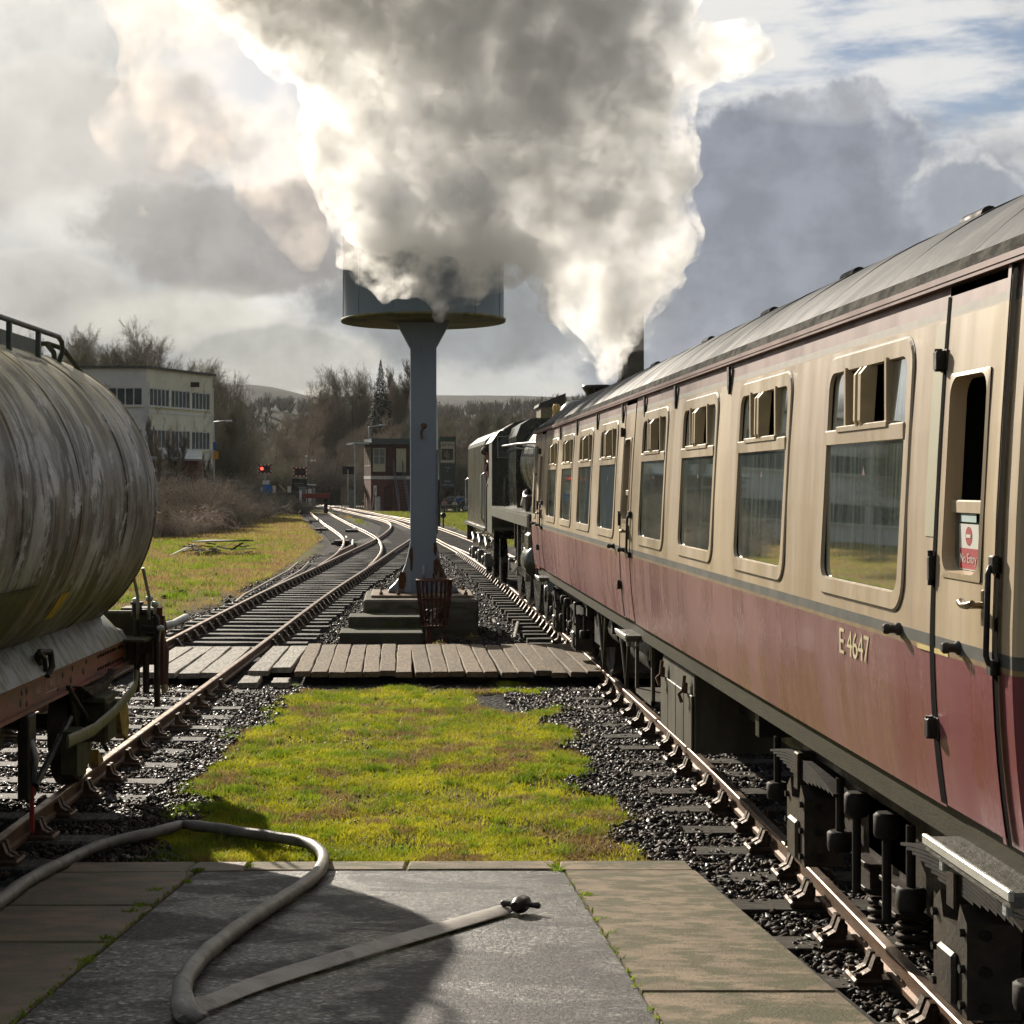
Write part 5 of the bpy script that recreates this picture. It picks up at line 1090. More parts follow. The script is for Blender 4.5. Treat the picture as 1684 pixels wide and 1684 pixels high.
# ================================================================ steam locomotive, local frame: +y away from the eye
M_lgreen = mat('dark_green_black_paint', (0.018, 0.024, 0.016), (0.03, 0.034, 0.022), 0.22, 0.0, 3, rrange=0.08, coat=0.6)
M_lblk = mat('oily_black', (0.012, 0.012, 0.012), (0.03, 0.028, 0.025), 0.28, 0.2, 5, rrange=0.1, coat=0.3)
M_lgrey = mat('dull_boiler_cladding', (0.045, 0.05, 0.035), (0.07, 0.075, 0.05), 0.26, 0.1, 2, (1, 3, 1), rrange=0.08, coat=0.5)
M_steelb = mat('bright_steel_rod', (0.42, 0.42, 0.41), (0.30, 0.30, 0.29), 0.28, 0.9, 8)
M_val = mat('weathered_valance', (0.13, 0.13, 0.10), (0.09, 0.09, 0.07), 0.45, 0.1, 4)
lo = thing('steam_locomotive', (3.41, 26.15, 0), 'black steam locomotive coupled beyond the coach, boiler and cab seen from the front left', 'locomotive', rz=0.004)
def lathe_y(mb, prof, x, z, n=40, m=0): return mb.lathe(prof, (x, 0, z), n, axis='Y', m=m)
BZ = 2.78
mb = MB(); lathe_y(mb, [(0, 0.88), (0.55, 0.93), (0.80, 0.98), (0.86, 1.0), (0.90, 1.03), (0.90, 3.05), (0, 3.05)], 0, BZ); mb.build('smokebox', M_lblk, lo)
mb = MB(); lathe_y(mb, [(0.84, 3.05), (0.86, 3.06), (0.94, 7.3), (0, 7.3)], 0, BZ); bo = mb.build('boiler', M_lgrey, lo)
for y in (3.6, 4.9, 6.1, 7.25): mb = MB(); r_b = 0.86+(y-3.06)/4.24*0.08; lathe_y(mb, [(r_b, y-0.03), (r_b+0.008, y-0.02), (r_b+0.008, y+0.02), (r_b, y+0.03)], 0, BZ); mb.build('boiler_band', M_steelb if y > 7 else M_lblk, bo)
mb = MB(); fbp = [(-1.0, 1.7), (-1.03, 2.6), (-1.02, 3.35), (-0.93, 3.58), (-0.75, 3.69), (0, 3.74), (0.75, 3.69), (0.93, 3.58), (1.02, 3.35), (1.03, 2.6), (1.0, 1.7)]
mb.prism(fbp, 7.3, 10.1, 'Y'); mb.build('firebox', M_lgreen, lo)
mb = MB(); mb.lathe([(0.33, -0.25), (0.27, -0.1), (0.235, 0.02), (0.24, 0.2), (0.29, 0.27), (0.30, 0.32), (0.23, 0.33), (0.2, 0.1)], (0, 2.1, BZ+0.90+0.05), 28); mb.build('chimney', M_lblk, lo)
mb = MB(); mb.lathe([(0.42, -0.2), (0.36, 0.0), (0.33, 0.12), (0.22, 0.23), (0, 0.26)], (0, 5.3, BZ+0.93), 24); mb.build('dome', M_lgrey, lo)
for s in (-1, 1): mb = MB(); mb.lathe([(0.09, 0), (0.07, 0.12), (0.09, 0.2), (0.05, 0.28)], (s*0.17, 7.8, 3.73), 12); mb.build('safety_valve', mat('brass', (0.45, 0.33, 0.13), (0.35, 0.25, 0.1), 0.3, 0.9), lo)
# running plate and valance
for s in (-1, 1):
    mb = MB(); mb.box(min(s*0.85, s*1.34), max(s*0.85, s*1.34), 0.15, 10.4, 1.885, 1.915); mb.build('running_plate', M_val, lo)
    mb = MB(); mb.box(s*1.34-0.012, s*1.34+0.012, 0.16, 10.4, 1.70, 1.884); mb.build('valance', M_val, lo)
    mb = MB(); mb.tube([(s*1.02, 0.9, 3.02), (s*1.06, 2.5, 3.10), (s*1.10, 6.0, 3.16), (s*1.14, 9.9, 3.20)], 0.022, 8)
    for y in (1.2, 3.2, 5.2, 7.2, 9.2): mb.tube([(s*0.85, y, 3.08), (s*1.06, y, 3.11)], 0.018, 6)
    mb.build('handrail', M_steelb, lo)
    # outside cylinder and valve chest
    mb = MB(); mb.lathe([(0.0, 0.72), (0.12, 0.73), (0.16, 0.78), (0.27, 0.82), (0.31, 0.88), (0.31, 1.75), (0.2, 1.8), (0, 1.82)], (s*1.06, 0, 1.12), 28, axis='Y'); cy_ = mb.build('cylinder', M_lgrey, lo)
    mb = MB(); mb.lathe([(0.0, 0.70), (0.14, 0.72), (0.17, 0.78), (0.17, 1.85), (0.1, 1.9)], (s*0.98, 0, 1.56), 20, axis='Y'); mb.bbox(s*1.02-0.28, s*1.02+0.28, 0.92, 1.7, 1.1, 1.6, 0.05); mb.build('steam_chest', M_lgrey, cy_)
    mb = MB(); mb.tube([(s*0.6, 1.3, 2.4), (s*1.0, 1.3, 2.25), (s*1.12, 1.3, 1.95), (s*1.1, 1.3, 1.7)], 0.13, 12); mb.build('steam_pipe', M_lgrey, lo)
    # smoke deflector
    mb = MB(); mb.prism([(0.35, 1.92), (0.35, 2.35), (0.75, 3.35), (0.95, 3.45), (3.0, 3.45), (3.15, 3.3), (3.15, 1.92)], s*1.29-0.006, s*1.29+0.006, 'X')
    if s > 0: mb.build('smoke_deflector', M_lgreen, lo)
    # driving wheels with rods
    for y, r in ((1.0, 0.48), (3.0, 0.48), (4.75, 0.92), (6.85, 0.92), (9.0, 0.92)):
        mb = MB(); mb.lathe([(r-0.09, -0.07), (r, -0.06), (r, 0.05), (r+0.03, 0.055), (r-0.09, 0.07)], (s*0.76, y, r), 36, axis='X')
        if s < 0: pass
        mb.lathe([(0.0, -0.09), (0.15, -0.09), (0.15, 0.08), (0, 0.08)], (s*0.76, y, r), 16, axis='X')
        ns = 19 if r > 0.6 else 12
        for i in range(ns):
            t = 2*math.pi*i/ns; c_, s_ = math.cos(t), math.sin(t); mb.cyl((s*0.76, y+c_*0.12, r+s_*0.12), (s*0.76, y+c_*(r-0.07), r+s_*(r-0.07)), 0.024, 0.018, 5)
        mb.build('driving_wheel' if r > 0.6 else 'bogie_wheel', M_lblk, lo)
    mb = MB(); zr = 0.70; mb.box(s*1.0-0.025, s*1.0+0.025, 4.75, 9.0, zr-0.055, zr+0.055)
    for y in (4.75, 6.85, 9.0): mb.lathe([(0.12, -0.05), (0.12, 0.05)], (s*1.0, y, zr), 14, axis='X')
    mb.build('coupling_rod', M_steelb, lo)
    mb = MB(); mb.prism([(1.9, 1.08), (1.9, 1.16), (3.4, 1.16), (6.85, 0.76), (6.85, 0.64), (3.4, 1.08)], s*1.12-0.03, s*1.12+0.03, 'X'); mb.bbox(s*1.12-0.06, s*1.12+0.06, 3.1, 3.5, 0.98, 1.28, 0.02); mb.box(s*1.12-0.04, s*1.12+0.04, 1.8, 3.9, 1.27, 1.33); mb.build('connecting_rod', M_steelb, lo)
    mb = MB(); mb.prism([(5.1, 1.55), (5.3, 1.65), (5.55, 1.3), (5.4, 0.95), (5.25, 1.0), (5.35, 1.3)], s*1.15-0.03, s*1.15+0.03, 'X'); mb.tube([(s*1.15, 3.4, 1.56), (s*1.15, 5.4, 1.45)], 0.03, 6); mb.tube([(s*1.15, 3.35, 1.7), (s*1.15, 3.4, 1.0)], 0.03, 6); mb.tube([(s*1.18, 5.35, 1.0), (s*1.18, 6.85, 0.95)], 0.03, 6); mb.build('valve_gear', M_steelb, lo)
    for g_ in ((4.1, 4.3, 0.9), (4.9, 5.0, 1.2)): mb = MB(); mb.box(s*1.2-0.03, s*1.2+0.03, g_[0], g_[1], g_[2], 1.88); mb.build('motion_bracket', M_lblk, lo)
    # sand pipes, injector, lubricators on the plate
    mb = MB(); mb.bbox(s*1.10-0.11, s*1.10+0.11, 2.6, 3.3, 1.92, 2.2, 0.03); mb.lathe([(0.06, 0), (0.06, 0.1), (0.03, 0.15)], (s*1.12, 3.25, 2.15), 10); mb.build('lubricator', M_lblk, lo); mb = MB(); mb.tube([(s*1.1, 3.75, 1.95), (s*1.1, 4.3, 2.2), (s*1.05, 4.8, 2.25), (s*1.08, 5.2, 2.0)], 0.03, 8); mb.build('oil_pipe', M_steelb, lo)
    mb = MB(); mb.bbox(s*1.16-0.02, s*1.2+0.02, 8.3, 8.55, 1.92, 2.5, 0.01); mb.build('reverser_box', M_lgrey, lo)
mb = MB(); mb.box(-0.55, 0.55, 0.15, 10.3, 0.95, 1.35); mb.build('frames', M_lblk, lo)
mb = MB(); mb.bbox(-1.25, 1.25, 0.02, 0.12, 0.88, 1.32, 0.01); mb.prism([(0.12, 1.32), (0.5, 1.9), (0.55, 1.9), (0.2, 1.32)], -1.2, 1.2, 'X'); mb.build('buffer_beam', M_lblk, lo)
for s in (-1, 1): mb = MB(); mb.lathe([(0.22, -0.42), (0.22, -0.39), (0.08, -0.37), (0.08, -0.15), (0.13, -0.13), (0.15, 0.02)], (s*0.87, 0, 1.06), 24, axis='Y'); mb.build('buffer', M_lblk, lo)
# cab
cb = MB(); cabp = [(-1.31, 1.9), (-1.33, 3.28), (-1.18, 3.50), (-0.85, 3.70), (-0.4, 3.80), (0.4, 3.80), (0.85, 3.70), (1.18, 3.50), (1.33, 3.28), (1.31, 1.9)]
cb.prism(cabp, 10.1, 10.14, 'Y'); cab = cb.build('cab_front', M_lgreen, lo)
for s in (-1, 1):
    mb = MB(); mb.prism([(10.14, 1.3), (10.14, 3.3), (11.2, 3.3), (11.2, 2.95), (11.55, 2.85), (11.75, 2.5), (11.95, 2.4), (11.95, 1.3)], s*1.33-0.01, s*1.33+0.01, 'X'); mb.build('cab_side', M_val if s < 0 else M_lgreen, lo)
mb = MB(); rp = cabp[1:-1]; vs = [(x*1.02, y, z+0.015) for y in (9.95, 12.15) for x, z in rp]; k = len(rp); mb.add(vs, [(i, i+1, k+i+1, k+i) for i in range(k-1)], 0, True); mb.build('cab_roof', mat('dull_grey_cab_roof', (0.17, 0.17, 0.15), (0.12, 0.12, 0.10), 0.4, 0.1, 3), lo)
fr = MB(); fr.box(-1.22, -0.98, 10.075, 10.095, 2.95, 3.42); f_ = fr.build('spectacle_frame', M_steelb, lo)
mb = MB(); mb.box(-1.205, -0.995, 10.065, 10.074, 2.965, 3.405); mb.build('pane', glassmat('cab_glass', (0.3, 0.35, 0.36)), f_)
mb = MB(); mb.tube([(-1.36, 12.0, 1.35), (-1.36, 12.0, 2.4)], 0.02, 8); mb.tube([(-1.36, 12.18, 1.35), (-1.36, 12.18, 2.6)], 0.02, 8); mb.build('cab_handrail', M_steelb, lo)
# tender
td = thing('locomotive_tender', (3.34, 38.55, 0), 'high-sided dark green tender behind the locomotive cab, nearest the water tower pillar', 'tender', rz=0.022)
M_tend = mat('grimy_green_tender', (0.085, 0.09, 0.06), (0.06, 0.065, 0.042), 0.28, 0.1, 2, (1, 4, 0.3), (0.11, 0.10, 0.05), 2.0, 0.55, 0.6, rrange=0.1, coat=0.3)
mb = MB(); mb.prism([(-1.28, 1.36), (-1.30, 1.45), (-1.30, 3.32), (-1.27, 3.42), (-1.02, 3.62), (-0.96, 3.64), (0.96, 3.64), (1.02, 3.62), (1.27, 3.42), (1.30, 3.32), (1.30, 1.45), (1.28, 1.36)], 0.75, 6.9, 'Y'); tb = mb.build('tank_body', M_tend, td)
mb = MB(); mb.prism([(-1.16, 1.36), (-1.18, 3.05), (1.18, 3.05), (1.16, 1.36)], 6.9, 8.0, 'Y'); mb.build('rear_tank', M_tend, td)
mb = MB(); mb.box(-1.34, 1.34, 0.3, 8.1, 1.30, 1.36); mb.build('footplate', M_val, td)
mb = MB(); mb.box(-1.10, -1.06, 0.5, 7.9, 0.62, 1.30); mb.box(1.06, 1.10, 0.5, 7.9, 0.62, 1.30); mb.bbox(-1.25, 1.25, 7.95, 8.08, 0.85, 1.30, 0.01); mb.build('tender_frame', M_lblk, td)
for y in (1.7, 4.0, 6.3):
    for s in (-1, 1):
        mb = MB(); mb.lathe([(0.1, 0.09), (0.56, 0.05), (0.56, -0.05), (0.59, -0.07), (0.1, -0.09)], (s*0.76, y, 0.56), 30, axis='X'); mb.build('tender_wheel', M_lblk, td)
        mb = MB(); mb.bbox(s*1.13-0.1, s*1.13+0.1, y-0.15, y+0.15, 0.4, 0.72, 0.02); mb.lathe([(0.1, 0.1*s), (0.12, 0.14*s), (0, 0.15*s)], (s*1.15, y, 0.56), 12, axis='X'); mb.tube([(s*1.16, y-0.55, 1.05), (s*1.16, y, 0.86), (s*1.16, y+0.55, 1.05)], 0.05, 6); mb.build('axlebox', mat('light_axlebox', (0.2, 0.2, 0.18), (0.12, 0.12, 0.1), 0.35, 0.4), td)
for s in (-1, 1): mb = MB(); mb.lathe([(0.15, 0), (0.1, 0.1), (0.08, 0.35), (0.2, 0.4), (0.2, 0.43)], (s*0.87, 8.08, 1.06), 20, axis='Y'); mb.build('buffer', M_lblk, td)
mb = MB(); mb.tube([(-1.25, 0.6, 1.4), (-1.38, 0.6, 1.6), (-1.38, 0.6, 2.6), (-1.3, 0.6, 2.65)], 0.02, 8); mb.tube([(-1.2, 8.06, 1.7), (-1.28, 8.12, 1.75), (-1.28, 8.12, 2.5), (-1.2, 8.06, 2.55)], 0.02, 6); mb.build('grab_rail', M_steelb, td)
rs = np.random.default_rng(9); n_ = 900; px_ = rs.uniform(-0.9, 0.9, n_); py_ = rs.uniform(1.2, 6.6, n_)
V = scatter('coal', np.stack([px_, py_, 3.60+0.22*np.clip(1-np.abs(px_)/0.95, 0, 1)*rs.random(n_)], 1), rs.uniform(0.05, 0.1, n_), [M_black, M_b1], 6, 3)
V.parent = td

# ================================================================ people (small in the photograph)
def limb(name, verts, edges, radii, matl, parent, sub=1):
    me = bpy.data.meshes.new(name); me.from_pydata(verts, edges, []); o = link(name, me, parent)
    md = o.modifiers.new('skin', 'SKIN'); sv = me.skin_vertices[0] if me.skin_vertices else None
    if sv is None: me.skin_vertices.new() if hasattr(me.skin_vertices, 'new') else None; sv = me.skin_vertices[0]
    for i, r_k in enumerate(radii): sv.data[i].radius = (r_k, r_k); sv.data[i].use_root = (i == 0)
    o.modifiers.new('sub', 'SUBSURF').levels = sub; o.modifiers['sub'].render_levels = sub
    dg = bpy.context.evaluated_depsgraph_get(); m2 = bpy.data.meshes.new_from_object(o.evaluated_get(dg)); m2.name = name
    o.modifiers.clear(); o.data = m2; m2.materials.clear(); m2.materials.append(matl); m2.polygons.foreach_set('use_smooth', [True]*len(m2.polygons)); return o
M_skin = mat('skin', (0.42, 0.25, 0.18), (0.36, 0.2, 0.14), 0.5)
def person(loc, rz, label, coat_c, trou_c, hair_c, pose='stand', group=None):
    p = thing('person', loc, label, 'person', group, rz)
    mc = mat('cloth_%d_%d_%d' % tuple(int(c*999) for c in coat_c), coat_c, None, 0.8); mt = mat('cloth_%d_%d_%d' % tuple(int(c*999) for c in trou_c), trou_c, None, 0.8); mh = mat('hair_%d_%d_%d' % tuple(int(c*999) for c in hair_c), hair_c, None, 0.7)
    if pose == 'stand':
        hip, sh, nk, hd = (0, 0, 0.95), (0, 0.02, 1.42), (0, 0.02, 1.50), (0, 0.03, 1.66); la = [(-0.09, 0, 0.9), (-0.11, 0.03, 0.5), (-0.12, 0, 0.08), (-0.12, -0.14, 0.04)]; ra = [(0.09, 0, 0.9), (0.11, 0.0, 0.5), (0.12, 0.04, 0.08), (0.12, -0.10, 0.04)]
        lh = [(-0.2, 0.02, 1.40), (-0.27, 0.03, 1.12), (-0.22, -0.12, 0.9)]; rh = [(0.2, 0.02, 1.40), (0.28, 0.0, 1.13), (0.24, -0.14, 0.95)]
    elif pose == 'sit':
        hip, sh, nk, hd = (0, 0, 0.5), (0, -0.06, 0.95), (0, -0.07, 1.02), (0, -0.10, 1.18); la = [(-0.1, 0, 0.48), (-0.12, -0.42, 0.48), (-0.12, -0.44, 0.08), (-0.12, -0.58, 0.04)]; ra = [(0.1, 0, 0.48), (0.12, -0.42, 0.48), (0.12, -0.44, 0.08), (0.12, -0.58, 0.04)]
        lh = [(-0.2, -0.06, 0.92), (-0.25, -0.18, 0.7), (-0.12, -0.42, 0.72)]; rh = [(0.2, -0.06, 0.92), (0.25, -0.18, 0.7), (0.12, -0.42, 0.72)]
    else:  # leaning out
        hip, sh, nk, hd = (0, 0, 0.95), (-0.28, -0.1, 1.36), (-0.34, -0.13, 1.42), (-0.42, -0.17, 1.55); la = [(-0.07, 0, 0.9), (-0.1, 0.03, 0.5), (-0.1, 0, 0.08), (-0.1, -0.14, 0.04)]; ra = [(0.09, 0, 0.9), (0.11, 0.0, 0.5), (0.12, 0.04, 0.08), (0.12, -0.10, 0.04)]
        lh = [(-0.36, -0.25, 1.30), (-0.42, -0.33, 1.08), (-0.36, -0.38, 0.95)]; rh = [(-0.2, 0.08, 1.30), (-0.24, 0.12, 1.05), (-0.3, 0.02, 0.9)]
    v = [hip]+la+ra+[sh, nk, hd]+lh+rh
    e = [(0, 1), (1, 2), (2, 3), (3, 4), (0, 5), (5, 6), (6, 7), (7, 8), (0, 9), (9, 10), (10, 11), (9, 12), (12, 13), (13, 14), (9, 15), (15, 16), (16, 17)]
    r_ = [0.14, 0.09, 0.065, 0.045, 0.04, 0.09, 0.065, 0.045, 0.04, 0.13, 0.055, 0.10, 0.06, 0.045, 0.03, 0.06, 0.045, 0.03]
    b_ = limb('body', v, e, r_, M_skin, p)
    tr = [hip]+la[:3]+ra[:3]; limb('trousers', tr, [(0, 1), (1, 2), (2, 3), (0, 4), (4, 5), (5, 6)], [0.155, 0.10, 0.075, 0.06, 0.10, 0.075, 0.06], mt, p)
    md_ = tuple((a+c)/2 for a, c in zip(hip, sh))
    limb('jacket', [md_, hip, sh]+lh[:2]+rh[:2], [(0, 1), (0, 2), (2, 3), (3, 4), (2, 5), (5, 6)], [0.155, 0.165, 0.155, 0.075, 0.06, 0.075, 0.06], mc, p)
    mb = MB(); mb.lathe([(0, 0.125), (0.07, 0.11), (0.108, 0.05), (0.112, 0.0), (0.09, -0.05)], hd, 14); hr = mb.build('hair', mh, p)
    mb = MB()
    for s in (-1, 1): mb.lathe([(0, -0.012), (0.012, 0), (0, 0.012)], (hd[0]+s*0.035, hd[1]-0.098, hd[2]+0.0), 8)
    mb.prism([(-0.10, -0.03), (-0.125, -0.035), (-0.10, 0.01)], -0.012, 0.012, 'X', M=Matrix.Translation(hd)); mb.build('face', M_skin, p)
    for a in (lh, rh):      # hands: palm with five fingers
        w_ = Vector(a[-1]); d = (Vector(a[-1])-Vector(a[-2])).normalized(); sd = d.cross(Vector((0, 0, 1))).normalized() if abs(d.z) < 0.95 else Vector((1, 0, 0))
        mb = MB(); mb.tube([w_, w_+d*0.09], [0.03, 0.035], 8, flat=(1, 0.5))
        for i, L in enumerate((0.07, 0.08, 0.075, 0.06)): q0 = w_+d*0.085+sd*(i-1.5)*0.017; mb.tube([q0, q0+d*L*0.6, q0+d*L*0.95+sd.cross(d)*0.02], [0.009, 0.008, 0.006], 5)
        mb.tube([w_+d*0.03-sd*0.025, w_+d*0.06-sd*0.05, w_+d*0.09-sd*0.055], [0.01, 0.009, 0.007], 5); mb.build('hand', M_skin, p)
    return p
person((2.35, 37.85, 1.55), R(10), 'driver in dark red overalls leaning out of the locomotive cab', (0.10, 0.03, 0.035), (0.03, 0.03, 0.05), (0.06, 0.04, 0.03), 'lean')
# ================================================================ water tower
TX, TY = 0.446, 29.9
wt = thing('water_tower', (TX, TY, 0), 'blue-grey steel railway water tower: round tank on a square pillar with rusty flared feet', 'water tower', world=True)
M_blue = mat('weathered_blue_grey_paint', (0.225, 0.285, 0.36), (0.18, 0.235, 0.305), 0.42, 0.0, 0.9, (1, 1, 0.4), (0.16, 0.17, 0.175), 3.0, 0.64, 0.5, 0.06, 40, rrange=0.1)
M_bluerust = mat('rust_streaked_blue_paint', (0.29, 0.34, 0.38), (0.23, 0.28, 0.33), 0.5, 0.0, 2, (1, 1, 0.5), (0.10, 0.045, 0.022), 0.9, 0.55, 1.0, 0.2, 30)
M_tankb = mat('dark_blue_tank_plate', (0.12, 0.165, 0.215), (0.09, 0.13, 0.175), 0.45, 0.0, 1.2, (1, 1, 0.3), (0.05, 0.13, 0.12), 0.8, 0.66, 0.6, 0.05)
M_under = mat('mossy_tank_underside', (0.20, 0.17, 0.06), (0.10, 0.10, 0.06), 0.7, 0, 1.2, (1, 1, 1), (0.05, 0.07, 0.05), 1.5, 0.55, 0.8)
zt = 5.28
mb = MB(); w2 = 0.232; mb.bbox(TX-w2, TX+w2, TY-w2, TY+w2, 0.46, zt-0.01, 0.012); mb.build('pillar', M_blue, wt)
for sx, sy in ((-1, 0), (1, 0), (0, -1), (0, 1)):    # concave feet
    prof = [(w2, 0.47), (0.63, 0.47), (0.60, 0.53), (0.50, 0.62), (0.40, 0.76), (0.32, 0.95), (0.27, 1.15), (w2, 1.35)]
    ang = math.atan2(sy, sx); M = Matrix.Translation((TX, TY, 0)) @ Matrix.Rotation(ang, 4, 'Z')
    mb = MB()
    if sy == 0:
        mb.prism([(x, z) for x, z in prof], -w2+0.01, -w2+0.03, 'Y', M=M); mb.prism([(x, z) for x, z in prof], w2-0.03, w2-0.01, 'Y', M=M)
        vs = [(x, s*w2*0.95, z) for x, z in prof[1:] for s in (-1, 1)]; mb.add([M @ Vector(v) for v in vs], [(2*i, 2*i+1, 2*i+3, 2*i+2) for i in range(len(prof)-2)])
    else:
        mb.prism([(w2, 0.47), (0.50, 0.47), (0.44, 0.56), (0.33, 0.72), (w2, 0.95)], -0.02, 0.02, 'Y', M=M)
    mb.build('flared_foot', M_bluerust, wt)
for s in (-1, 1):
    mb = MB(); mb.prism([(w2, zt-0.01), (0.45, zt-0.01), (0.45, zt-0.06), (0.235, zt-0.46), (w2, zt-0.46)], -w2+0.01, w2-0.01, 'Y', M=Matrix.Translation((TX, TY, 0)) @ Matrix.Rotation(0 if s > 0 else math.pi, 4, 'Z')); mb.build('pillar_head', M_blue, wt)
RT = 1.468
mb = MB(); mb.lathe([(0.0, zt), (RT-0.03, zt-0.005), (RT, zt), (RT+0.01, zt+0.05), (RT-0.03, zt+0.055)], (TX, TY, 0), 64); mb.build('tank_floor', M_under, wt)
mb = MB(); mb.lathe([(RT-0.03, zt+0.05), (RT-0.03, zt+1.75), (RT+0.01, zt+1.76), (RT+0.01, zt+1.80), (RT-0.05, zt+1.80), (RT-0.05, zt+0.1)], (TX, TY, 0), 64)
mb.build('tank_shell', M_tankb, wt)
mb = MB(); mb.lathe([(RT-0.06, zt+1.6), (0, zt+1.6)], (TX, TY, 0), 40); mb.build('water', mat('dark_water', (0.02, 0.03, 0.03), None, 0.05), wt)
for a in np.arange(0, 360, 30):
    mb = MB(); t = R(a+8); mb.box(-0.006, 0.006, -0.003, 0.003, zt+0.06, zt+1.75, M=Matrix.Translation((TX+(RT-0.028)*math.cos(t), TY+(RT-0.028)*math.sin(t), 0)) @ Matrix.Rotation(t, 4, 'Z')); mb.build('plate_seam', M_tankb, wt)
mb = MB(); a_ = P(697, 703, 29.64); mb.lathe([(0.055, 0), (0.05, -0.008), (0, -0.01)], (a_[0], TY-w2-0.003, a_[2]+0.03), 12, axis='Y')
mb.tube([(a_[0]-0.02, TY-w2-0.01, a_[2]), (a_[0]-0.05, TY-w2-0.05, a_[2]-0.08), (a_[0]-0.035, TY-w2-0.02, a_[2]-0.2)], 0.02, 8); mb.build('lifting_eye', M_rust, wt)
mb = MB(); mb.bbox(TX+w2, TX+w2+0.03, TY-0.1, TY+0.06, 1.5, 3.0, 0.004); mb.build('pillar_edge_plate', M_bluerust, wt)
def rustpatch(pix, Y):
    mb = MB(); pts = [P(x, y, Y) for x, y in pix]; c = [sum(p[i] for p in pts)/len(pts) for i in range(3)]
    mb.add(pts, [tuple(range(len(pts)))]); mb.build('rust_scab', mat('dark_flaking_rust', (0.07, 0.03, 0.016), (0.12, 0.06, 0.03), 0.85, 0, 20, bump=0.5), wt)
Yf = TY-w2-0.004
for pix in ([(674, 905), (678, 898), (679.5, 915), (678, 940), (675, 938)], [(713, 893), (717, 892), (719, 905), (716, 915), (713, 908)], [(713, 922), (719, 918), (721, 932), (718, 950), (713, 938)], [(711, 945), (714, 940), (716, 952), (713, 962)]):
    rustpatch(pix, Yf)
for pix in ([(655, 950), (660, 940), (667, 942), (668, 955), (664, 970), (656, 966)], [(672, 912), (674, 908), (674, 921)], [(723, 940), (727, 944), (727, 955), (724, 950)]):
    rustpatch(pix, TY-w2-0.005)
mb = MB(); mb.bbox(-0.50+0.03, 1.30, 29.05, 30.75, 0.415, 0.455, 0.004); mb.build('base_plate', mat('rusty_base_plate', (0.28, 0.24, 0.18), (0.16, 0.09, 0.05), 0.6, 0.2, 3), wt)
for bx_ in (-0.30, 0.0, 0.9, 1.18):
    for by_ in (29.2, 30.6): mb = MB(); mb.cyl((bx_, by_, 0.455), (bx_, by_, 0.50), 0.035, n=6); mb.cyl((bx_, by_, 0.50), (bx_, by_, 0.54), 0.016, n=6); mb.build('foundation_bolt', M_rust, wt)
M_conc = mat('old_concrete', (0.15, 0.135, 0.105), (0.095, 0.09, 0.065), 0.85, 0, 2, (1, 1, 3), (0.06, 0.065, 0.03), 1.2, 0.55, 0.8, 0.6, 25)
plb = MB(); plb.bbox(-0.60, 1.375, 28.58, 31.1, -0.25, 0.41, 0.035); plb.build('concrete_plinth', M_conc, wt)
st_ = thing('stone_steps', (-0.3, 27.3, -0.2), 'two dark mossy stone steps in front of the water tower base', 'steps', world=True)
M_stp = mat('dark_mossy_step', (0.055, 0.055, 0.04), (0.09, 0.085, 0.065), 0.85, 0, 3, (1, 1, 1), (0.06, 0.075, 0.02), 1.2, 0.55, 0.8, 0.5, 25)
mb = MB(); mb.bbox(-0.95, 0.40, 26.85, 27.75, -0.22, 0.0, 0.02); mb.build('step', M_stp, st_)
mb = MB(); mb.bbox(-0.83, 0.42, 27.75, 28.56, -0.22, 0.185, 0.02); mb.build('step', M_stp, st_)
# brazier
bz = thing('brazier_basket', (0.58, 26.8, -0.17), 'rusty iron fire basket on a leg, standing in front of the water tower plinth', 'brazier', world=True)
M_bz = mat('rusted_basket_iron', (0.085, 0.035, 0.028), (0.13, 0.055, 0.04), 0.6, 0.3, 12, bump=0.3, bscale=60)
bx = 0.575; zt_, zm_, zb_ = 0.855, 0.50, 0.12; rt_, rm_, rb_ = 0.285, 0.25, 0.20
for z, r_k, hh in ((zt_, rt_, 0.012), (zm_+0.03, rm_, 0.012), (zb_, rb_, 0.012)):
    mb = MB(); mb.lathe([(r_k-0.006, -hh), (r_k+0.008, -hh), (r_k+0.008, hh), (r_k-0.006, hh), (r_k-0.006, -hh)], (bx, 26.8, z), 24); mb.build('hoop', M_bz, bz)
for i in range(22):
    t = 2*math.pi*i/22; c_, s_ = math.cos(t), math.sin(t); mb = MB()
    mb.tube([(bx+c_*rt_, 26.8+s_*rt_, zt_), (bx+c_*rm_, 26.8+s_*rm_, zm_), (bx+c_*rb_, 26.8+s_*rb_, zb_)], 0.012, 5, flat=(1.6, 0.5)); mb.build('bar', M_bz, bz)
mb = MB(); mb.lathe([(rb_, zb_), (0, zb_-0.01)], (bx, 26.8, 0), 20); mb.build('floor_plate', M_bz, bz)
mb = MB(); mb.bbox(bx-0.13, bx-0.03, 26.72, 26.82, -0.2, zb_, 0.01); mb.tube([(bx+0.1, 26.8, 0.12), (bx+0.16, 26.65, -0.18)], 0.012, 5); mb.tube([(bx+0.12, 26.9, 0.12), (bx+0.22, 27.0, -0.18)], 0.012, 5); mb.build('leg', M_bz, bz)
rs = np.random.default_rng(2); n_ = 60
scatter('coke_in_basket', np.stack([bx+rs.uniform(-0.15, 0.15, n_), 26.8+rs.uniform(-0.15, 0.15, n_), 0.17+rs.random(n_)*0.2], 1), rs.uniform(0.03, 0.06, n_), [M_b1, mat('pale_ash', (0.4, 0.39, 0.36))], 6, 3, 'burnt coke and pale ash heaped inside the rusty brazier', 'coke')
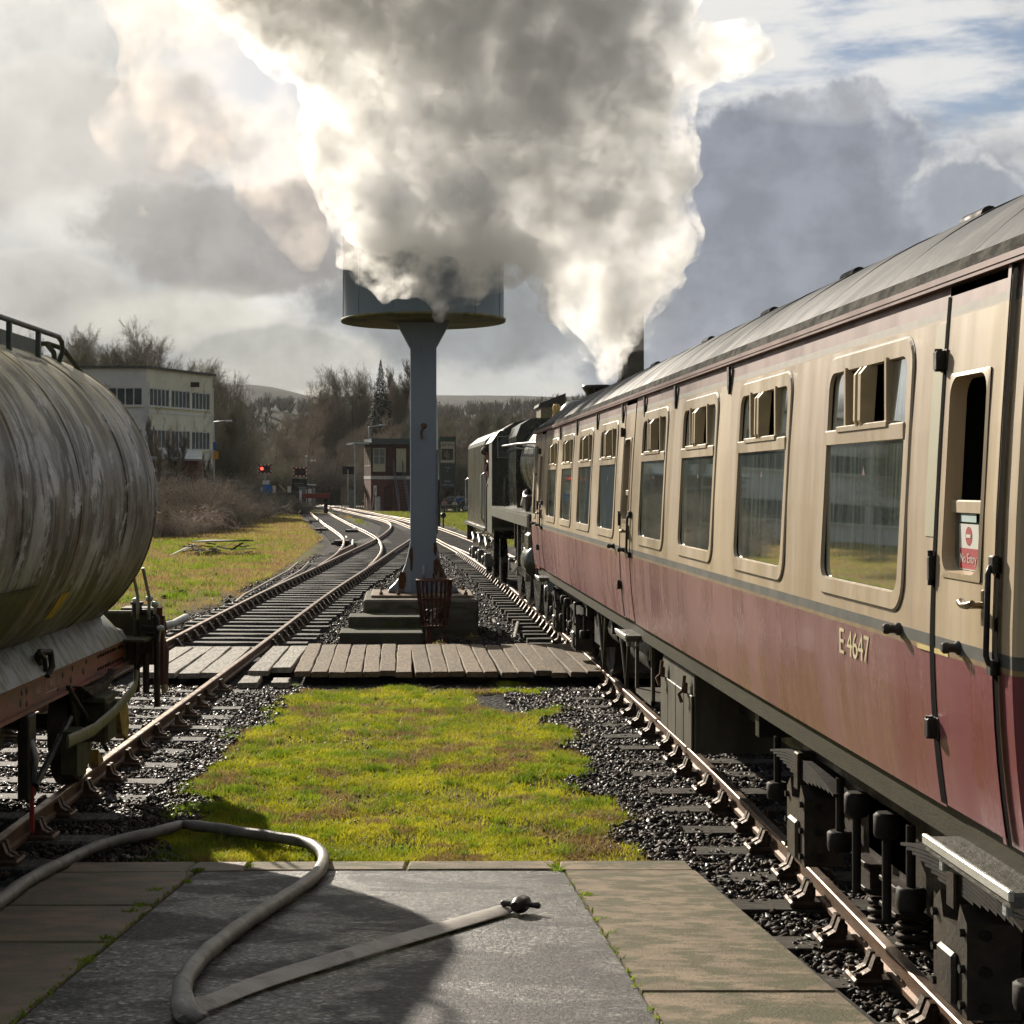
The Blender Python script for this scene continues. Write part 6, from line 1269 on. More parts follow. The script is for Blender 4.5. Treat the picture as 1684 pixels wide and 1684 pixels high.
# loose wood near the base
for nm, pix, lab in (('timber_offcut', [(812, 1020), (823, 1043)], 'short pale timber offcut lying beside the right end of the tower plinth'), ('wooden_stake', [(852, 1024), (846, 1050)], 'thin pale wooden stake lying by the right-hand track sleepers'), ('wooden_wedge', [(712, 1027), (706, 1038)], 'small yellow-brown wooden wedge beside the brazier leg')):
    a, b = G(*pix[0], -0.12), G(*pix[1], -0.15); mb = MB(); mb.tube([a, b], 0.035 if nm != 'wooden_wedge' else 0.02, 4); tag(mb.build(nm, M_plankw if nm != 'wooden_wedge' else M_plank), lab, 'wood')
# ================================================================ hose in the foreground
def onr(x, y, dz): return RP(x, y, dz) if y > 1414 else Vector(G(x, y, -0.17+dz+0.03))
hs = thing('water_hose', tuple(RP(400, 1520)), 'long grey canvas water hose looped across the ramp, flat towards its coupling', 'hose', world=True)
M_hose = mat('grey_canvas_hose', (0.21, 0.20, 0.175), (0.13, 0.125, 0.105), 0.5, 0, 6, (1, 1, 1), (0.07, 0.065, 0.055), 1.5, 0.6, 0.7, 0.25, 90)
pix = [(-120, 1560), (-60, 1520), (0, 1482), (35, 1455), (75, 1432), (115, 1413), (150, 1396), (195, 1382), (245, 1371), (280, 1362), (299, 1356), (320, 1358), (355, 1362), (400, 1369), (455, 1377), (492, 1383), (515, 1391), (530, 1404), (531, 1420), (520, 1438), (497, 1457), (465, 1478), (430, 1500), (395, 1524), (360, 1550), (332, 1574), (311, 1600), (301, 1620), (300, 1640), (306, 1656), (318, 1668)]
pts = []; 
for i in range(len(pix)-1):
    p0, p1, p2, p3 = [Vector(pix[max(0, min(len(pix)-1, i+k))]) for k in (-1, 0, 1, 2)]
    for k in range(4):
        t = k/4; pts.append(0.5*((2*p1)+(-p0+p2)*t+(2*p0-5*p1+4*p2-p3)*t*t+(-p0+3*p1-3*p2+p3)*t**3))
w3 = []; rr_ = []
for i, p in enumerate(pts):
    r_k = 0.040; sq = 1.0
    if 38 <= i <= 43: r_k = 0.030+0.006*abs(i-40)/2
    if i > 108: r_k = 0.042
    w3.append(onr(p.x, p.y, r_k)); rr_.append(r_k*(1+0.05*math.sin(i*1.3)))
nq = len(w3); fl = [(1+0.45*max(0, (i-nq+9)/9), 1-0.62*max(0, (i-nq+9)/9)) for i in range(nq)]
w3 = [p-Vector((0, 0, 0.022*max(0, (i-nq+9)/9))) for i, p in enumerate(w3)]
mb = MB(); mb.tube(w3, rr_, 14, flat=fl, up=(0, 0, 1)); mb.build('hose_body', M_hose, hs)
pix = [(296, 1652), (318, 1655), (345, 1647), (372, 1636), (402, 1623), (440, 1610), (478, 1597), (520, 1585), (565, 1571), (610, 1558), (655, 1545), (700, 1532), (745, 1519), (790, 1506), (825, 1496), (848, 1489)]
vs = []; random.seed(4)
for i, (x, y) in enumerate(pix):
    p = Vector((x, y)); t = (Vector(pix[min(i+1, len(pix)-1)])-Vector(pix[max(i-1, 0)])).normalized(); nrm = Vector((-t.y, t.x))
    hw = 15-6*i/len(pix); a = p-nrm*hw; b = p+nrm*hw; lift = 0.012+0.012*math.sin(i*0.9)+(0.05 if i == 0 else 0.015 if i == 1 else 0)
    A = RP(a.x, a.y, 0.02+max(0, lift)); B = RP(b.x, b.y, 0.010); Mm = (A+B)/2+Vector((0, 0, 0.012))
    vs += [A, Mm, B, B-Vector((0, 0, 0.008)), A-Vector((0, 0, 0.012))]
mb = MB(); k = len(pix); mb.add(vs, [(i*5+j, i*5+(j+1) % 5, (i+1)*5+(j+1) % 5, (i+1)*5+j) for i in range(k-1) for j in range(5)]+[(0, 1, 2, 3, 4), tuple(range(5*k-5, 5*k))], 0, True)
M_flat = mat('pale_flat_hose', (0.30, 0.275, 0.23), (0.20, 0.175, 0.15), 0.55, 0, 5, (1, 1, 1), (0.11, 0.095, 0.085), 1.2, 0.6, 0.7, 0.3, 60)
fo = mb.build('flattened_hose', M_flat, hs); sm_ = fo.modifiers.new('smooth', 'SUBSURF'); sm_.levels = 1; sm_.render_levels = 2
mb = MB(); mb.tube([RP(293, 1646, 0.035), RP(304, 1662, 0.045), RP(320, 1672, 0.032), RP(338, 1668, 0.02)], [0.022, 0.028, 0.026, 0.012], 10); fo = mb.build('hose_fold', M_flat, hs)
c0 = RP(852, 1489, 0.045); dr = (RP(885, 1474, 0.05)-c0).normalized(); M = Matrix.Translation(c0) @ dr.to_track_quat('Z', 'Y').to_matrix().to_4x4()
mb = MB(); mb.lathe([(0.025, -0.05), (0.035, -0.02), (0.042, 0.0), (0.046, 0.03), (0.046, 0.06), (0.040, 0.065), (0.040, 0.10), (0.034, 0.12), (0.028, 0.12), (0.028, 0.05)], (0, 0, 0), 20, M=M)
sd_ = dr.cross(Vector((0, 0, 1))).normalized()
for sg, zf in ((1, 0.06), (-1, 0.02)): q_ = c0+dr*zf+sd_*sg*0.03; mb.tube([q_, q_+sd_*sg*0.035, q_+sd_*sg*0.06, q_+sd_*sg*0.072], [0.018, 0.014, 0.019, 0.012], 10)
mb.build('coupling', mat('black_gunmetal_coupling', (0.025, 0.022, 0.02), (0.06, 0.05, 0.045), 0.4, 0.5, 12), hs)
# weeds in the joints of the paving
rs = np.random.default_rng(12); X_, Y_ = [], []
for (x, y, n__) in [(962, 1472, 60), (912, 1424, 60), (917, 1430, 40), (255, 1465, 60), (230, 1490, 90), (215, 1500, 60), (175, 1545, 60), (325, 1432, 80), (305, 1450, 40), (412, 1424, 50), (140, 1580, 40), (985, 1512, 20), (1000, 1535, 20)]:
    p = RP(x, y); X_.append(rs.normal(p.x, 0.02, n__)); Y_.append(rs.normal(p.y, 0.03, n__))
for t in np.linspace(0, 1, 70):
    y = 1436+t*250; x = (318-(y-1435)*1.205) if rs.random() < 0.7 else (928+(y-1430)*0.63); p = RP(x, y); X_.append(rs.normal(p.x, 0.008, 4)); Y_.append(rs.normal(p.y, 0.01, 4))
x = np.concatenate(X_); y = np.concatenate(Y_)
o_gz = ground_z; ground_z = lambda x, y: -0.13+0.1036*(11.3-y)
grass('joint_weeds', x, y, 0.006, 0.032, 0.005, M_tuft, 'small weeds and moss growing in the joints of the ramp paving', 13, 0.9); ground_z = o_gz
# ================================================================ bare trees
def gen_tree(seed, spread=0.5, up=0.35, nlimb=13, dens=1.0, trunk_h=0.28, cr0=0.42):
    """unit-height bare tree; returns (trunk segments, twig segments) as arrays of p0,p1,r0,r1"""
    rd = random.Random(seed); T = []; C = []
    def vec(a, b, c): return np.array((a, b, c), float)
    def perp(d):
        v = vec(rd.gauss(0, 1), rd.gauss(0, 1), rd.gauss(0, 1)); v -= d*v.dot(d); return v/np.linalg.norm(v)
    def grow(p, d, L, r, lvl):
        n_ = 4 if lvl < 2 else 3; pts = [p]
        for i in range(n_):
            d = d+perp(d)*rd.uniform(0.05, 0.22)+vec(0, 0, up*0.25); d /= np.linalg.norm(d); q_ = pts[-1]+d*L/n_
            ra = r*(1-0.75*i/n_); rb = r*(1-0.75*(i+1)/n_); (T if lvl < 1 else C).append((pts[-1], q_, ra, rb)); pts.append(q_)
            if lvl < 4:
                k = [0, 3, 3, 3][lvl] if lvl else 0; k = int(k*dens+rd.random()*1.4)
                for _ in range(k):
                    t = rd.random(); s = pts[-2]*(1-t)+q_*t; sd = perp(d); a = rd.uniform(0.5, 1.0)
                    dd = d*math.cos(a)+sd*math.sin(a)+vec(0, 0, up*0.3); dd /= np.linalg.norm(dd)
                    grow(s, dd, L*rd.uniform(0.38, 0.62), max(rb*0.6, 0.00065), lvl+1)
    z = 0; p = vec(0, 0, 0); d = vec(0, 0, 1.0); H_ = 0.86; n_ = 10
    for i in range(n_):
        d = d+perp(d)*0.06; d /= np.linalg.norm(d); q_ = p+d*H_/n_; ra = 0.016*(1-0.85*i/n_); rb = 0.016*(1-0.85*(i+1)/n_)
        T.append((p, q_, ra, rb)); hgt = (i+0.5)/n_*H_
        if hgt > trunk_h:
            for _ in range(max(1, int(nlimb/(n_*(1-trunk_h))*1.0+rd.random()))):
                t = rd.random(); s = p*(1-t)+q_*t; sd = perp(vec(0, 0, 1)); a = rd.uniform(0.55, 1.1)*(1.05-0.5*hgt)
                dd = vec(0, 0, 1)*math.cos(a)+sd*math.sin(a)*(0.6+spread); dd /= np.linalg.norm(dd)
                grow(s, dd, cr0*(1.08-hgt*0.75)*rd.uniform(0.75, 1.1), rb*0.62, 1)
        p = q_
    return T, C
def segs_mesh(name, S, mats, k=3):
    p0 = np.array([s[0] for s in S]); p1 = np.array([s[1] for s in S]); r0 = np.array([s[2] for s in S]); r1 = np.array([s[3] for s in S])
    d = p1-p0; d /= np.linalg.norm(d, axis=1, keepdims=True)+1e-9; a = np.cross(d, np.array([0.31, 0.52, 0.79])); a /= np.linalg.norm(a, axis=1, keepdims=True)+1e-9; b = np.cross(d, a)
    vs = []
    for p, r in ((p0, r0), (p1, r1)):
        for j in range(k): t = 2*math.pi*j/k; vs.append(p+(a*math.cos(t)+b*math.sin(t))*r[:, None])
    v = np.stack(vs, 1).reshape(-1, 3); n_ = len(S); base = (2*k*np.arange(n_))[:, None]
    f = np.concatenate([base+np.array([[j, (j+1) % k, k+(j+1) % k, k+j]]) for j in range(k)], 0)
    return npmesh(name, v, f, mats, 'mesh')
ORDW = 'first second third fourth fifth sixth seventh eighth ninth tenth eleventh twelfth thirteenth fourteenth fifteenth sixteenth seventeenth eighteenth nineteenth twentieth'.split()
def ordl(L, i, key=lambda t: t[0]):
    r_ = sorted(range(len(L)), key=lambda j: key(L[j])).index(i); n_ = len(L)
    if r_ < 20 and r_ <= n_-1-r_ or n_-1-r_ >= 20: return ORDW[min(r_, 19)]+' from the left'
    return ORDW[n_-1-r_]+' from the right'
M_bark = mat('grey_brown_bark', (0.12, 0.10, 0.08), (0.19, 0.165, 0.13), 0.9, 0, 9)
M_twig = mat('bare_twigs_brown', (0.19, 0.165, 0.13), (0.32, 0.275, 0.22), 0.9, 0, 1.5, objrand=0.25)
M_twigg = mat('mossy_twigs', (0.18, 0.17, 0.115), (0.27, 0.25, 0.18), 0.9, 0, 1.5, objrand=0.2)
M_stem = mat('pale_bramble_stem', (0.30, 0.20, 0.14), (0.65, 0.54, 0.44), 0.6, 0, 2)
VAR = []
for i, (sp, up, nl, dn_, th_, cr0) in enumerate([(0.5, 0.35, 14, 0.75, 0.22, 0.42), (0.7, 0.25, 14, 0.78, 0.18, 0.44), (0.35, 0.5, 15, 0.8, 0.2, 0.36), (0.6, 0.3, 17, 0.9, 0.12, 0.42), (0.05, 0.9, 24, 0.8, 0.1, 0.20)]):
    T, C = gen_tree(50+i, sp, up, nl, dn_, th_, cr0)
    VAR.append((segs_mesh('trunk', T, M_bark, 6), segs_mesh('crown', C, M_twigg if i == 3 else M_twig, 3)))
# conifer
rs = np.random.default_rng(77); n_ = 11000; t = rs.random(n_)**1.2; ang = rs.random(n_)*6.283; rad = 0.20*(1-t)**0.9*np.sqrt(rs.random(n_)*0.85+0.15)*(0.8+0.2*np.sin(ang*7+t*40))
c_ = np.stack([rad*np.cos(ang), rad*np.sin(ang), 0.08+0.92*t-rad*0.25], 1); o_ = np.stack([np.cos(ang), np.sin(ang), -0.35*np.ones(n_)], 1)
sd = np.stack([-np.sin(ang), np.cos(ang), rs.normal(0, 0.3, n_)], 1); L = ((0.022+0.025*rs.random(n_))*(1.15-t))[:, None]
v = np.stack([c_-sd*L*0.35, c_+sd*L*0.35, c_+o_*L], 1).reshape(-1, 3)
CONM = npmesh('crown', v, np.arange(n_*3).reshape(-1, 3), mat('dark_conifer_needles', (0.018, 0.03, 0.015), (0.04, 0.055, 0.025), 0.8, 0, 6), 'mesh')
GT = 'bare winter trees beyond the line'
def tree(px_, pyt, Y, var, label, wide=1.0, name='bare_tree', xy=None):
    X = (px_-X0)*Y/F; h = (2.4+(Y0-pyt)*Y/F+0.2)*(0.93 if name == 'bare_tree' else 1.0)
    t = thing(name, (X, Y, -0.3), label, 'tree', GT); rzz = random.uniform(0, 6.28)
    for me, nm in zip(VAR[var] if var < 9 else (VAR[4][0], CONM), ('trunk', 'crown')):
        link(nm, me, t, (0, 0, 0), (0, 0, rzz), (h*wide, h*wide, h*(1.0/0.95)))
    return t
random.seed(99)
BT = 'bare tree in the row showing above the roof of the white office building'
TL1 = [(18, 560, 190, 0, 1.1), (52, 552, 195, 2, 1.0), (88, 545, 188, 1, 1.0), (122, 556, 192, 3, 1.1), (150, 560, 185, 0, 1.1), (182, 556, 196, 1, 1.1), (212, 562, 190, 3, 1.1), (240, 548, 184, 0, 1.0), (268, 572, 190, 2, 1.2), (300, 588, 192, 1, 1.1), (328, 600, 186, 3, 1.0),
     (105, 575, 178, 3, 1.2), (165, 580, 178, 3, 1.2), (200, 578, 176, 0, 1.2), (225, 575, 177, 3, 1.2), (285, 598, 180, 3, 1.2), (60, 585, 178, 3, 1.2)]
for i, (x, y, Y, v, w_) in enumerate(TL1):
    tree(x, y, Y, v, 'bare tree showing above the white office roof, '+ordl(TL1, i), w_)
TL2 = [(362, 618, 165, 3, 0.9), (378, 628, 158, 0, 0.9), (392, 645, 164, 3, 0.9), (402, 668, 186, 1, 0.7), (416, 705, 190, 0, 0.8), (350, 640, 152, 3, 0.9), (372, 665, 150, 3, 1.0), (386, 690, 150, 3, 0.9), (412, 725, 184, 1, 0.8)]
for i, (x, y, Y, v, w_) in enumerate(TL2):
    tree(x, y, Y, v, 'dense dark tree at the right end of the office, '+ordl(TL2, i), w_)
TL3 = [(440, 715, 225, 1, 1.0), (455, 700, 228, 0, 0.9), (472, 680, 222, 0, 0.9), (488, 664, 230, 1, 0.9), (503, 655, 226, 1, 1.0), (520, 652, 235, 3, 1.0), (534, 640, 228, 0, 0.9), (528, 622, 240, 2, 0.8), (548, 618, 232, 0, 0.8), (563, 612, 240, 3, 0.8), (580, 615, 228, 0, 0.85), (592, 606, 236, 2, 0.8), (608, 620, 230, 3, 0.8),
     (655, 632, 236, 0, 0.9), (668, 640, 230, 3, 0.9), (645, 650, 232, 3, 1.0), (510, 695, 205, 0, 1.1), (575, 690, 206, 1, 1.1), (645, 690, 205, 0, 1.1), (545, 710, 198, 1, 1.2), (610, 700, 198, 1, 1.2)]
for i, (x, y, Y, v, w_) in enumerate(TL3):
    tree(x, y, Y, v, 'bare tree in the wood behind crossing and signal box, '+ordl(TL3, i), w_)
tree(626, 602, 215, 10, 'tall dark green conifer rising behind the signal box roof', 1.0, 'conifer_tree')
tree(641, 596, 218, 4, 'slender upright bare poplar just right of the dark conifer', 1.25, 'poplar_tree')
tree(652, 606, 221, 4, 'second slender upright bare tree, nearest the water tower pillar', 1.2, 'poplar_tree')
TL4 = [(725, 690, 250, 3, 1.2), (735, 672, 262, 0, 0.9), (750, 682, 256, 1, 1.0), (768, 666, 262, 2, 0.9), (783, 680, 250, 3, 1.0), (798, 668, 266, 0, 0.9), (815, 682, 255, 3, 1.0), (832, 674, 262, 1, 0.9), (850, 682, 258, 3, 1.0), (868, 676, 266, 0, 0.9), (886, 684, 256, 3, 1.0), (904, 680, 262, 1, 0.9), (925, 684, 262, 3, 0.9),
     (745, 712, 215, 0, 1.2), (790, 712, 215, 1, 1.2), (840, 712, 216, 1, 1.2), (712, 668, 262, 3, 1.0), (700, 700, 220, 3, 1.3), (895, 712, 216, 3, 1.3), (776, 722, 200, 1, 1.4), (730, 728, 200, 3, 1.4)]
for i, (x, y, Y, v, w_) in enumerate(TL4):
    tree(x, y, Y, v, 'bare tree in the wood behind tender and pub sign, '+ordl(TL4, i), w_)
# trees off to the left and right that show in the coach windows and round the sides
for i, (X, Y, h, v) in enumerate([(-22, 62, 9, 3), (-27, 70, 11, 0), (-24, 82, 10, 1), (-33, 78, 12, 3), (-36, 95, 12, 0), (-30, 110, 12, 3), (-42, 120, 14, 1), (-50, 100, 14, 3), (-55, 130, 15, 0), (-46, 150, 15, 3), (-60, 160, 16, 1), (-70, 185, 16, 3)]):
    t = thing('bare_tree', (X, Y, -0.3), 'bare tree out to the left behind the tank wagon, '+ORDW[i]+' along the row', 'tree', 'trees beyond the tank wagon'); r_z = random.uniform(0, 6)
    for me, nm in zip(VAR[v], ('trunk', 'crown')): link(nm, me, t, (0, 0, 0), (0, 0, r_z), (h, h, h))
# ---------------------------------------------------------------- brambles and bushes
def bush_mesh(seed, n_, h, r, droop, matl, thick=0.006):
    rs = np.random.default_rng(seed); S = []
    for _ in range(n_):
        a = rs.uniform(0, 6.283); b0 = np.array([rs.normal(0, r*0.35), rs.normal(0, r*0.35), 0]); L = rs.uniform(0.5, 1.0); d = np.array([math.cos(a)*rs.uniform(0.2, 1), math.sin(a)*rs.uniform(0.2, 1), 1.0])
        p = b0; k = 7
        for i in range(k):
            t = i/k; dd = d+np.array([0, 0, -droop*2.2*t])+rs.normal(0, 0.18, 3); q_ = p+dd/np.linalg.norm(dd)*L*h*1.2/k; q_[2] = max(q_[2], 0.02)
            S.append((p, q_, thick*(1-0.6*t), thick*(1-0.6*(t+1/k))))
            if rs.random() < 0.8:
                for _ in range(2): e = q_+rs.normal(0, 0.12*h, 3)+np.array([0, 0, 0.05*h]); e[2] = max(e[2], 0.02); S.append((q_, e, thick*0.45, thick*0.2))
            p = q_
    return segs_mesh('stems', S, matl, 3)
BU = [bush_mesh(i, 330, 1.0, 1.0, [0.9, 0.6, 0.2][i % 3], [M_stem, M_twig, M_twigg][i % 3], 0.0065) for i in range(6)]
# leaf litter clumps inside the bushes
rs = np.random.default_rng(8); n_ = 1500; c_ = rs.normal(0, 0.38, (n_, 3)); c_[:, 2] = np.abs(c_[:, 2])*0.9; a_ = rs.normal(0, 1, (n_, 3))*0.022; b_ = rs.normal(0, 1, (n_, 3))*0.022
BL_ = npmesh('leaves', np.stack([c_, c_+a_, c_+b_], 1).reshape(-1, 3), np.arange(n_*3).reshape(-1, 3), mat('dark_bramble_leaves', (0.07, 0.065, 0.03), (0.15, 0.11, 0.055), 0.7, 0, 4), 'mesh')
def bush(X, Y, h, w_, v, label, cat='bush', group='bushes and brambles on the left bank', leaves=True, name='bramble_bush'):
    t = thing(name, (X, Y, float(ground_z(np.array([X]), np.array([Y]))[0])-0.03), label, cat, group); rz_ = random.uniform(0, 6)
    link('stems', BU[v], t, (0, 0, 0), (0, 0, rz_), (w_, w_, h))
    if leaves: link('leaves', BL_, t, (0, 0, 0), (0, 0, rz_+1), (w_*0.85, w_*0.85, h*0.9))
random.seed(5)
LB1 = 'tangled brown bramble on the bank'
BRL = [(275, 880, 84, 2.0, 1.6), (300, 875, 86, 2.6, 2.0), (325, 872, 90, 3.0, 2.2), (350, 870, 92, 2.6, 2.0), (375, 862, 98, 2.4, 2.0), (265, 870, 90, 3.5, 2.2), (290, 860, 100, 3.6, 2.4), (320, 855, 104, 3.8, 2.6), (345, 850, 108, 3.6, 2.6), (370, 848, 112, 3.2, 2.6), (255, 885, 80, 2.4, 2.0), (240, 880, 82, 3.0, 2.2),
                         (310, 850, 115, 4.4, 3.0), (280, 850, 116, 4.4, 3.0), (340, 846, 118, 4.2, 3.0), (365, 846, 120, 3.6, 3.0), (395, 845, 122, 2.6, 2.8), (250, 850, 112, 4.6, 3.0)]
for (x, y, Y, h, w_) in BRL:
    bush((x-X0)*Y/F, Y, h, w_, random.choice([0, 1, 3, 4]), LB1+', '+('front' if Y < 95 else 'middle' if Y < 113 else 'back')+' row, '+ORDW[sorted(t[0] for t in BRL if (t[2] < 95, t[2] < 113) == (Y < 95, Y < 113)).index(x)]+' from the left')
for i_s, (x, Y, h, w_) in enumerate(sorted([(405, 138, 2.1, 2.6), (425, 141, 2.0, 2.6), (445, 142, 1.9, 2.4), (462, 142, 1.7, 2.2), (478, 143, 1.6, 2.0), (415, 130, 1.7, 2.2), (398, 126, 1.9, 2.4), (488, 143, 1.4, 1.6)])):
    bush((x-X0)*Y/F, Y, h, w_, random.choice([1, 2, 4, 5]), 'dark low hedge bush along the stone wall, '+ORDW[i_s]+' from the left', 'bush', 'dark hedge by the buffer stop')
for i_s, (x, Y, h, w_) in enumerate(sorted([(400, 200, 6, 5), (430, 205, 6, 5), (455, 198, 5, 5), (480, 203, 5, 5), (505, 200, 5.5, 5), (530, 204, 6, 5), (552, 199, 6.5, 5), (740, 205, 6, 6), (765, 205, 6, 6), (790, 205, 6, 6), (820, 205, 6, 6), (850, 205, 6, 6), (880, 205, 6, 6), (700, 205, 6, 6)])):
    bush((x-X0)*Y/F, Y, h, w_, random.choice([1, 2, 4, 5]), 'brown scrub at the foot of the wood, '+('left of the pillar, ' if x < 690 else 'right of the pillar, ')+ORDW[i_s]+' from the left', 'bush', 'scrub behind the level crossing', False, 'scrub_bush')
for (x, y, Y, s_) in [(665, 0, 0, 0)]: pass
# saplings in front of the office building
for i_s, (x, yt, Y) in enumerate(sorted([(262, 672, 118), (276, 690, 117), (288, 700, 116), (300, 705, 118), (268, 700, 110), (352, 742, 120), (345, 735, 121)])):
    X = (x-X0)*Y/F; h = 2.4+(Y0-yt)*Y/F; t = thing('sapling', (X, Y, -0.3), 'thin leafless sapling in front of the office building, '+ORDW[i_s]+' from the left', 'tree', 'saplings by the office'); r_z = random.uniform(0, 6)
    for me, nm in zip(VAR[4], ('trunk', 'crown')): link(nm, me, t, (0, 0, 0), (0, 0, r_z), (h*0.9, h*0.9, h))
# ---------------------------------------------------------------- hills
def hill(name, pts, Yr, Yb, depth, matl, label):
    """ridge through photo points at distance Yr, foot at Yb"""
    xs = np.array([(p[0]-X0)*Yr/F for p in pts]); zs_ = np.array([H+(Y0-p[1])*Yr/F for p in pts]); X = np.linspace(xs[0], xs[-1], 160); Z = np.interp(X, xs, zs_)
    V = []; nr = 26
    for j in range(nr):
        t = j/(nr-1); Y = Yb+(Yr-Yb)*t if t <= 1 else Yr; s = t*t*(3-2*t); V.append(np.stack([X, np.full_like(X, Y), -2+(Z+2)*s+(vnoise(X, np.full_like(X, Y), 0.01, 4)-0.5)*14*math.sin(math.pi*t)], 1))
    V.append(np.stack([X, np.full_like(X, Yr+depth), np.full_like(X, -2.0)], 1)); nr += 1
    v = np.concatenate(V, 0); i_, j_ = np.meshgrid(np.arange(159), np.arange(nr-1)); a0 = (j_*160+i_).ravel(); f = np.stack([a0, a0+1, a0+161, a0+160], 1)
    o = npmesh(name, v, f, matl, None, True); o['kind'] = 'structure'; o['label'] = label; return o
M_moor = mat('moorland', (0.085, 0.08, 0.065), (0.06, 0.06, 0.045), 0.95, 0, 0.004, (1, 1, 3), (0.055, 0.05, 0.04), 3.0, 0.55, 0.7)
M_field = mat('hill_field', (0.07, 0.08, 0.04), (0.05, 0.058, 0.032), 0.95, 0, 0.008, (1, 1, 2), (0.05, 0.045, 0.035), 2.5, 0.5, 0.8)
hill('hills', [(-900, 700), (-300, 640), (150, 620), (330, 636), (380, 638), (430, 637), (460, 641), (500, 651), (560, 668), (640, 700), (760, 760)], 1750, 900, 500, M_moor, 'rounded moorland hill on the left horizon')
hill('hills', [(200, 760), (380, 690), (480, 660), (515, 655), (600, 653), (700, 652.5), (780, 653), (850, 653.5), (910, 656), (1100, 640), (1500, 650), (2500, 700)], 2600, 1500, 800, M_moor, 'long level moorland ridge on the horizon')
hill('hills', [(300, 760), (420, 700), (455, 672), (500, 680), (600, 700), (730, 690), (820, 683), (900, 676), (1000, 672), (1300, 680), (2200, 760)], 900, 420, 250, M_field, 'lower wooded hillside below the moor')
rs = np.random.default_rng(33); S = []
for _ in range(900):
    x = rs.uniform(420, 1100); t = rs.uniform(0.35, 1.0); Y = 420+(900-420)*t; yr_ = np.interp(x, [420, 455, 500, 600, 730, 820, 900, 1100], [700, 672, 680, 700, 690, 683, 676, 672]); X = (x-X0)*900/F
    zr_ = H+(Y0-yr_)*900/F; z = -2+(zr_+2)*t*t*(3-2*t); hh = rs.uniform(5, 9); X = X
    for k in range(14): a = rs.uniform(0, 6.28); e = rs.uniform(0.3, 1); S.append((np.array([X, Y, z+hh*0.2]), np.array([X+math.cos(a)*hh*0.4*e, Y+math.sin(a)*hh*0.4*e, z+hh*rs.uniform(0.5, 1)]), 0.30, 0.12))
me = segs_mesh('hillside_wood', S, mat('far_woodland', (0.08, 0.072, 0.055), (0.12, 0.105, 0.08), 0.95, 0, 0.05), 3); o = link('hillside_wood', me); tag(o, 'far bare woodland covering the lower hillside below the moor', 'wood', kind='stuff')
# ---------------------------------------------------------------- office building
M_rend = mat('cream_render', (0.78, 0.76, 0.62), (0.68, 0.65, 0.52), 0.8, 0, 0.7, (1, 1, 0.6), (0.26, 0.25, 0.18), 1.5, 0.6, 0.6)
M_rends = mat('grey_white_render', (0.70, 0.69, 0.68), (0.60, 0.60, 0.60), 0.8, 0, 0.7, (1, 1, 0.6), (0.28, 0.28, 0.27), 1.5, 0.6, 0.6)
M_wing = mat('office_window_glass', (0.03, 0.04, 0.042), (0.05, 0.065, 0.065), 0.35, 0, 0.5, spec=0.25); M_wfr = mat('white_window_frame', (0.55, 0.57, 0.57))
M_roofd = mat('dark_flat_roof', (0.06, 0.06, 0.06), (0.09, 0.09, 0.085))
ang = math.atan2(139.5-130, -15.5+19.57)     # right-hand wall direction
ob = thing('office_building', (-19.57, 130, -0.3), 'cream and white three-storey office block with strip windows behind the tank wagon', 'building')
Lr = math.hypot(9.5, 4.07); Hh = 11.65; u = Vector((math.cos(ang), math.sin(ang), 0)); nrm = Vector((math.sin(ang), -math.cos(ang), 0))
def wallpanel(name, o0, du, L, z0, z1, matl, parent, wins=(), th=0.3, nn=None):
    """wall strip with rectangular openings wins=[(a,b,za,zb)]"""
    mb = MB(); us = sorted({0, L} | {a for w_ in wins for a in w_[:2]}); zs_ = sorted({z0, z1} | {a for w_ in wins for a in w_[2:]})
    for a, b in zip(us[:-1], us[1:]):
        for c, d in zip(zs_[:-1], zs_[1:]):
            if any(w_[0] <= a+1e-6 and b <= w_[1]+1e-6 and w_[2] <= c+1e-6 and d <= w_[3]+1e-6 for w_ in wins): continue
            q0 = o0+du*a; q1 = o0+du*b; i0 = q0-nn*th; i1 = q1-nn*th
            mb.add([q0+Vector((0, 0, c)), q1+Vector((0, 0, c)), q1+Vector((0, 0, d)), q0+Vector((0, 0, d)), i0+Vector((0, 0, c)), i1+Vector((0, 0, c)), i1+Vector((0, 0, d)), i0+Vector((0, 0, d))], [(0, 1, 2, 3), (0, 1, 5, 4), (2, 3, 7, 6), (0, 3, 7, 4), (1, 2, 6, 5)])
    return mb.build(name, matl, parent)
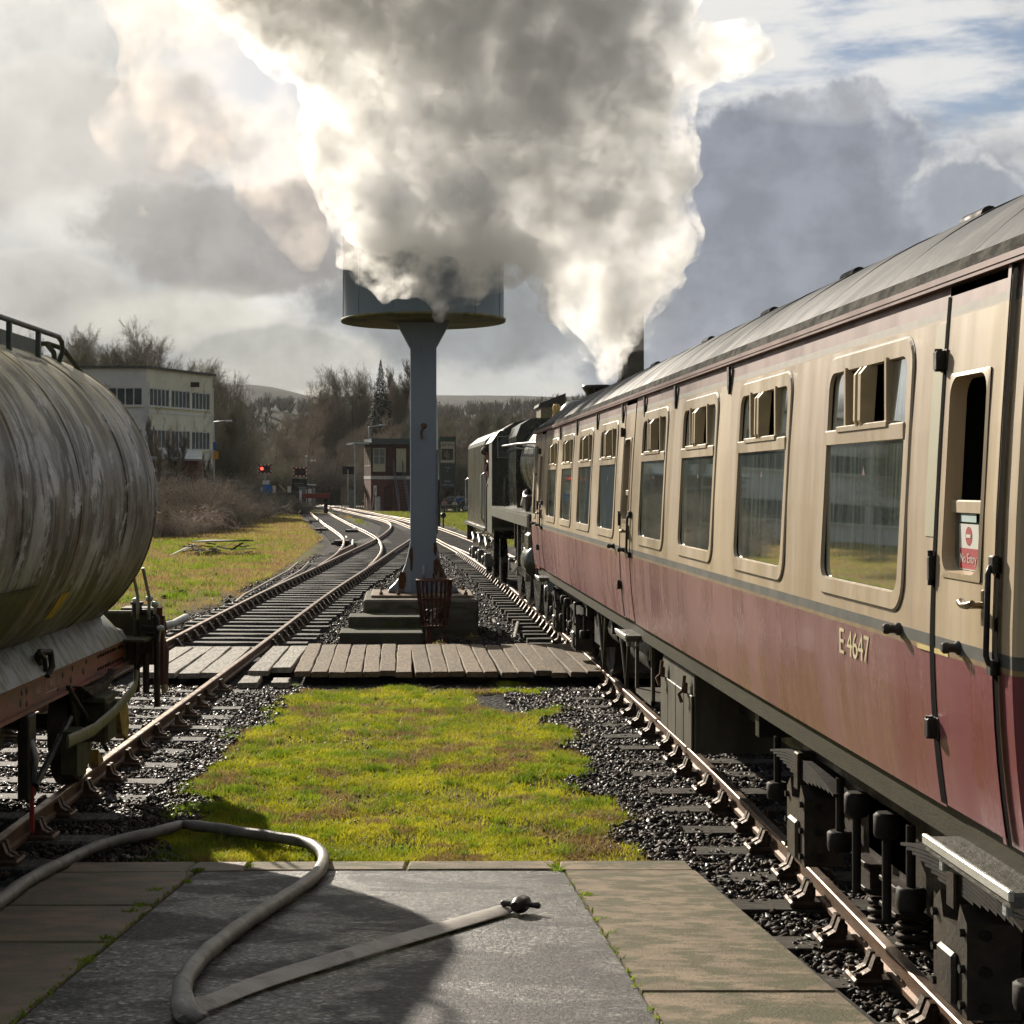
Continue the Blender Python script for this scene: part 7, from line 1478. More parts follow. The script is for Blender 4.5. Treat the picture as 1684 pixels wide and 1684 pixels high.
def owindow(o0, du, nn, a, b, c, d, npane, parent):
    fr = MB(); wd = b-a
    def bx_(u0, u1, z0, z1, t0=0.02, t1=0.1, mb=fr):
        q = [o0+du*uu-nn*t+Vector((0, 0, z)) for z in (z0, z1) for (uu, t) in ((u0, t0), (u1, t0), (u1, t1), (u0, t1))]
        mb.add(q, [(0, 3, 2, 1), (4, 5, 6, 7), (0, 1, 5, 4), (1, 2, 6, 5), (2, 3, 7, 6), (3, 0, 4, 7)])
    bx_(a, b, c, c+0.08); bx_(a, b, d-0.08, d)
    for i in range(npane+1): uu = a+wd*i/npane; bx_(uu-0.045, uu+0.045, c+0.081, d-0.081)
    f_ = fr.build('window', M_wfr, parent)
    for i in range(npane):
        mb = MB(); u0 = a+wd*i/npane+0.045; u1 = a+wd*(i+1)/npane-0.045; q = [o0+du*uu-nn*0.07+Vector((0, 0, z)) for uu, z in ((u0, c+0.08), (u1, c+0.08), (u1, d-0.08), (u0, d-0.08))]; mb.add(q, [(0, 1, 2, 3)]); mb.build('pane', M_wing, f_)
    mb = MB(); q = [o0+du*uu+nn*t+Vector((0, 0, z)) for z in (c-0.1, c) for (uu, t) in ((a-0.1, 0.12), (b+0.1, 0.12), (b+0.1, -0.1), (a-0.1, -0.1))]; mb.add(q, [(0, 3, 2, 1), (4, 5, 6, 7), (0, 1, 5, 4), (1, 2, 6, 5), (2, 3, 7, 6), (3, 0, 4, 7)]); mb.build('sill', M_rend, f_)
z0_ = Vector((0, 0, 0)); rows_ = [(8.75, 10.17), (5.45, 6.95), (1.6, 3.2)]
WR = []; seg = (Lr-0.6)/3
for i in range(3):
    for r_ in rows_: WR.append((0.35+seg*i+0.12, 0.35+seg*(i+1)-0.18, r_[0], r_[1]))
wallpanel('wall', z0_, u, Lr, 0, Hh, M_rend, ob, WR, nn=nrm)
for w_ in WR: owindow(z0_, u, nrm, *w_, 5, ob)
ul = Vector((-1, 0, 0)); nl = Vector((0, -1, 0)); LL = 24
WL = [(0.35+6.5*i, 0.35+6.5*i+5.9, r_[0], r_[1]) for i in range(3) for r_ in rows_]
wallpanel('wall', z0_, ul, LL, 0, Hh, M_rends, ob, WL, nn=nl)
for w_ in WL: owindow(z0_, ul, nl, *w_, 9, ob)
mb = MB(); q = [Vector((0.1, -0.25, 0)), u*Lr+nrm*0.25+u*0.2, u*Lr+Vector((-26, 3, 0)), Vector((-24.2, -0.25, 0))]; mb.add([p+Vector((0, 0, z)) for z in (Hh, Hh+0.18) for p in q], [(0, 3, 2, 1), (4, 5, 6, 7), (0, 1, 5, 4), (1, 2, 6, 5), (2, 3, 7, 6), (3, 0, 4, 7)]); mb.build('roof', M_roofd, ob)
mb = MB(); mb.box(-23.5, -0.4, 0.5, 9, 0.02, Hh-0.1); q = [Vector((-0.3, 0.45, 0)), u*(Lr-0.4)-nrm*0.5, u*(Lr-0.4)-nrm*2, Vector((-2, 3, 0))]; mb.add([p+Vector((0, 0, z)) for z in (0.1, Hh-0.1) for p in q], [(0, 3, 2, 1), (4, 5, 6, 7), (0, 1, 5, 4), (1, 2, 6, 5), (2, 3, 7, 6), (3, 0, 4, 7)]); mb.build('dark_rooms', mat('dark_office_inside', (0.03, 0.035, 0.035)), ob)
for a in (0.12, Lr-0.12): mb = MB(); p = u*a+nrm*0.12; mb.cyl(p, p+Vector((0, 0, Hh-1.0)), 0.06, n=8); mb.build('drainpipe', M_rends, ob)
for z in (4.9, 8.2): mb = MB(); q0 = u*0.05+nrm*0.03; q1 = u*(Lr-0.05)+nrm*0.03; mb.add([q0+Vector((0, 0, z)), q1+Vector((0, 0, z)), q1+Vector((0, 0, z+0.12)), q0+Vector((0, 0, z+0.12)), q0-nrm*0.02+Vector((0, 0, z+0.14)), q1-nrm*0.02+Vector((0, 0, z+0.14))], [(0, 1, 2, 3), (3, 2, 5, 4)]); mb.build('string_course', M_rends, ob)
mb = MB(); p = u*(Lr*0.68)+nrm*0.15; mb.bbox(p.x-0.45, p.x+0.45, p.y-0.2, p.y+0.1, 10.55, 10.95, 0.03); mb.build('floodlight', M_black, ob)
# brick outbuilding with pale sheet roof
bo_ = thing('brick_outbuilding', (-15.5, 117, -0.3), 'low red-brick outbuilding with a pale sloping sheet roof in front of the office block', 'building', world=True)
M_brick = mat('dull_red_brick', (0.16, 0.065, 0.045), (0.12, 0.05, 0.035), 0.85, 0, 2, (1, 1, 4), (0.09, 0.05, 0.035), 2, 0.6, 0.6)
M_sheet = mat('pale_sheet_roof', (0.30, 0.32, 0.31), (0.22, 0.25, 0.24), 0.4, 0.2, 1)
mb = MB(); mb.box(-20, -14.05, 117, 121.5, -0.3, 4.05); mb.build('wall', M_brick, bo_)
mb = MB(); mb.add([(-20.5, 116.6, 4.25), (-13.7, 116.8, 4.10), (-14.3, 122, 4.75), (-19, 122, 5.15), (-20.5, 116.6, 4.10), (-13.7, 116.8, 3.95), (-14.3, 122, 4.6), (-19, 122, 5.0)], [(0, 1, 2, 3), (4, 5, 6, 7), (0, 1, 5, 4), (1, 2, 6, 5), (2, 3, 7, 6), (3, 0, 4, 7)]); mb.build('roof', M_sheet, bo_)
mb = MB(); mb.add([(-19.8, 115.6, 3.55), (-15.2, 115.8, 3.0), (-15.2, 116.95, 3.2), (-19.8, 116.95, 3.75)], [(0, 1, 2, 3)]); mb.build('lean_to_roof', M_sheet, bo_)
mb = MB(); mb.box(-15.35, -15.15, 115.8, 116.98, -0.3, 3.0); mb.box(-19.8, -15.36, 115.9, 116.0, -0.3, 2.98); mb.build('lean_to_wall', M_brick, bo_)
# dark shed with corrugated roof, hidden behind the wagon but mirrored in the coach windows
sh_ = thing('corrugated_shed', (-30, 78, -0.3), 'long dark shed with a pale corrugated roof, reflected in the coach windows', 'building', world=True)
mb = MB(); mb.box(-44, -24, 66, 74, -0.3, 3.4); mb.build('wall', mat('dark_shed_wall', (0.04, 0.038, 0.035), (0.06, 0.055, 0.05)), sh_)
mb = MB(); nn_ = 80; vs = []
for i in range(nn_+1): x = -44.5+21*i/nn_; zz_ = 0.06*(i % 2); vs += [(x, 65.5, 3.4+zz_), (x, 75, 5.6+zz_)]
mb.add(vs, [(2*i, 2*i+1, 2*i+3, 2*i+2) for i in range(nn_)]); mb.build('roof', M_sheet, sh_)
# ---------------------------------------------------------------- signs, lamps, posts
def post_box(name, parts, label, cat, group=None, loc=None):
    t = thing(name, loc, label, cat, group, world=True)
    for nm, mb, m_ in parts: mb.build(nm, m_, t)
    return t
def pbox(x0, x1, y0, y1, Y, d=0.06, b=None):
    a = P(x0, y0, Y); c = P(x1, y1, Y); mb = MB(); mb.box(a[0], c[0], Y, Y+d, c[2], a[2]); return mb
def pole(x, y0, y1, Y, r, n=8): a = P(x, y0, Y); b = P(x, y1, Y); mb = MB(); mb.cyl(a, b, r, n=n); return mb
Y = 116
post_box('street_sign', [('pole', pole(352, 727, 801, Y, 0.05), M_galv), ('blue_plate', pbox(350.5, 355, 727, 740, Y-0.1), mat('sign_blue', (0.03, 0.10, 0.35))), ('orange_plate', pbox(351.5, 359, 742, 755, Y-0.1), mat('sign_orange', (0.55, 0.22, 0.02)))], 'blue and orange street signs on a pole at the corner of the office block', 'sign', None, P(352, 801, Y))
mb = MB(); a = P(352, 694, 118); b = P(373, 692, 118); mb.tube([P(352, 800, 118), P(352, 700, 118), a, b], 0.05, 6); hd = MB(); c = P(377, 692, 118); hd.bbox(c[0]-0.22, c[0]+0.2, 117.9, 118.1, c[2]-0.06, c[2]+0.06, 0.02)
post_box('street_lamp', [('column', mb, M_galv), ('lamp_head', hd, M_white)], 'street lamp with a thin arm beside the right corner of the office block', 'street lamp', 'street lamps', P(352, 800, 118))
# level crossing lights
M_rdr = mat('backboard_red', (0.30, 0.02, 0.02)); M_whr = mat('reflector_white', (0.75, 0.75, 0.73)); M_lens = mat('unlit_red_lens', (0.08, 0.006, 0.006), None, 0.2)
E_red = emit('lit_red_lamp', (1.0, 0.05, 0.03), 4.0)
def wigwag(cx, cy, Y, lit, label):
    c = P(cx, cy, Y); X, Z = c[0], c[2]; s = Y/F; w_, h_ = 11.3*s, 8.0*s
    t = thing('level_crossing_light', P(cx, 838, Y), label, 'traffic light', 'level crossing lights', world=True)
    mb = MB(); mb.box(X-w_, X+w_, Y, Y+0.05, Z-h_, Z+h_); mb.build('backboard', M_rdr, t)
    mb = MB(); mb.bbox(X-w_*0.78, X+w_*0.78, Y-0.08, Y-0.005, Z-h_*0.7, Z+h_*0.7, 0.02); mb.build('black_panel', M_black, t)
    for i in range(3):
        for sg in (-1, 1): mb = MB(); x_ = X+(i-1)*w_*0.55; z_ = Z+sg*h_*0.86; mb.box(x_-w_*0.14, x_+w_*0.14, Y-0.012, Y-0.004, z_-h_*0.12, z_+h_*0.12); mb.build('white_block', M_whr, t)
    for i in (-1, 1):
        for sg in (-1, 1): mb = MB(); x_ = X+sg*w_*0.9; z_ = Z+i*h_*0.36; mb.box(x_-w_*0.07, x_+w_*0.07, Y-0.012, Y-0.004, z_-h_*0.22, z_+h_*0.22); mb.build('white_block', M_whr, t)
    for sg in (-1, 1):
        mb = MB(); mb.lathe([(0.16, -0.09), (0.17, -0.16), (0.15, -0.15), (0.0, -0.12)], (X+sg*w_*0.42, Y, Z+h_*0.1), 16, axis='Y'); mb.build('red_lamp', E_red if (lit and sg < 0) else M_lens, t)
    mb = MB(); mb.cyl((X, Y+0.1, -0.3), (X, Y+0.1, Z), 0.07, n=8); mb.build('post', M_galv, t); return t
wigwag(435.5, 771.5, 175, True, 'left-hand level crossing light, one red lamp lit, above the blue notice')
wigwag(493.5, 776, 172, False, 'right-hand level crossing light, unlit, above the dark notice board by the buffer stop')
post_box('blue_notice', [('board', pbox(432, 445.5, 797, 812, 174.5), mat('notice_blue', (0.02, 0.14, 0.48), (0.02, 0.17, 0.52))), ('white_header', pbox(432, 443, 790, 796.5, 174.5), M_white), ('post', pole(438, 797, 838, 174.8, 0.06), M_galv)], 'blue notice with a white header under the left-hand crossing light', 'sign', None, P(438, 838, 174.8))
mb = MB(); rows = [(484, 500, 794.5), (483, 501, 797.5), (486, 499, 800.5)]
for a_, b_, y_ in rows: p = P(a_, y_, 169.9); q_ = P(b_, y_+0.7, 169.9); mb.box(p[0], q_[0], 169.9, 169.95, q_[2], p[2])
post_box('notice_board', [('board', pbox(480, 505, 787.5, 805, 170), mat('black_board', (0.02, 0.025, 0.022))), ('lettering_lines', mb, M_lineP), ('post', pole(493, 800, 838, 170.1, 0.06), M_galv)], 'dark notice board below the right-hand crossing light', 'sign', None, P(493, 838, 170.1))
mb = MB()
p = P(563, 767, 168); q_ = P(583, 780, 168); mb.box(p[0], q_[0], 168, 168.06, q_[2], p[2])
post_box('road_sign_back', [('panel', mb, mat('dark_sign_back', (0.03, 0.033, 0.035))), ('post', pole(572, 772, 826, 167.9, 0.06), M_galv)], 'dark grey back of a sign on a post, left of the signal box', 'sign', None, P(572, 826, 168))
for x0, x1, y0, y1, Y, lab in [(428, 432, 802, 812, 178, 'small white cabinet just left of the blue notice'), (448, 453, 799, 812, 178, 'cream cabinet just right of the blue notice'), (491, 502.5, 800.5, 808, 166, 'small pale grey box on the buffer stop end of the wall'), (507, 512, 804, 812, 176, 'white post box behind the red buffer beam'), (514, 518, 803, 812, 176, 'narrow grey cabinet behind the red buffer beam'), (573, 583, 806, 823, 164, 'grey equipment cabinet between the two picket fences'), (472.5, 478, 800, 812, 178, 'white cabinet left of the dark notice board')]:
    a = P(x0, y0, Y); c = P(x1, y1, Y); mb = MB(); mb.bbox(a[0], c[0], Y, Y+0.4, -0.25, a[2], 0.03); tt = mb.build('equipment_cabinet', mat('pale_cabinet', (0.55, 0.55, 0.50)) if 'grey' not in lab else mat('grey_cabinet', (0.20, 0.23, 0.23))); tag(tt, lab, 'cabinet')
# platform lamp with round glass, small twin lamp
mb = MB(); mb.tube([P(504, 830, 185), P(504, 752, 185)], 0.06, 6); mb.tube([P(504, 756, 185), P(512, 758, 185), P(519, 757.5, 185)], 0.04, 6)
hd = MB()
for (x, y) in [(504, 750.5), (512.5, 757.5), (518, 757.5)]: c = P(x, y, 185); hd.lathe([(0, -0.13), (0.12, -0.05), (0.13, 0.05), (0, 0.13)], c, 10)
post_box('yard_lamp', [('column', mb, M_galv), ('lamp_globe', hd, M_white)], 'lamp post with three small white heads behind the buffer stop', 'lamp', None, P(504, 830, 185))
# picket fences
M_pick = mat('weathered_picket', (0.30, 0.27, 0.20), (0.22, 0.20, 0.15), 0.8)
def picket(x0, x1, yt, Y, label):
    a = P(x0, yt, Y); c = P(x1, yt, Y); t = thing('picket_fence', (a[0], Y, -0.25), label, 'fence', 'picket fences by the crossing', world=True); n_ = max(3, int((c[0]-a[0])/0.14)); pm = None
    for i in range(n_):
        X = a[0]+(c[0]-a[0])*(i+0.5)/n_
        if pm is None: mb = MB(); mb.prism([(-0.045, 0), (0.045, 0), (0.045, 1), (0, 1.06), (-0.045, 1)], -0.012, 0.012, 'Y'); pm = mb.build('picket', M_pick, mesh_only=True)
        o = link('picket', pm, t, (X, Y-0.03, -0.25)); o.scale = (1, 1, a[2]+0.25)
    for z in (0.25, 0.85): mb = MB(); mb.box(a[0], c[0], Y, Y+0.05, -0.25+(a[2]+0.25)*z, -0.25+(a[2]+0.25)*z+0.09); mb.build('fence_rail', M_pick, t)
picket(560, 572.5, 801.5, 165, 'pale picket fence to the left of the grey cabinet'); picket(583.5, 600, 799.5, 163, 'pale picket fence between the grey cabinet and the signal box')
# level crossing road and rails of white barriers
M_road = mat('pale_dry_tarmac', (0.24, 0.23, 0.21), (0.18, 0.175, 0.16), 0.75, 0, 0.5); mb = MB(); mb.add([(-30, 176, -0.02), (8, 168, -0.02), (8, 178, -0.02), (-30, 187, -0.02)], [(0, 1, 2, 3)]); o = mb.build('road', M_road); o['kind'] = 'structure'
M_kerbw = mat('white_edge_paint', (0.7, 0.7, 0.67))
for (xa, ya, xb, yb) in [(-14, 171.5, 0.5, 168.2), (-14, 174, 0.5, 170.5)]:
    mb = MB(); mb.add([(xa, ya, 0.02), (xb, yb, 0.02), (xb, yb+0.5, 0.02), (xa, ya+0.5, 0.02), (xa, ya, -0.1), (xb, yb, -0.1)], [(0, 1, 2, 3), (0, 1, 5, 4)]); tag(mb.build('crossing_kerb', M_kerbw), 'white painted edge strip across the level crossing, ' + ('nearer one' if ya < 172 else 'farther one'), 'kerb')
bar = MB(); bar.tube([P(520, 798, 188), P(508, 797, 188), P(505, 796.5, 188), P(492, 798, 188)], 0.07, 6); tag(bar.build('barrier_arm', M_white), 'white barrier arm behind the red buffer beam', 'barrier')
bar = MB(); bar.tube([P(459, 797, 180), P(470, 808.5, 180)], 0.05, 6); tag(bar.build('yellow_rail', mat('pale_yellow_rail', (0.6, 0.55, 0.25))), 'pale yellow sloping rail right of the blue notice', 'rail')
# cars
def car(X, Y, z, rz, paint, label):
    t = thing('parked_car', (X, Y, z), label, 'car', None, rz)
    mb = MB(); prof = [(-2.1, 0.35), (-2.1, 0.75), (-1.9, 0.88), (-1.0, 0.98), (-0.35, 1.40), (1.0, 1.43), (1.75, 1.05), (2.05, 0.95), (2.1, 0.4)]; prof = [(a, b) for a, b in prof]
    mb.prism([(-2.1, 0.35), (-2.12, 0.7), (-1.9, 0.86), (-0.95, 0.95), (1.75, 1.0), (2.08, 0.92), (2.12, 0.4)], -0.82, 0.82, 'Y'); mb.build('body', paint, t)
    mb = MB(); vs = [(-0.95, -0.78, 0.951), (-0.3, -0.62, 1.42), (1.05, -0.62, 1.44), (1.75, -0.78, 1.001), (-0.95, 0.78, 0.951), (-0.3, 0.62, 1.42), (1.05, 0.62, 1.44), (1.75, 0.78, 1.001)]; mb.add(vs, [(0, 1, 2, 3), (4, 5, 6, 7), (0, 1, 5, 4), (2, 3, 7, 6)]); mb.build('windows', glassmat('car_glass', (0.1, 0.12, 0.13)), t)
    mb = MB(); mb.box(-0.32, 1.07, -0.62, 0.62, 1.42, 1.46); mb.build('roof', paint, t)
    for x in (-1.3, 1.35):
        for s in (-1, 1): mb = MB(); mb.lathe([(0.2, -0.09), (0.32, -0.09), (0.32, 0.09), (0.2, 0.09)], (x, s*0.76, 0.32), 18, axis='Y'); w_ = mb.build('wheel', M_rubber, t); mb = MB(); mb.lathe([(0.0, s*0.095), (0.2, s*0.09)], (x, s*0.76, 0.32), 14, axis='Y'); mb.build('hubcap', M_galv, w_)
    for s in (-1, 1): mb = MB(); mb.bbox(-2.14, -2.08, s*0.6-0.15, s*0.6+0.15, 0.62, 0.76, 0.01); mb.build('headlight', M_white, t)
M_navy = mat('navy_car_paint', (0.01, 0.02, 0.06), None, 0.15, 0.3, coat=1.0)
p = P(398, 818, 150); car(p[0], 150, 0.55, R(15), M_navy, 'dark blue parked car half hidden behind the hedge on the left')
p = P(462, 806, 192); car(p[0], 192, -0.2, R(5), mat('silver_car_paint', (0.5, 0.52, 0.53), None, 0.2, 0.5, coat=1.0), 'silver car waiting beyond the crossing, right of the blue notice')
p = P(743, 826, 158); car(p[0], 158, -0.25, R(-8), mat('dark_car_paint', (0.02, 0.025, 0.04), None, 0.2, 0.3, coat=1.0), 'dark car parked behind the people by the pub sign')
# buffer stop
bs = thing('buffer_stop', (-7.1, 146, -0.2), 'rail-built buffer stop with a red beam at the end of the siding', 'buffer stop', world=True)
a = P(492, 811.5, 146); c = P(542.5, 819.5, 146); mb = MB(); mb.bbox(a[0], c[0], 145.8, 146.1, c[2], a[2], 0.03); mb.build('red_beam', mat('faded_red_beam', (0.26, 0.05, 0.04), (0.20, 0.04, 0.03)), bs)
for x in (499.5, 535.5): p = P(x, 819, 146); mb = MB(); mb.box(p[0]-0.16, p[0]+0.16, 146.1, 146.3, -0.25, p[2]); mb.prism([(146.2, p[2]-0.1), (146.4, p[2]-0.1), (149.0, -0.2), (148.6, -0.2)], p[0]-0.1, p[0]+0.1, 'X'); mb.build('support', M_dkgrey, bs)
for x in (494.5,): p = P(x, 806, 146); mb = MB(); mb.bbox(p[0]-0.1, p[0]+0.1, 145.6, 145.75, -0.2, p[2], 0.01); mb.build('white_post', M_white, bs)
# low stone wall left of the buffer stop
wl_ = thing('stone_wall', (-14, 146, -0.2), 'low dark stone wall curving left from the buffer stop', 'wall', world=True)
mb = MB(); wp = [P(494, 811, 147), P(470, 811, 147.5), P(440, 812, 147), P(418, 815, 144), P(400, 821, 138), P(388, 828, 130)]
for p, q_ in zip(wp[:-1], wp[1:]):
    mb.add([(p[0], p[1], -0.4), (q_[0], q_[1], -0.4), (q_[0], q_[1], q_[2]), (p[0], p[1], p[2]), (p[0], p[1]+0.5, -0.4), (q_[0], q_[1]+0.5, -0.4), (q_[0], q_[1]+0.5, q_[2]+0.05), (p[0], p[1]+0.5, p[2]+0.05)], [(0, 1, 2, 3), (4, 5, 6, 7), (3, 2, 6, 7)])
mb.build('wall_face', mat('dark_rubble_wall', (0.045, 0.042, 0.035), (0.08, 0.075, 0.06), 0.9, 0, 1.5, (1, 1, 2), bump=0.8, bscale=2), wl_)
# ---------------------------------------------------------------- signal box
sgx = thing('signal_box', (-2.62, 160, -0.3), 'brick and brown timber signal box with a flat roof, left of the water tower pillar', 'building', rz=R(10))
M_sbb = mat('signal_box_brick', (0.15, 0.065, 0.05), (0.11, 0.05, 0.04), 0.85, 0, 1.2, (1, 1, 3)); M_sbt = mat('brown_timber', (0.075, 0.03, 0.022), (0.055, 0.024, 0.018), 0.6, 0, 2); M_sbc = mat('cream_panel', (0.52, 0.48, 0.34), (0.46, 0.42, 0.30)); M_sbr = mat('green_grey_fascia', (0.06, 0.085, 0.08), (0.045, 0.065, 0.06), 0.5)
W_ = 6.6; D_ = 4.2
mb = MB(); mb.box(0, W_, 0, D_, 0, 3.1); mb.build('brick_base', M_sbb, sgx)
mb = MB(); mb.box(-0.03, W_+0.03, -0.03, D_+0.03, 3.1, 3.42); mb.build('white_band', mat('sb_band', (0.55, 0.54, 0.5)), sgx)
mb = MB(); mb.box(0, W_, 0.05, D_, 3.42, 3.75); mb.box(0, 0.18, 0, D_, 3.75, 6.45)
mb.box(1.42, 2.42, 0.0, 0.12, 3.75, 6.45); mb.box(3.45, W_, 0.0, 0.12, 3.75, 6.45); mb.box(0.18, 1.42, 0.0, 0.12, 6.1, 6.45); mb.box(2.42, 3.45, 0, 0.12, 6.05, 6.45); mb.box(0.18, 1.42, 0, 0.10, 3.75, 3.8); mb.box(W_-0.12, W_, 0.13, D_, 3.75, 6.45); mb.box(0.2, W_-0.2, D_-0.12, D_-0.02, 3.75, 6.45); mb.build('timber_wall', M_sbt, sgx)
wf = MB(); wf.box(0.2, 0.27, -0.02, 0.06, 4.5, 6.08); wf.box(1.34, 1.41, -0.02, 0.06, 4.5, 6.08); wf.box(0.271, 1.339, -0.02, 0.06, 4.5, 4.57); wf.box(0.271, 1.339, -0.02, 0.06, 6.01, 6.08); wf.box(0.78, 0.83, -0.015, 0.05, 4.571, 6.009); wf.box(0.271, 0.779, -0.01, 0.045, 5.28, 5.32); wf.box(0.831, 1.339, -0.01, 0.045, 5.28, 5.32); f_ = wf.build('window', mat('cream_window_frame', (0.58, 0.55, 0.42)), sgx)
for a, b in ((0.275, 0.775), (0.835, 1.335)): mb = MB(); mb.box(a, b, 0.02, 0.03, 4.58, 6.0); mb.build('pane', glassmat('sb_glass', (0.5, 0.55, 0.5)), f_)
mb = MB(); mb.box(0.2, 1.4, -0.02, 0.08, 3.82, 4.48); mb.build('cream_panel', M_sbc, sgx)
mb = MB(); mb.bbox(2.46, 3.42, -0.03, 0.06, 3.78, 6.05, 0.01); dr_ = mb.build('door', M_sbc, sgx)
mb = MB(); mb.lathe([(0.11, 0), (0, -0.01)], (3.0, -0.032, 5.75), 12, axis='Y'); mb.lathe([(0.09, 0), (0, -0.01)], (3.25, -0.032, 5.72), 12, axis='Y'); mb.build('door_notice', M_galv, dr_)
for y in (0.5, 1.7, 2.9):
    wf = MB(); wf.box(-0.03, 0.0, y-0.35, y+0.75, 4.35, 4.45); wf.box(-0.03, 0.0, y-0.35, y+0.75, 6.0, 6.1); wf.box(-0.03, 0, y-0.35, y-0.27, 4.451, 5.999); wf.box(-0.03, 0, y+0.67, y+0.75, 4.451, 5.999); wf.box(-0.025, 0, y+0.18, y+0.23, 4.451, 5.999); wf.build('window', mat('cream_window_frame', (0.58, 0.55, 0.42)), sgx)
mb = MB(); mb.box(-1.7, W_+0.4, -0.45, D_+0.3, 6.45, 6.62); mb.box(0.0, W_+0.3, -0.35, D_+0.2, 6.62, 7.0); mb.build('flat_roof', M_sbr, sgx)
mb = MB(); mb.box(-1.75, -0.2, -0.47, -0.455, 6.45, 6.64); mb.build('pale_roof_edge', M_galv, sgx)
mb = MB(); mb.cyl((-1.6, -0.3, 0), (-1.6, -0.3, 6.45), 0.07, n=8); mb.build('canopy_post', mat('pale_blue_post', (0.42, 0.48, 0.5)), sgx)
mb = MB(); mb.tube([(-0.15, 0.3, 7.0), (-0.15, 0.3, 8.1), (0.0, 0.3, 8.15), (1.2, 0.3, 8.3)], 0.05, 6); mb.bbox(0.9, 1.4, 0.2, 0.4, 8.26, 8.36, 0.02); mb.build('roof_lamp', M_galv, sgx)
M_str = mat('blue_grey_handrail', (0.12, 0.14, 0.17))
for x in (2.15, 3.05): mb = MB(); mb.prism([(-0.1, 3.9), (0.0, 3.9), (-3.6, 0.0), (-3.75, 0.0)], x-0.03, x+0.03, 'X'); mb.tube([(x, -0.1, 4.9), (x, -3.6, 1.0), (x, -3.65, 0.0)], 0.04, 6); mb.tube([(x, -0.15, 3.9), (x, -0.15, 4.9)], 0.04, 6); mb.build('stair_stringer', M_str, sgx)
for i in range(14): t = i/13; mb = MB(); mb.box(2.18, 3.02, -0.1-3.5*t, 0.12-3.5*t, 3.72-3.65*t, 3.76-3.65*t); mb.build('stair_tread', M_dkgrey, sgx)
mb = MB(); mb.bbox(0.25, 0.55, -0.12, 0, 1.55, 2.5, 0.02); mb.build('wall_box', M_white, sgx)
mb = MB(); mb.box(1.3, 2.1, -0.03, -0.004, 0.2, 2.4); mb.build('ground_door', M_sbt, sgx)
p = P(611, 838, 158); mb = MB(); mb.tube([(p[0], 158, -0.3), (p[0]+0.35, 158.4, 2.0)], 0.06, 5); tag(mb.build('leaning_board', mat('bleached_boards', (0.42, 0.41, 0.37))), 'pale plank leaning at the corner of the signal box', 'plank')
p = P(621, 838, 158); mb = MB(); mb.cyl((p[0], 158, -0.3), (p[0], 158, 1.15), 0.25, n=16); tag(mb.build('grey_pipe', mat('pale_plastic_pipe', (0.5, 0.52, 0.52))), 'upright pale grey pipe in front of the signal box', 'pipe')
# tall white signal post just right of the pillar
sp_ = thing('signal_post', P(720, 866, 104), 'tall white railway signal post with a black base, right of the water tower pillar', 'signal', world=True)
mb = MB(); mb.cyl(P(719, 790, 104), P(717.5, 655, 104), 0.085, 0.06, 8); mb.build('mast', M_white, sp_); mb = MB(); a = P(721.5, 866, 104); mb.cyl((a[0], 104, -0.25), (a[0], 104, P(0, 789, 104)[2]), 0.11, n=8); mb.bbox(a[0]-0.18, a[0]+0.1, 103.8, 104.1, 1.4, 2.3, 0.03); mb.build('black_base', M_black, sp_)
mb = MB()
for i in range(7): a = P(721, 662+i*4, 104); mb.box(a[0]-0.06, a[0]+0.16, 103.9, 104, a[2]-0.02, a[2]+0.02)
mb.box(P(722.5, 0, 104)[0]-0.02, P(722.5, 0, 104)[0]+0.02, 103.9, 104, P(0, 690, 104)[2], P(0, 660, 104)[2]); mb.build('ladder', M_galv, sp_)
a = G(729, 868); mb = MB(); mb.lathe([(0.15, 0), (0.17, 0.04), (0.15, 0.08)], (a[0], a[1], 0.55), 12, axis='Y'); mb.cyl((a[0], a[1]+0.05, -0.2), (a[0], a[1]+0.05, 0.5), 0.05, n=6); tag(mb.build('point_lever', M_black), 'small black ground disc signal in the grass right of the signal post', 'signal')
# pub sign
ps = thing('pub_sign', P(736, 830, 150), 'tall green framed pub sign with a cream picture panel between the pillar and tender', 'sign', world=True)
M_grn = mat('pub_green', (0.015, 0.04, 0.03), (0.02, 0.05, 0.035), 0.4); M_gold = mat('pub_lettering', (0.35, 0.33, 0.25)); M_cr = mat('pub_cream', (0.42, 0.40, 0.32)); M_lil = mat('pale_lilac_lettering', (0.42, 0.42, 0.50))
for nm, (x0, x1, y0, y1), d, m_ in [('frame', (723, 749.5, 718, 762), 0.15, M_grn), ('cream_panel', (724.5, 747.5, 726.5, 761), -0.02, M_cr), ('picture', (726, 745.5, 738, 756.5), -0.04, mat('dark_picture', (0.02, 0.02, 0.025), (0.05, 0.04, 0.035), 0.5, 0, 3)), ('lower_board', (723.5, 747.5, 763, 802), 0.1, mat('pub_dark_teal', (0.012, 0.03, 0.03), (0.018, 0.04, 0.04), 0.4))]:
    a = P(x0, y0, 150); c = P(x1, y1, 150); mb = MB(); mb.box(a[0], c[0], 150+min(0, d), 150+max(0.0, d), c[2], a[2]); mb.build(nm, m_, ps)
mb = MB()
for (x, y, r_) in [(735, 743, 0.12), (734, 748, 0.22), (736, 752, 0.16), (737, 747, 0.12)]: a = P(x, y, 149.94); mb.lathe([(r_, 0), (0, -0.01)], (a[0], 149.95, a[2]), 14, axis='Y')
mb.build('portrait', mat('brown_portrait', (0.22, 0.16, 0.11), (0.15, 0.11, 0.08)), ps)
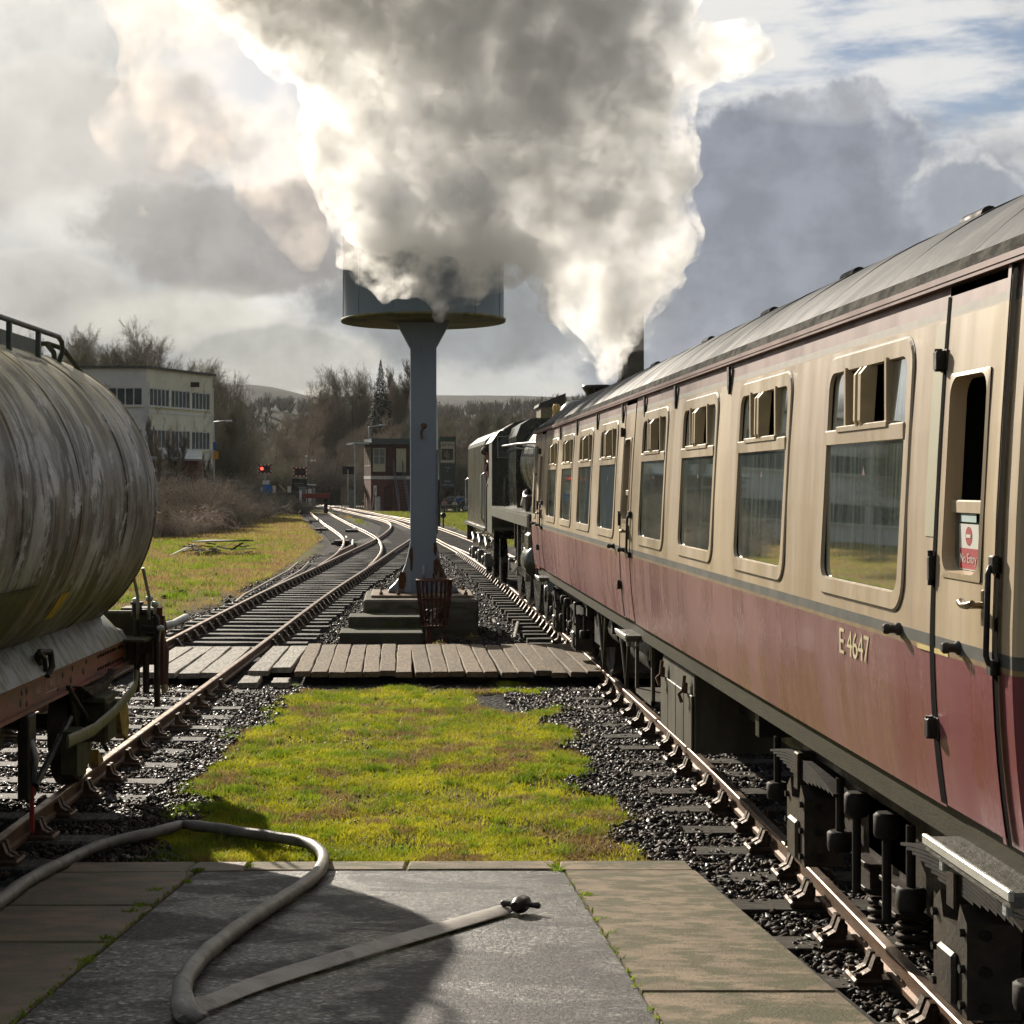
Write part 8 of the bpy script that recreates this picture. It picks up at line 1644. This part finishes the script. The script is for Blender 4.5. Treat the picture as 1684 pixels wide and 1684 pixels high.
for (body, x, y, sz, m_) in [('RAILWAY', 736, 731, 0.36, M_black), ('PUB', 736, 769, 0.22, M_gold), ('&', 736, 774.5, 0.22, M_gold), ('REAL', 736, 791.5, 0.26, M_lil), ('CASK ALES', 736, 797.5, 0.22, M_lil)]:
    tm = text_mesh(body, sz, m_, 0.002); a = P(x, y, 149.88)
    if body == 'RAILWAY':
        for v in tm.vertices: v.co.y -= 0.18*(v.co.x/0.7)**2
    o = link('lettering', tm, ps, (a[0], 149.9 if y < 760 else 149.97, a[2])); o.rotation_euler = (R(90), 0, 0)
for x in (724.5, 748): mb = MB(); a = P(x, 800, 150.2); mb.cyl((a[0], 150.25, -0.3), (a[0], 150.25, P(0, 720, 150)[2]), 0.07, n=6); mb.build('post', M_grn, ps)
a = P(736, 716.5, 150); mb = MB(); mb.lathe([(0, -0.12), (0.14, 0), (0, 0.12)], a, 10); mb.build('sign_lamp', mat('orange_lamp', (0.5, 0.15, 0.05)), ps)
# people and benches near the pub sign
gp = 'people by the pub sign'
a = P(730, 832, 148); person((a[0], 148, -0.25), R(20), 'person in a pink top sitting at the table left of the pub sign posts', (0.42, 0.22, 0.2), (0.05, 0.05, 0.07), (0.3, 0.12, 0.05), 'sit', gp)
a = P(753.5, 832, 148); person((a[0], 148, -0.25), R(-15), 'person in a bright blue jacket standing close to the tender', (0.03, 0.12, 0.4), (0.03, 0.03, 0.04), (0.08, 0.06, 0.05), 'stand', gp)
a = P(747, 832, 147.5); person((a[0], 147.5, -0.25), R(40), 'person in a white and green top sitting beside the blue jacket', (0.5, 0.55, 0.4), (0.05, 0.15, 0.05), (0.25, 0.2, 0.12), 'sit', gp)
a = P(738, 828, 147); tb_ = thing('picnic_table', (a[0], 147, -0.25), 'wooden picnic table in front of the pub sign', 'table', world=True)
mb = MB(); mb.box(a[0]-0.9, a[0]+0.9, 146.7, 147.4, 0.48, 0.53); mb.build('table_top', M_pick, tb_)
for s in (-1, 1): mb = MB(); mb.box(a[0]-0.9, a[0]+0.9, 147.05+s*0.72-0.12, 147.05+s*0.72+0.12, 0.2, 0.24); mb.build('bench', M_pick, tb_)
for s in (-0.7, 0.7): mb = MB(); mb.prism([(146.3, -0.25), (146.4, -0.25), (147.05, 0.48), (147.7, -0.25), (147.8, -0.25), (147.1, 0.48), (147.0, 0.48)], a[0]+s-0.04, a[0]+s+0.04, 'X'); mb.build('leg', M_pick, tb_)
# ---------------------------------------------------------------- mill chimney far right
mc_ = thing('mill_chimney', P(1038, 800, 240), 'tall dark brick mill chimney rising behind the coach roof into the steam', 'chimney', world=True)
c = P(1038, 800, 240); mb = MB(); w0, w1 = 1.75, 1.5; zt_ = 34
mb.add([(c[0]+sx*w0, 240+sy*w0, -0.5) for sx, sy in ((-1, -1), (1, -1), (1, 1), (-1, 1))]+[(c[0]+sx*w1, 240+sy*w1, zt_) for sx, sy in ((-1, -1), (1, -1), (1, 1), (-1, 1))], [(0, 1, 5, 4), (1, 2, 6, 5), (2, 3, 7, 6), (3, 0, 4, 7), (4, 5, 6, 7)])
mb.build('shaft', mat('sooty_brick', (0.045, 0.042, 0.03), (0.07, 0.06, 0.045), 0.9, 0, 0.4, (1, 1, 3), bump=0.3), mc_)
mb = MB(); mb.box(c[0]-w1-0.25, c[0]+w1+0.25, 240-w1-0.25, 240+w1+0.25, zt_, zt_+0.8); mb.build('cap', M_black, mc_)
hz_ = thing('stone_house', P(900, 800, 190), 'corner of a stone building showing between the locomotive and the wooded hill', 'building', world=True)
a = P(885, 664, 190); c = P(930, 664, 190); mb = MB(); mb.box(a[0]+0.3, c[0], 190, 196, -0.3, a[2]-0.4); mb.build('wall', mat('buff_stone', (0.22, 0.18, 0.10), (0.16, 0.13, 0.08)), hz_); mb = MB(); mb.prism([(a[0], a[2]-0.35), (a[0]+0.1, a[2]), (c[0], a[2]+1.2), (c[0], a[2]-0.35)], 189.7, 196.3, 'Y'); mb.build('roof', M_dkgrey, hz_)
# ---------------------------------------------------------------- timber pile on the bank, white pipe, old rails in the grass
tp_ = thing('timber_pile', G(348, 912), 'heap of broken weathered boards under an old sheet on the grass bank', 'timber pile', world=True)
random.seed(8); g = G(348, 913); s = g[1]/F
mb = MB(); q0 = G(316, 905); mb.add([(g[0]-0.80, g[1]+0.5, 0.30), (g[0]+1.25, g[1]+0.8, 0.36), (g[0]+1.35, g[1]+2.0, 0.30), (g[0]-0.35, g[1]+1.9, 0.33), (g[0]-0.80, g[1]+0.5, 0.27), (g[0]+1.25, g[1]+0.8, 0.32), (g[0]+1.35, g[1]+2.0, 0.26), (g[0]-0.35, g[1]+1.9, 0.29)], [(0, 1, 2, 3), (4, 5, 6, 7), (0, 1, 5, 4), (1, 2, 6, 5), (2, 3, 7, 6), (3, 0, 4, 7)]); mb.build('sheet', mat('old_sheeting', (0.20, 0.19, 0.17), (0.10, 0.09, 0.08), 0.6), tp_)
for i in range(26):
    x = g[0]+random.uniform(-1.1, 1.3); y = g[1]+random.uniform(-0.2, 0.9); L = random.uniform(0.25, 0.8); a_ = random.uniform(-0.9, 0.9); el_ = random.uniform(-0.25, 0.4); z = random.uniform(-0.1, 0.22)
    M = Matrix.Translation((x, y, z)) @ Matrix.Rotation(a_, 4, 'Z') @ Matrix.Rotation(-el_, 4, 'Y'); mb = MB(); mb.box(-L/2, L/2, -0.045, 0.045, -0.015, 0.015, M=M); mb.build('board', M_plankw if i % 3 else M_sleeper2, tp_)
mb = MB(); M = Matrix.Translation((g[0]-1.05, g[1]-0.1, 0.02)) @ Matrix.Rotation(0.35, 4, 'Z') @ Matrix.Rotation(-0.42, 4, 'Y'); mb.box(-0.5, 0.5, -0.09, 0.09, -0.015, 0.015, M=M); mb.build('board', M_plankw, tp_)
mb = MB(); mb.tube([G(266, 1030, -0.02), G(285, 1026, -0.02), G(306, 1015, -0.02)], 0.07, 8); tag(mb.build('white_pipe', mat('chalky_white_pipe', (0.5, 0.5, 0.46))), 'white pipe lying in the grass just past the wagon buffer', 'pipe')
for k, d in enumerate((0, 0.35)):
    mb = MB(); pts = [G(x, y, -0.10) for x, y in ((388, 990), (402, 978), (430, 963), (455, 949), (475, 938), (490, 925))]; pts = [(p[0]+d, p[1], p[2]) for p in pts]; mb.tube(pts, 0.028, 5); tag(mb.build('old_rail', mat('pale_rusty_rail', (0.20, 0.15, 0.11), (0.3, 0.24, 0.19), 0.4, 0.4)), 'thin abandoned rail lying in the grass beside the left track' + (', nearer the running line' if d else ', farther from the running line'), 'rail')
ck = P(158, 1252, 14.3); mb = MB(); mb.prism([(14.15, 0.005), (14.42, 0.005), (14.40, 0.03), (14.15, 0.15)], -2.62, -2.54, 'X'); tag(mb.build('wheel_chock', mat('dirty_yellow_casting', (0.40, 0.27, 0.04), (0.14, 0.10, 0.03))), 'small yellow wheel chock on the rail in front of the tank wagon wheel', 'wheel chock')
# small molehills / clods on the bank
for i, (x, y, r_) in enumerate([(299, 977, 0.13), (271, 984, 0.10), (281, 977, 0.07), (254, 942, 0.07), (355, 945, 0.07), (1, 1, 0)][:5]):
    g_ = G(x, y); mb = MB(); mb.lathe([(r_*1.2, 0), (r_, r_*0.4), (r_*0.5, r_*0.8), (0, r_*0.9)], (g_[0], g_[1], -0.18), 9); tag(mb.build('molehill', mat('dark_clod', (0.05, 0.04, 0.03), (0.08, 0.065, 0.045), 0.95, bump=0.9)), 'small dark earth mound on the grass bank, '+('nearest the rail', 'nearest the tank wagon buffer', 'second nearest the wagon', 'left one, farther back', 'right one, farthest back')[i], 'mound', 'earth mounds on the bank')
# ================================================================ steam from the locomotive chimney
import bmesh
def steam_hull(name, balls, label, voxel, disp, matl, y_of):
    bm = bmesh.new()
    for (x, y, r_, *yy) in balls:
        Y = yy[0] if yy else y_of(x, y); p = P(x, y, Y); r3 = r_*Y/F
        M = Matrix.Translation(p) @ Matrix.Diagonal((r3, r3*1.05, r3, 1)); bmesh.ops.create_icosphere(bm, subdivisions=3, radius=1.0, matrix=M)
    me = bpy.data.meshes.new(name); bm.to_mesh(me); bm.free(); o = link(name, me); me.materials.append(matl)
    md = o.modifiers.new('remesh', 'REMESH'); md.mode = 'VOXEL'; md.voxel_size = voxel; md.use_smooth_shade = True
    for i, (sz, st) in enumerate(disp):
        t = bpy.data.textures.new('%s_cloud_%d' % (name, i), 'CLOUDS'); t.noise_scale = sz; t.noise_depth = 2
        d = o.modifiers.new('puff', 'DISPLACE'); d.texture = t; d.texture_coords = 'GLOBAL'; d.strength = st; d.mid_level = 0.5
    md = o.modifiers.new('clean', 'REMESH'); md.mode = 'VOXEL'; md.voxel_size = voxel*0.9; md.use_smooth_shade = True
    dg = bpy.context.evaluated_depsgraph_get(); m2 = bpy.data.meshes.new_from_object(o.evaluated_get(dg)); o.modifiers.clear(); o.data = m2; m2.name = name
    m2.materials.clear(); m2.materials.append(matl)
    return tag(o, label, 'steam', kind='stuff')
def steam_mat(name, dens, colr, an, thr0, thr1, sc1, sc2, base=0.0):
    m = bpy.data.materials.new(name); m.use_nodes = True; m.node_tree.nodes.clear(); n = N(m.node_tree)
    tcx = n.node('ShaderNodeTexCoord').outputs['Object']
    a = n.noise(tcx, sc1, 3, 0.6); d = n.mapr(a, thr0, thr1, base, 1.0)
    if sc2: b_ = n.noise(n.vmath('ADD', tcx, (5, 3, 8)), sc2, 3, 0.65); d = n.math('MULTIPLY', d, n.mapr(b_, 0.35, 0.6, 0.15, 1.3))
    v = n.node('ShaderNodeVolumePrincipled'); n.put(v.inputs['Color'], colr); v.inputs['Anisotropy'].default_value = an; n.put(v.inputs['Density'], n.math('MULTIPLY', d, dens))
    n.l.new(v.outputs[0], n.node('ShaderNodeOutputMaterial').inputs['Volume']); return m
M_stc = steam_mat('steam_core', 3.2, (0.984, 0.99, 0.998), 0.42, 0.30, 0.62, 0.5, 1.6, 0.5)  # colour held below white, painting bluish-grey shade into the core
M_st = steam_mat('wispy_steam', 3.3, (0.99, 0.984, 0.974), 0.38, 0.42, 0.62, 1.8, 6.5, 0.05)
M_st2 = steam_mat('thin_steam', 0.32, (0.93, 0.84, 0.77), 0.4, 0.42, 0.60, 0.6, 2.6)
yo = lambda x, y: 28.3-1.1*max(0, min(1, (900-x)/300))
B = [(992, 618, 14, 28.4), (1000, 592, 24, 28.4), (985, 565, 34, 28.3), (1015, 540, 42), (965, 530, 42), (1000, 500, 55), (1040, 480, 50), (940, 490, 45), (1075, 440, 55), (1100, 400, 52), (1020, 430, 80), (940, 420, 75), (1090, 345, 55), (1110, 285, 42), (1050, 330, 90), (960, 330, 110),
     (1095, 225, 45), (1080, 160, 60), (1030, 240, 90), (1110, 100, 55), (1165, 75, 48), (1215, 80, 42), (1243, 92, 30), (880, 420, 55), (850, 360, 90), (800, 400, 60), (760, 440, 55, 26.7), (735, 490, 34, 26.6), (738, 515, 17, 26.6), (700, 455, 42, 26.7), (655, 455, 38, 26.7), (640, 480, 22, 26.6), (810, 425, 34, 26.8), (845, 415, 36, 27),
     (620, 410, 48, 26.8), (585, 395, 38, 26.8), (575, 400, 30, 26.8), (660, 425, 50, 26.5), (780, 415, 45, 26.6), (825, 405, 35, 26.7), (700, 395, 80, 26.6), (620, 390, 60, 26.6), (790, 380, 70, 26.8), (640, 350, 90, 27), (580, 320, 60, 27), (560, 265, 60, 27), (740, 350, 100, 27), (545, 205, 60, 27.2), (620, 240, 100, 27.4), (730, 230, 120, 27.6), (860, 230, 130), (980, 150, 130), (850, 90, 150), (700, 100, 140), (560, 130, 80), (520, 90, 70), (470, 50, 80), (420, 10, 70), (600, 30, 120), (780, -20, 160), (950, 0, 160), (1080, 40, 80), (700, -140, 200), (900, -160, 200), (500, -100, 150), (350, -110, 130), (600, -300, 250), (850, -320, 260), (380, -250, 170)]
steam_hull('steam_plume', B, 'dense white steam plume billowing up from the locomotive chimney across the water tower', 0.085, [(0.9, 0.75), (0.32, 0.40), (0.12, 0.10)], M_st, yo)
steam_hull('steam_core', [(b_[0], b_[1], b_[2]*0.78)+tuple(b_[3:]) for b_ in B if not (b_[0] < 860 and b_[1]+b_[2]*0.5 > 412)], 'denser heart of the steam plume, its grey shade tinted in, above the locomotive chimney', 0.1, [(0.9, 0.7), (0.32, 0.3)], M_stc, yo)
B2 = [(470, 330, 60, 27.5), (500, 400, 30, 27.3), (440, 270, 80, 27.8), (390, 200, 90, 28), (320, 180, 90, 28.5), (250, 200, 80, 29), (210, 230, 50, 29), (440, 160, 100, 28), (360, 110, 100, 28.5), (300, 90, 80, 29), (240, 130, 70, 29), (410, 40, 110, 28.4), (300, 10, 110, 29), (205, 352, 14, 29), (222, 346, 17, 29), (240, 352, 13, 29), (254, 350, 9, 29), (500, 260, 60, 27.5), (250, -80, 130, 29)]
steam_hull('drifting_steam', B2, 'thin cream veil of older steam drifting away to the left of the main plume', 0.16, [(0.9, 1.1), (0.3, 0.5)], M_st2, yo)
# ================================================================ haze
mz = bpy.data.materials.new('haze'); mz.use_nodes = True; mz.node_tree.nodes.clear(); n = N(mz.node_tree)
v = n.node('ShaderNodeVolumePrincipled'); n.put(v.inputs['Color'], (0.86, 0.9, 0.95)); v.inputs['Density'].default_value = 0.00009; v.inputs['Anisotropy'].default_value = 0.0
n.l.new(v.outputs[0], n.node('ShaderNodeOutputMaterial').inputs['Volume'])
mb = MB(); mb.box(-4100, 4100, -90, 4450, -12, 165); o = mb.build('haze', mz); o['kind'] = 'stuff'; o['label'] = 'thin pale winter haze filling the valley'
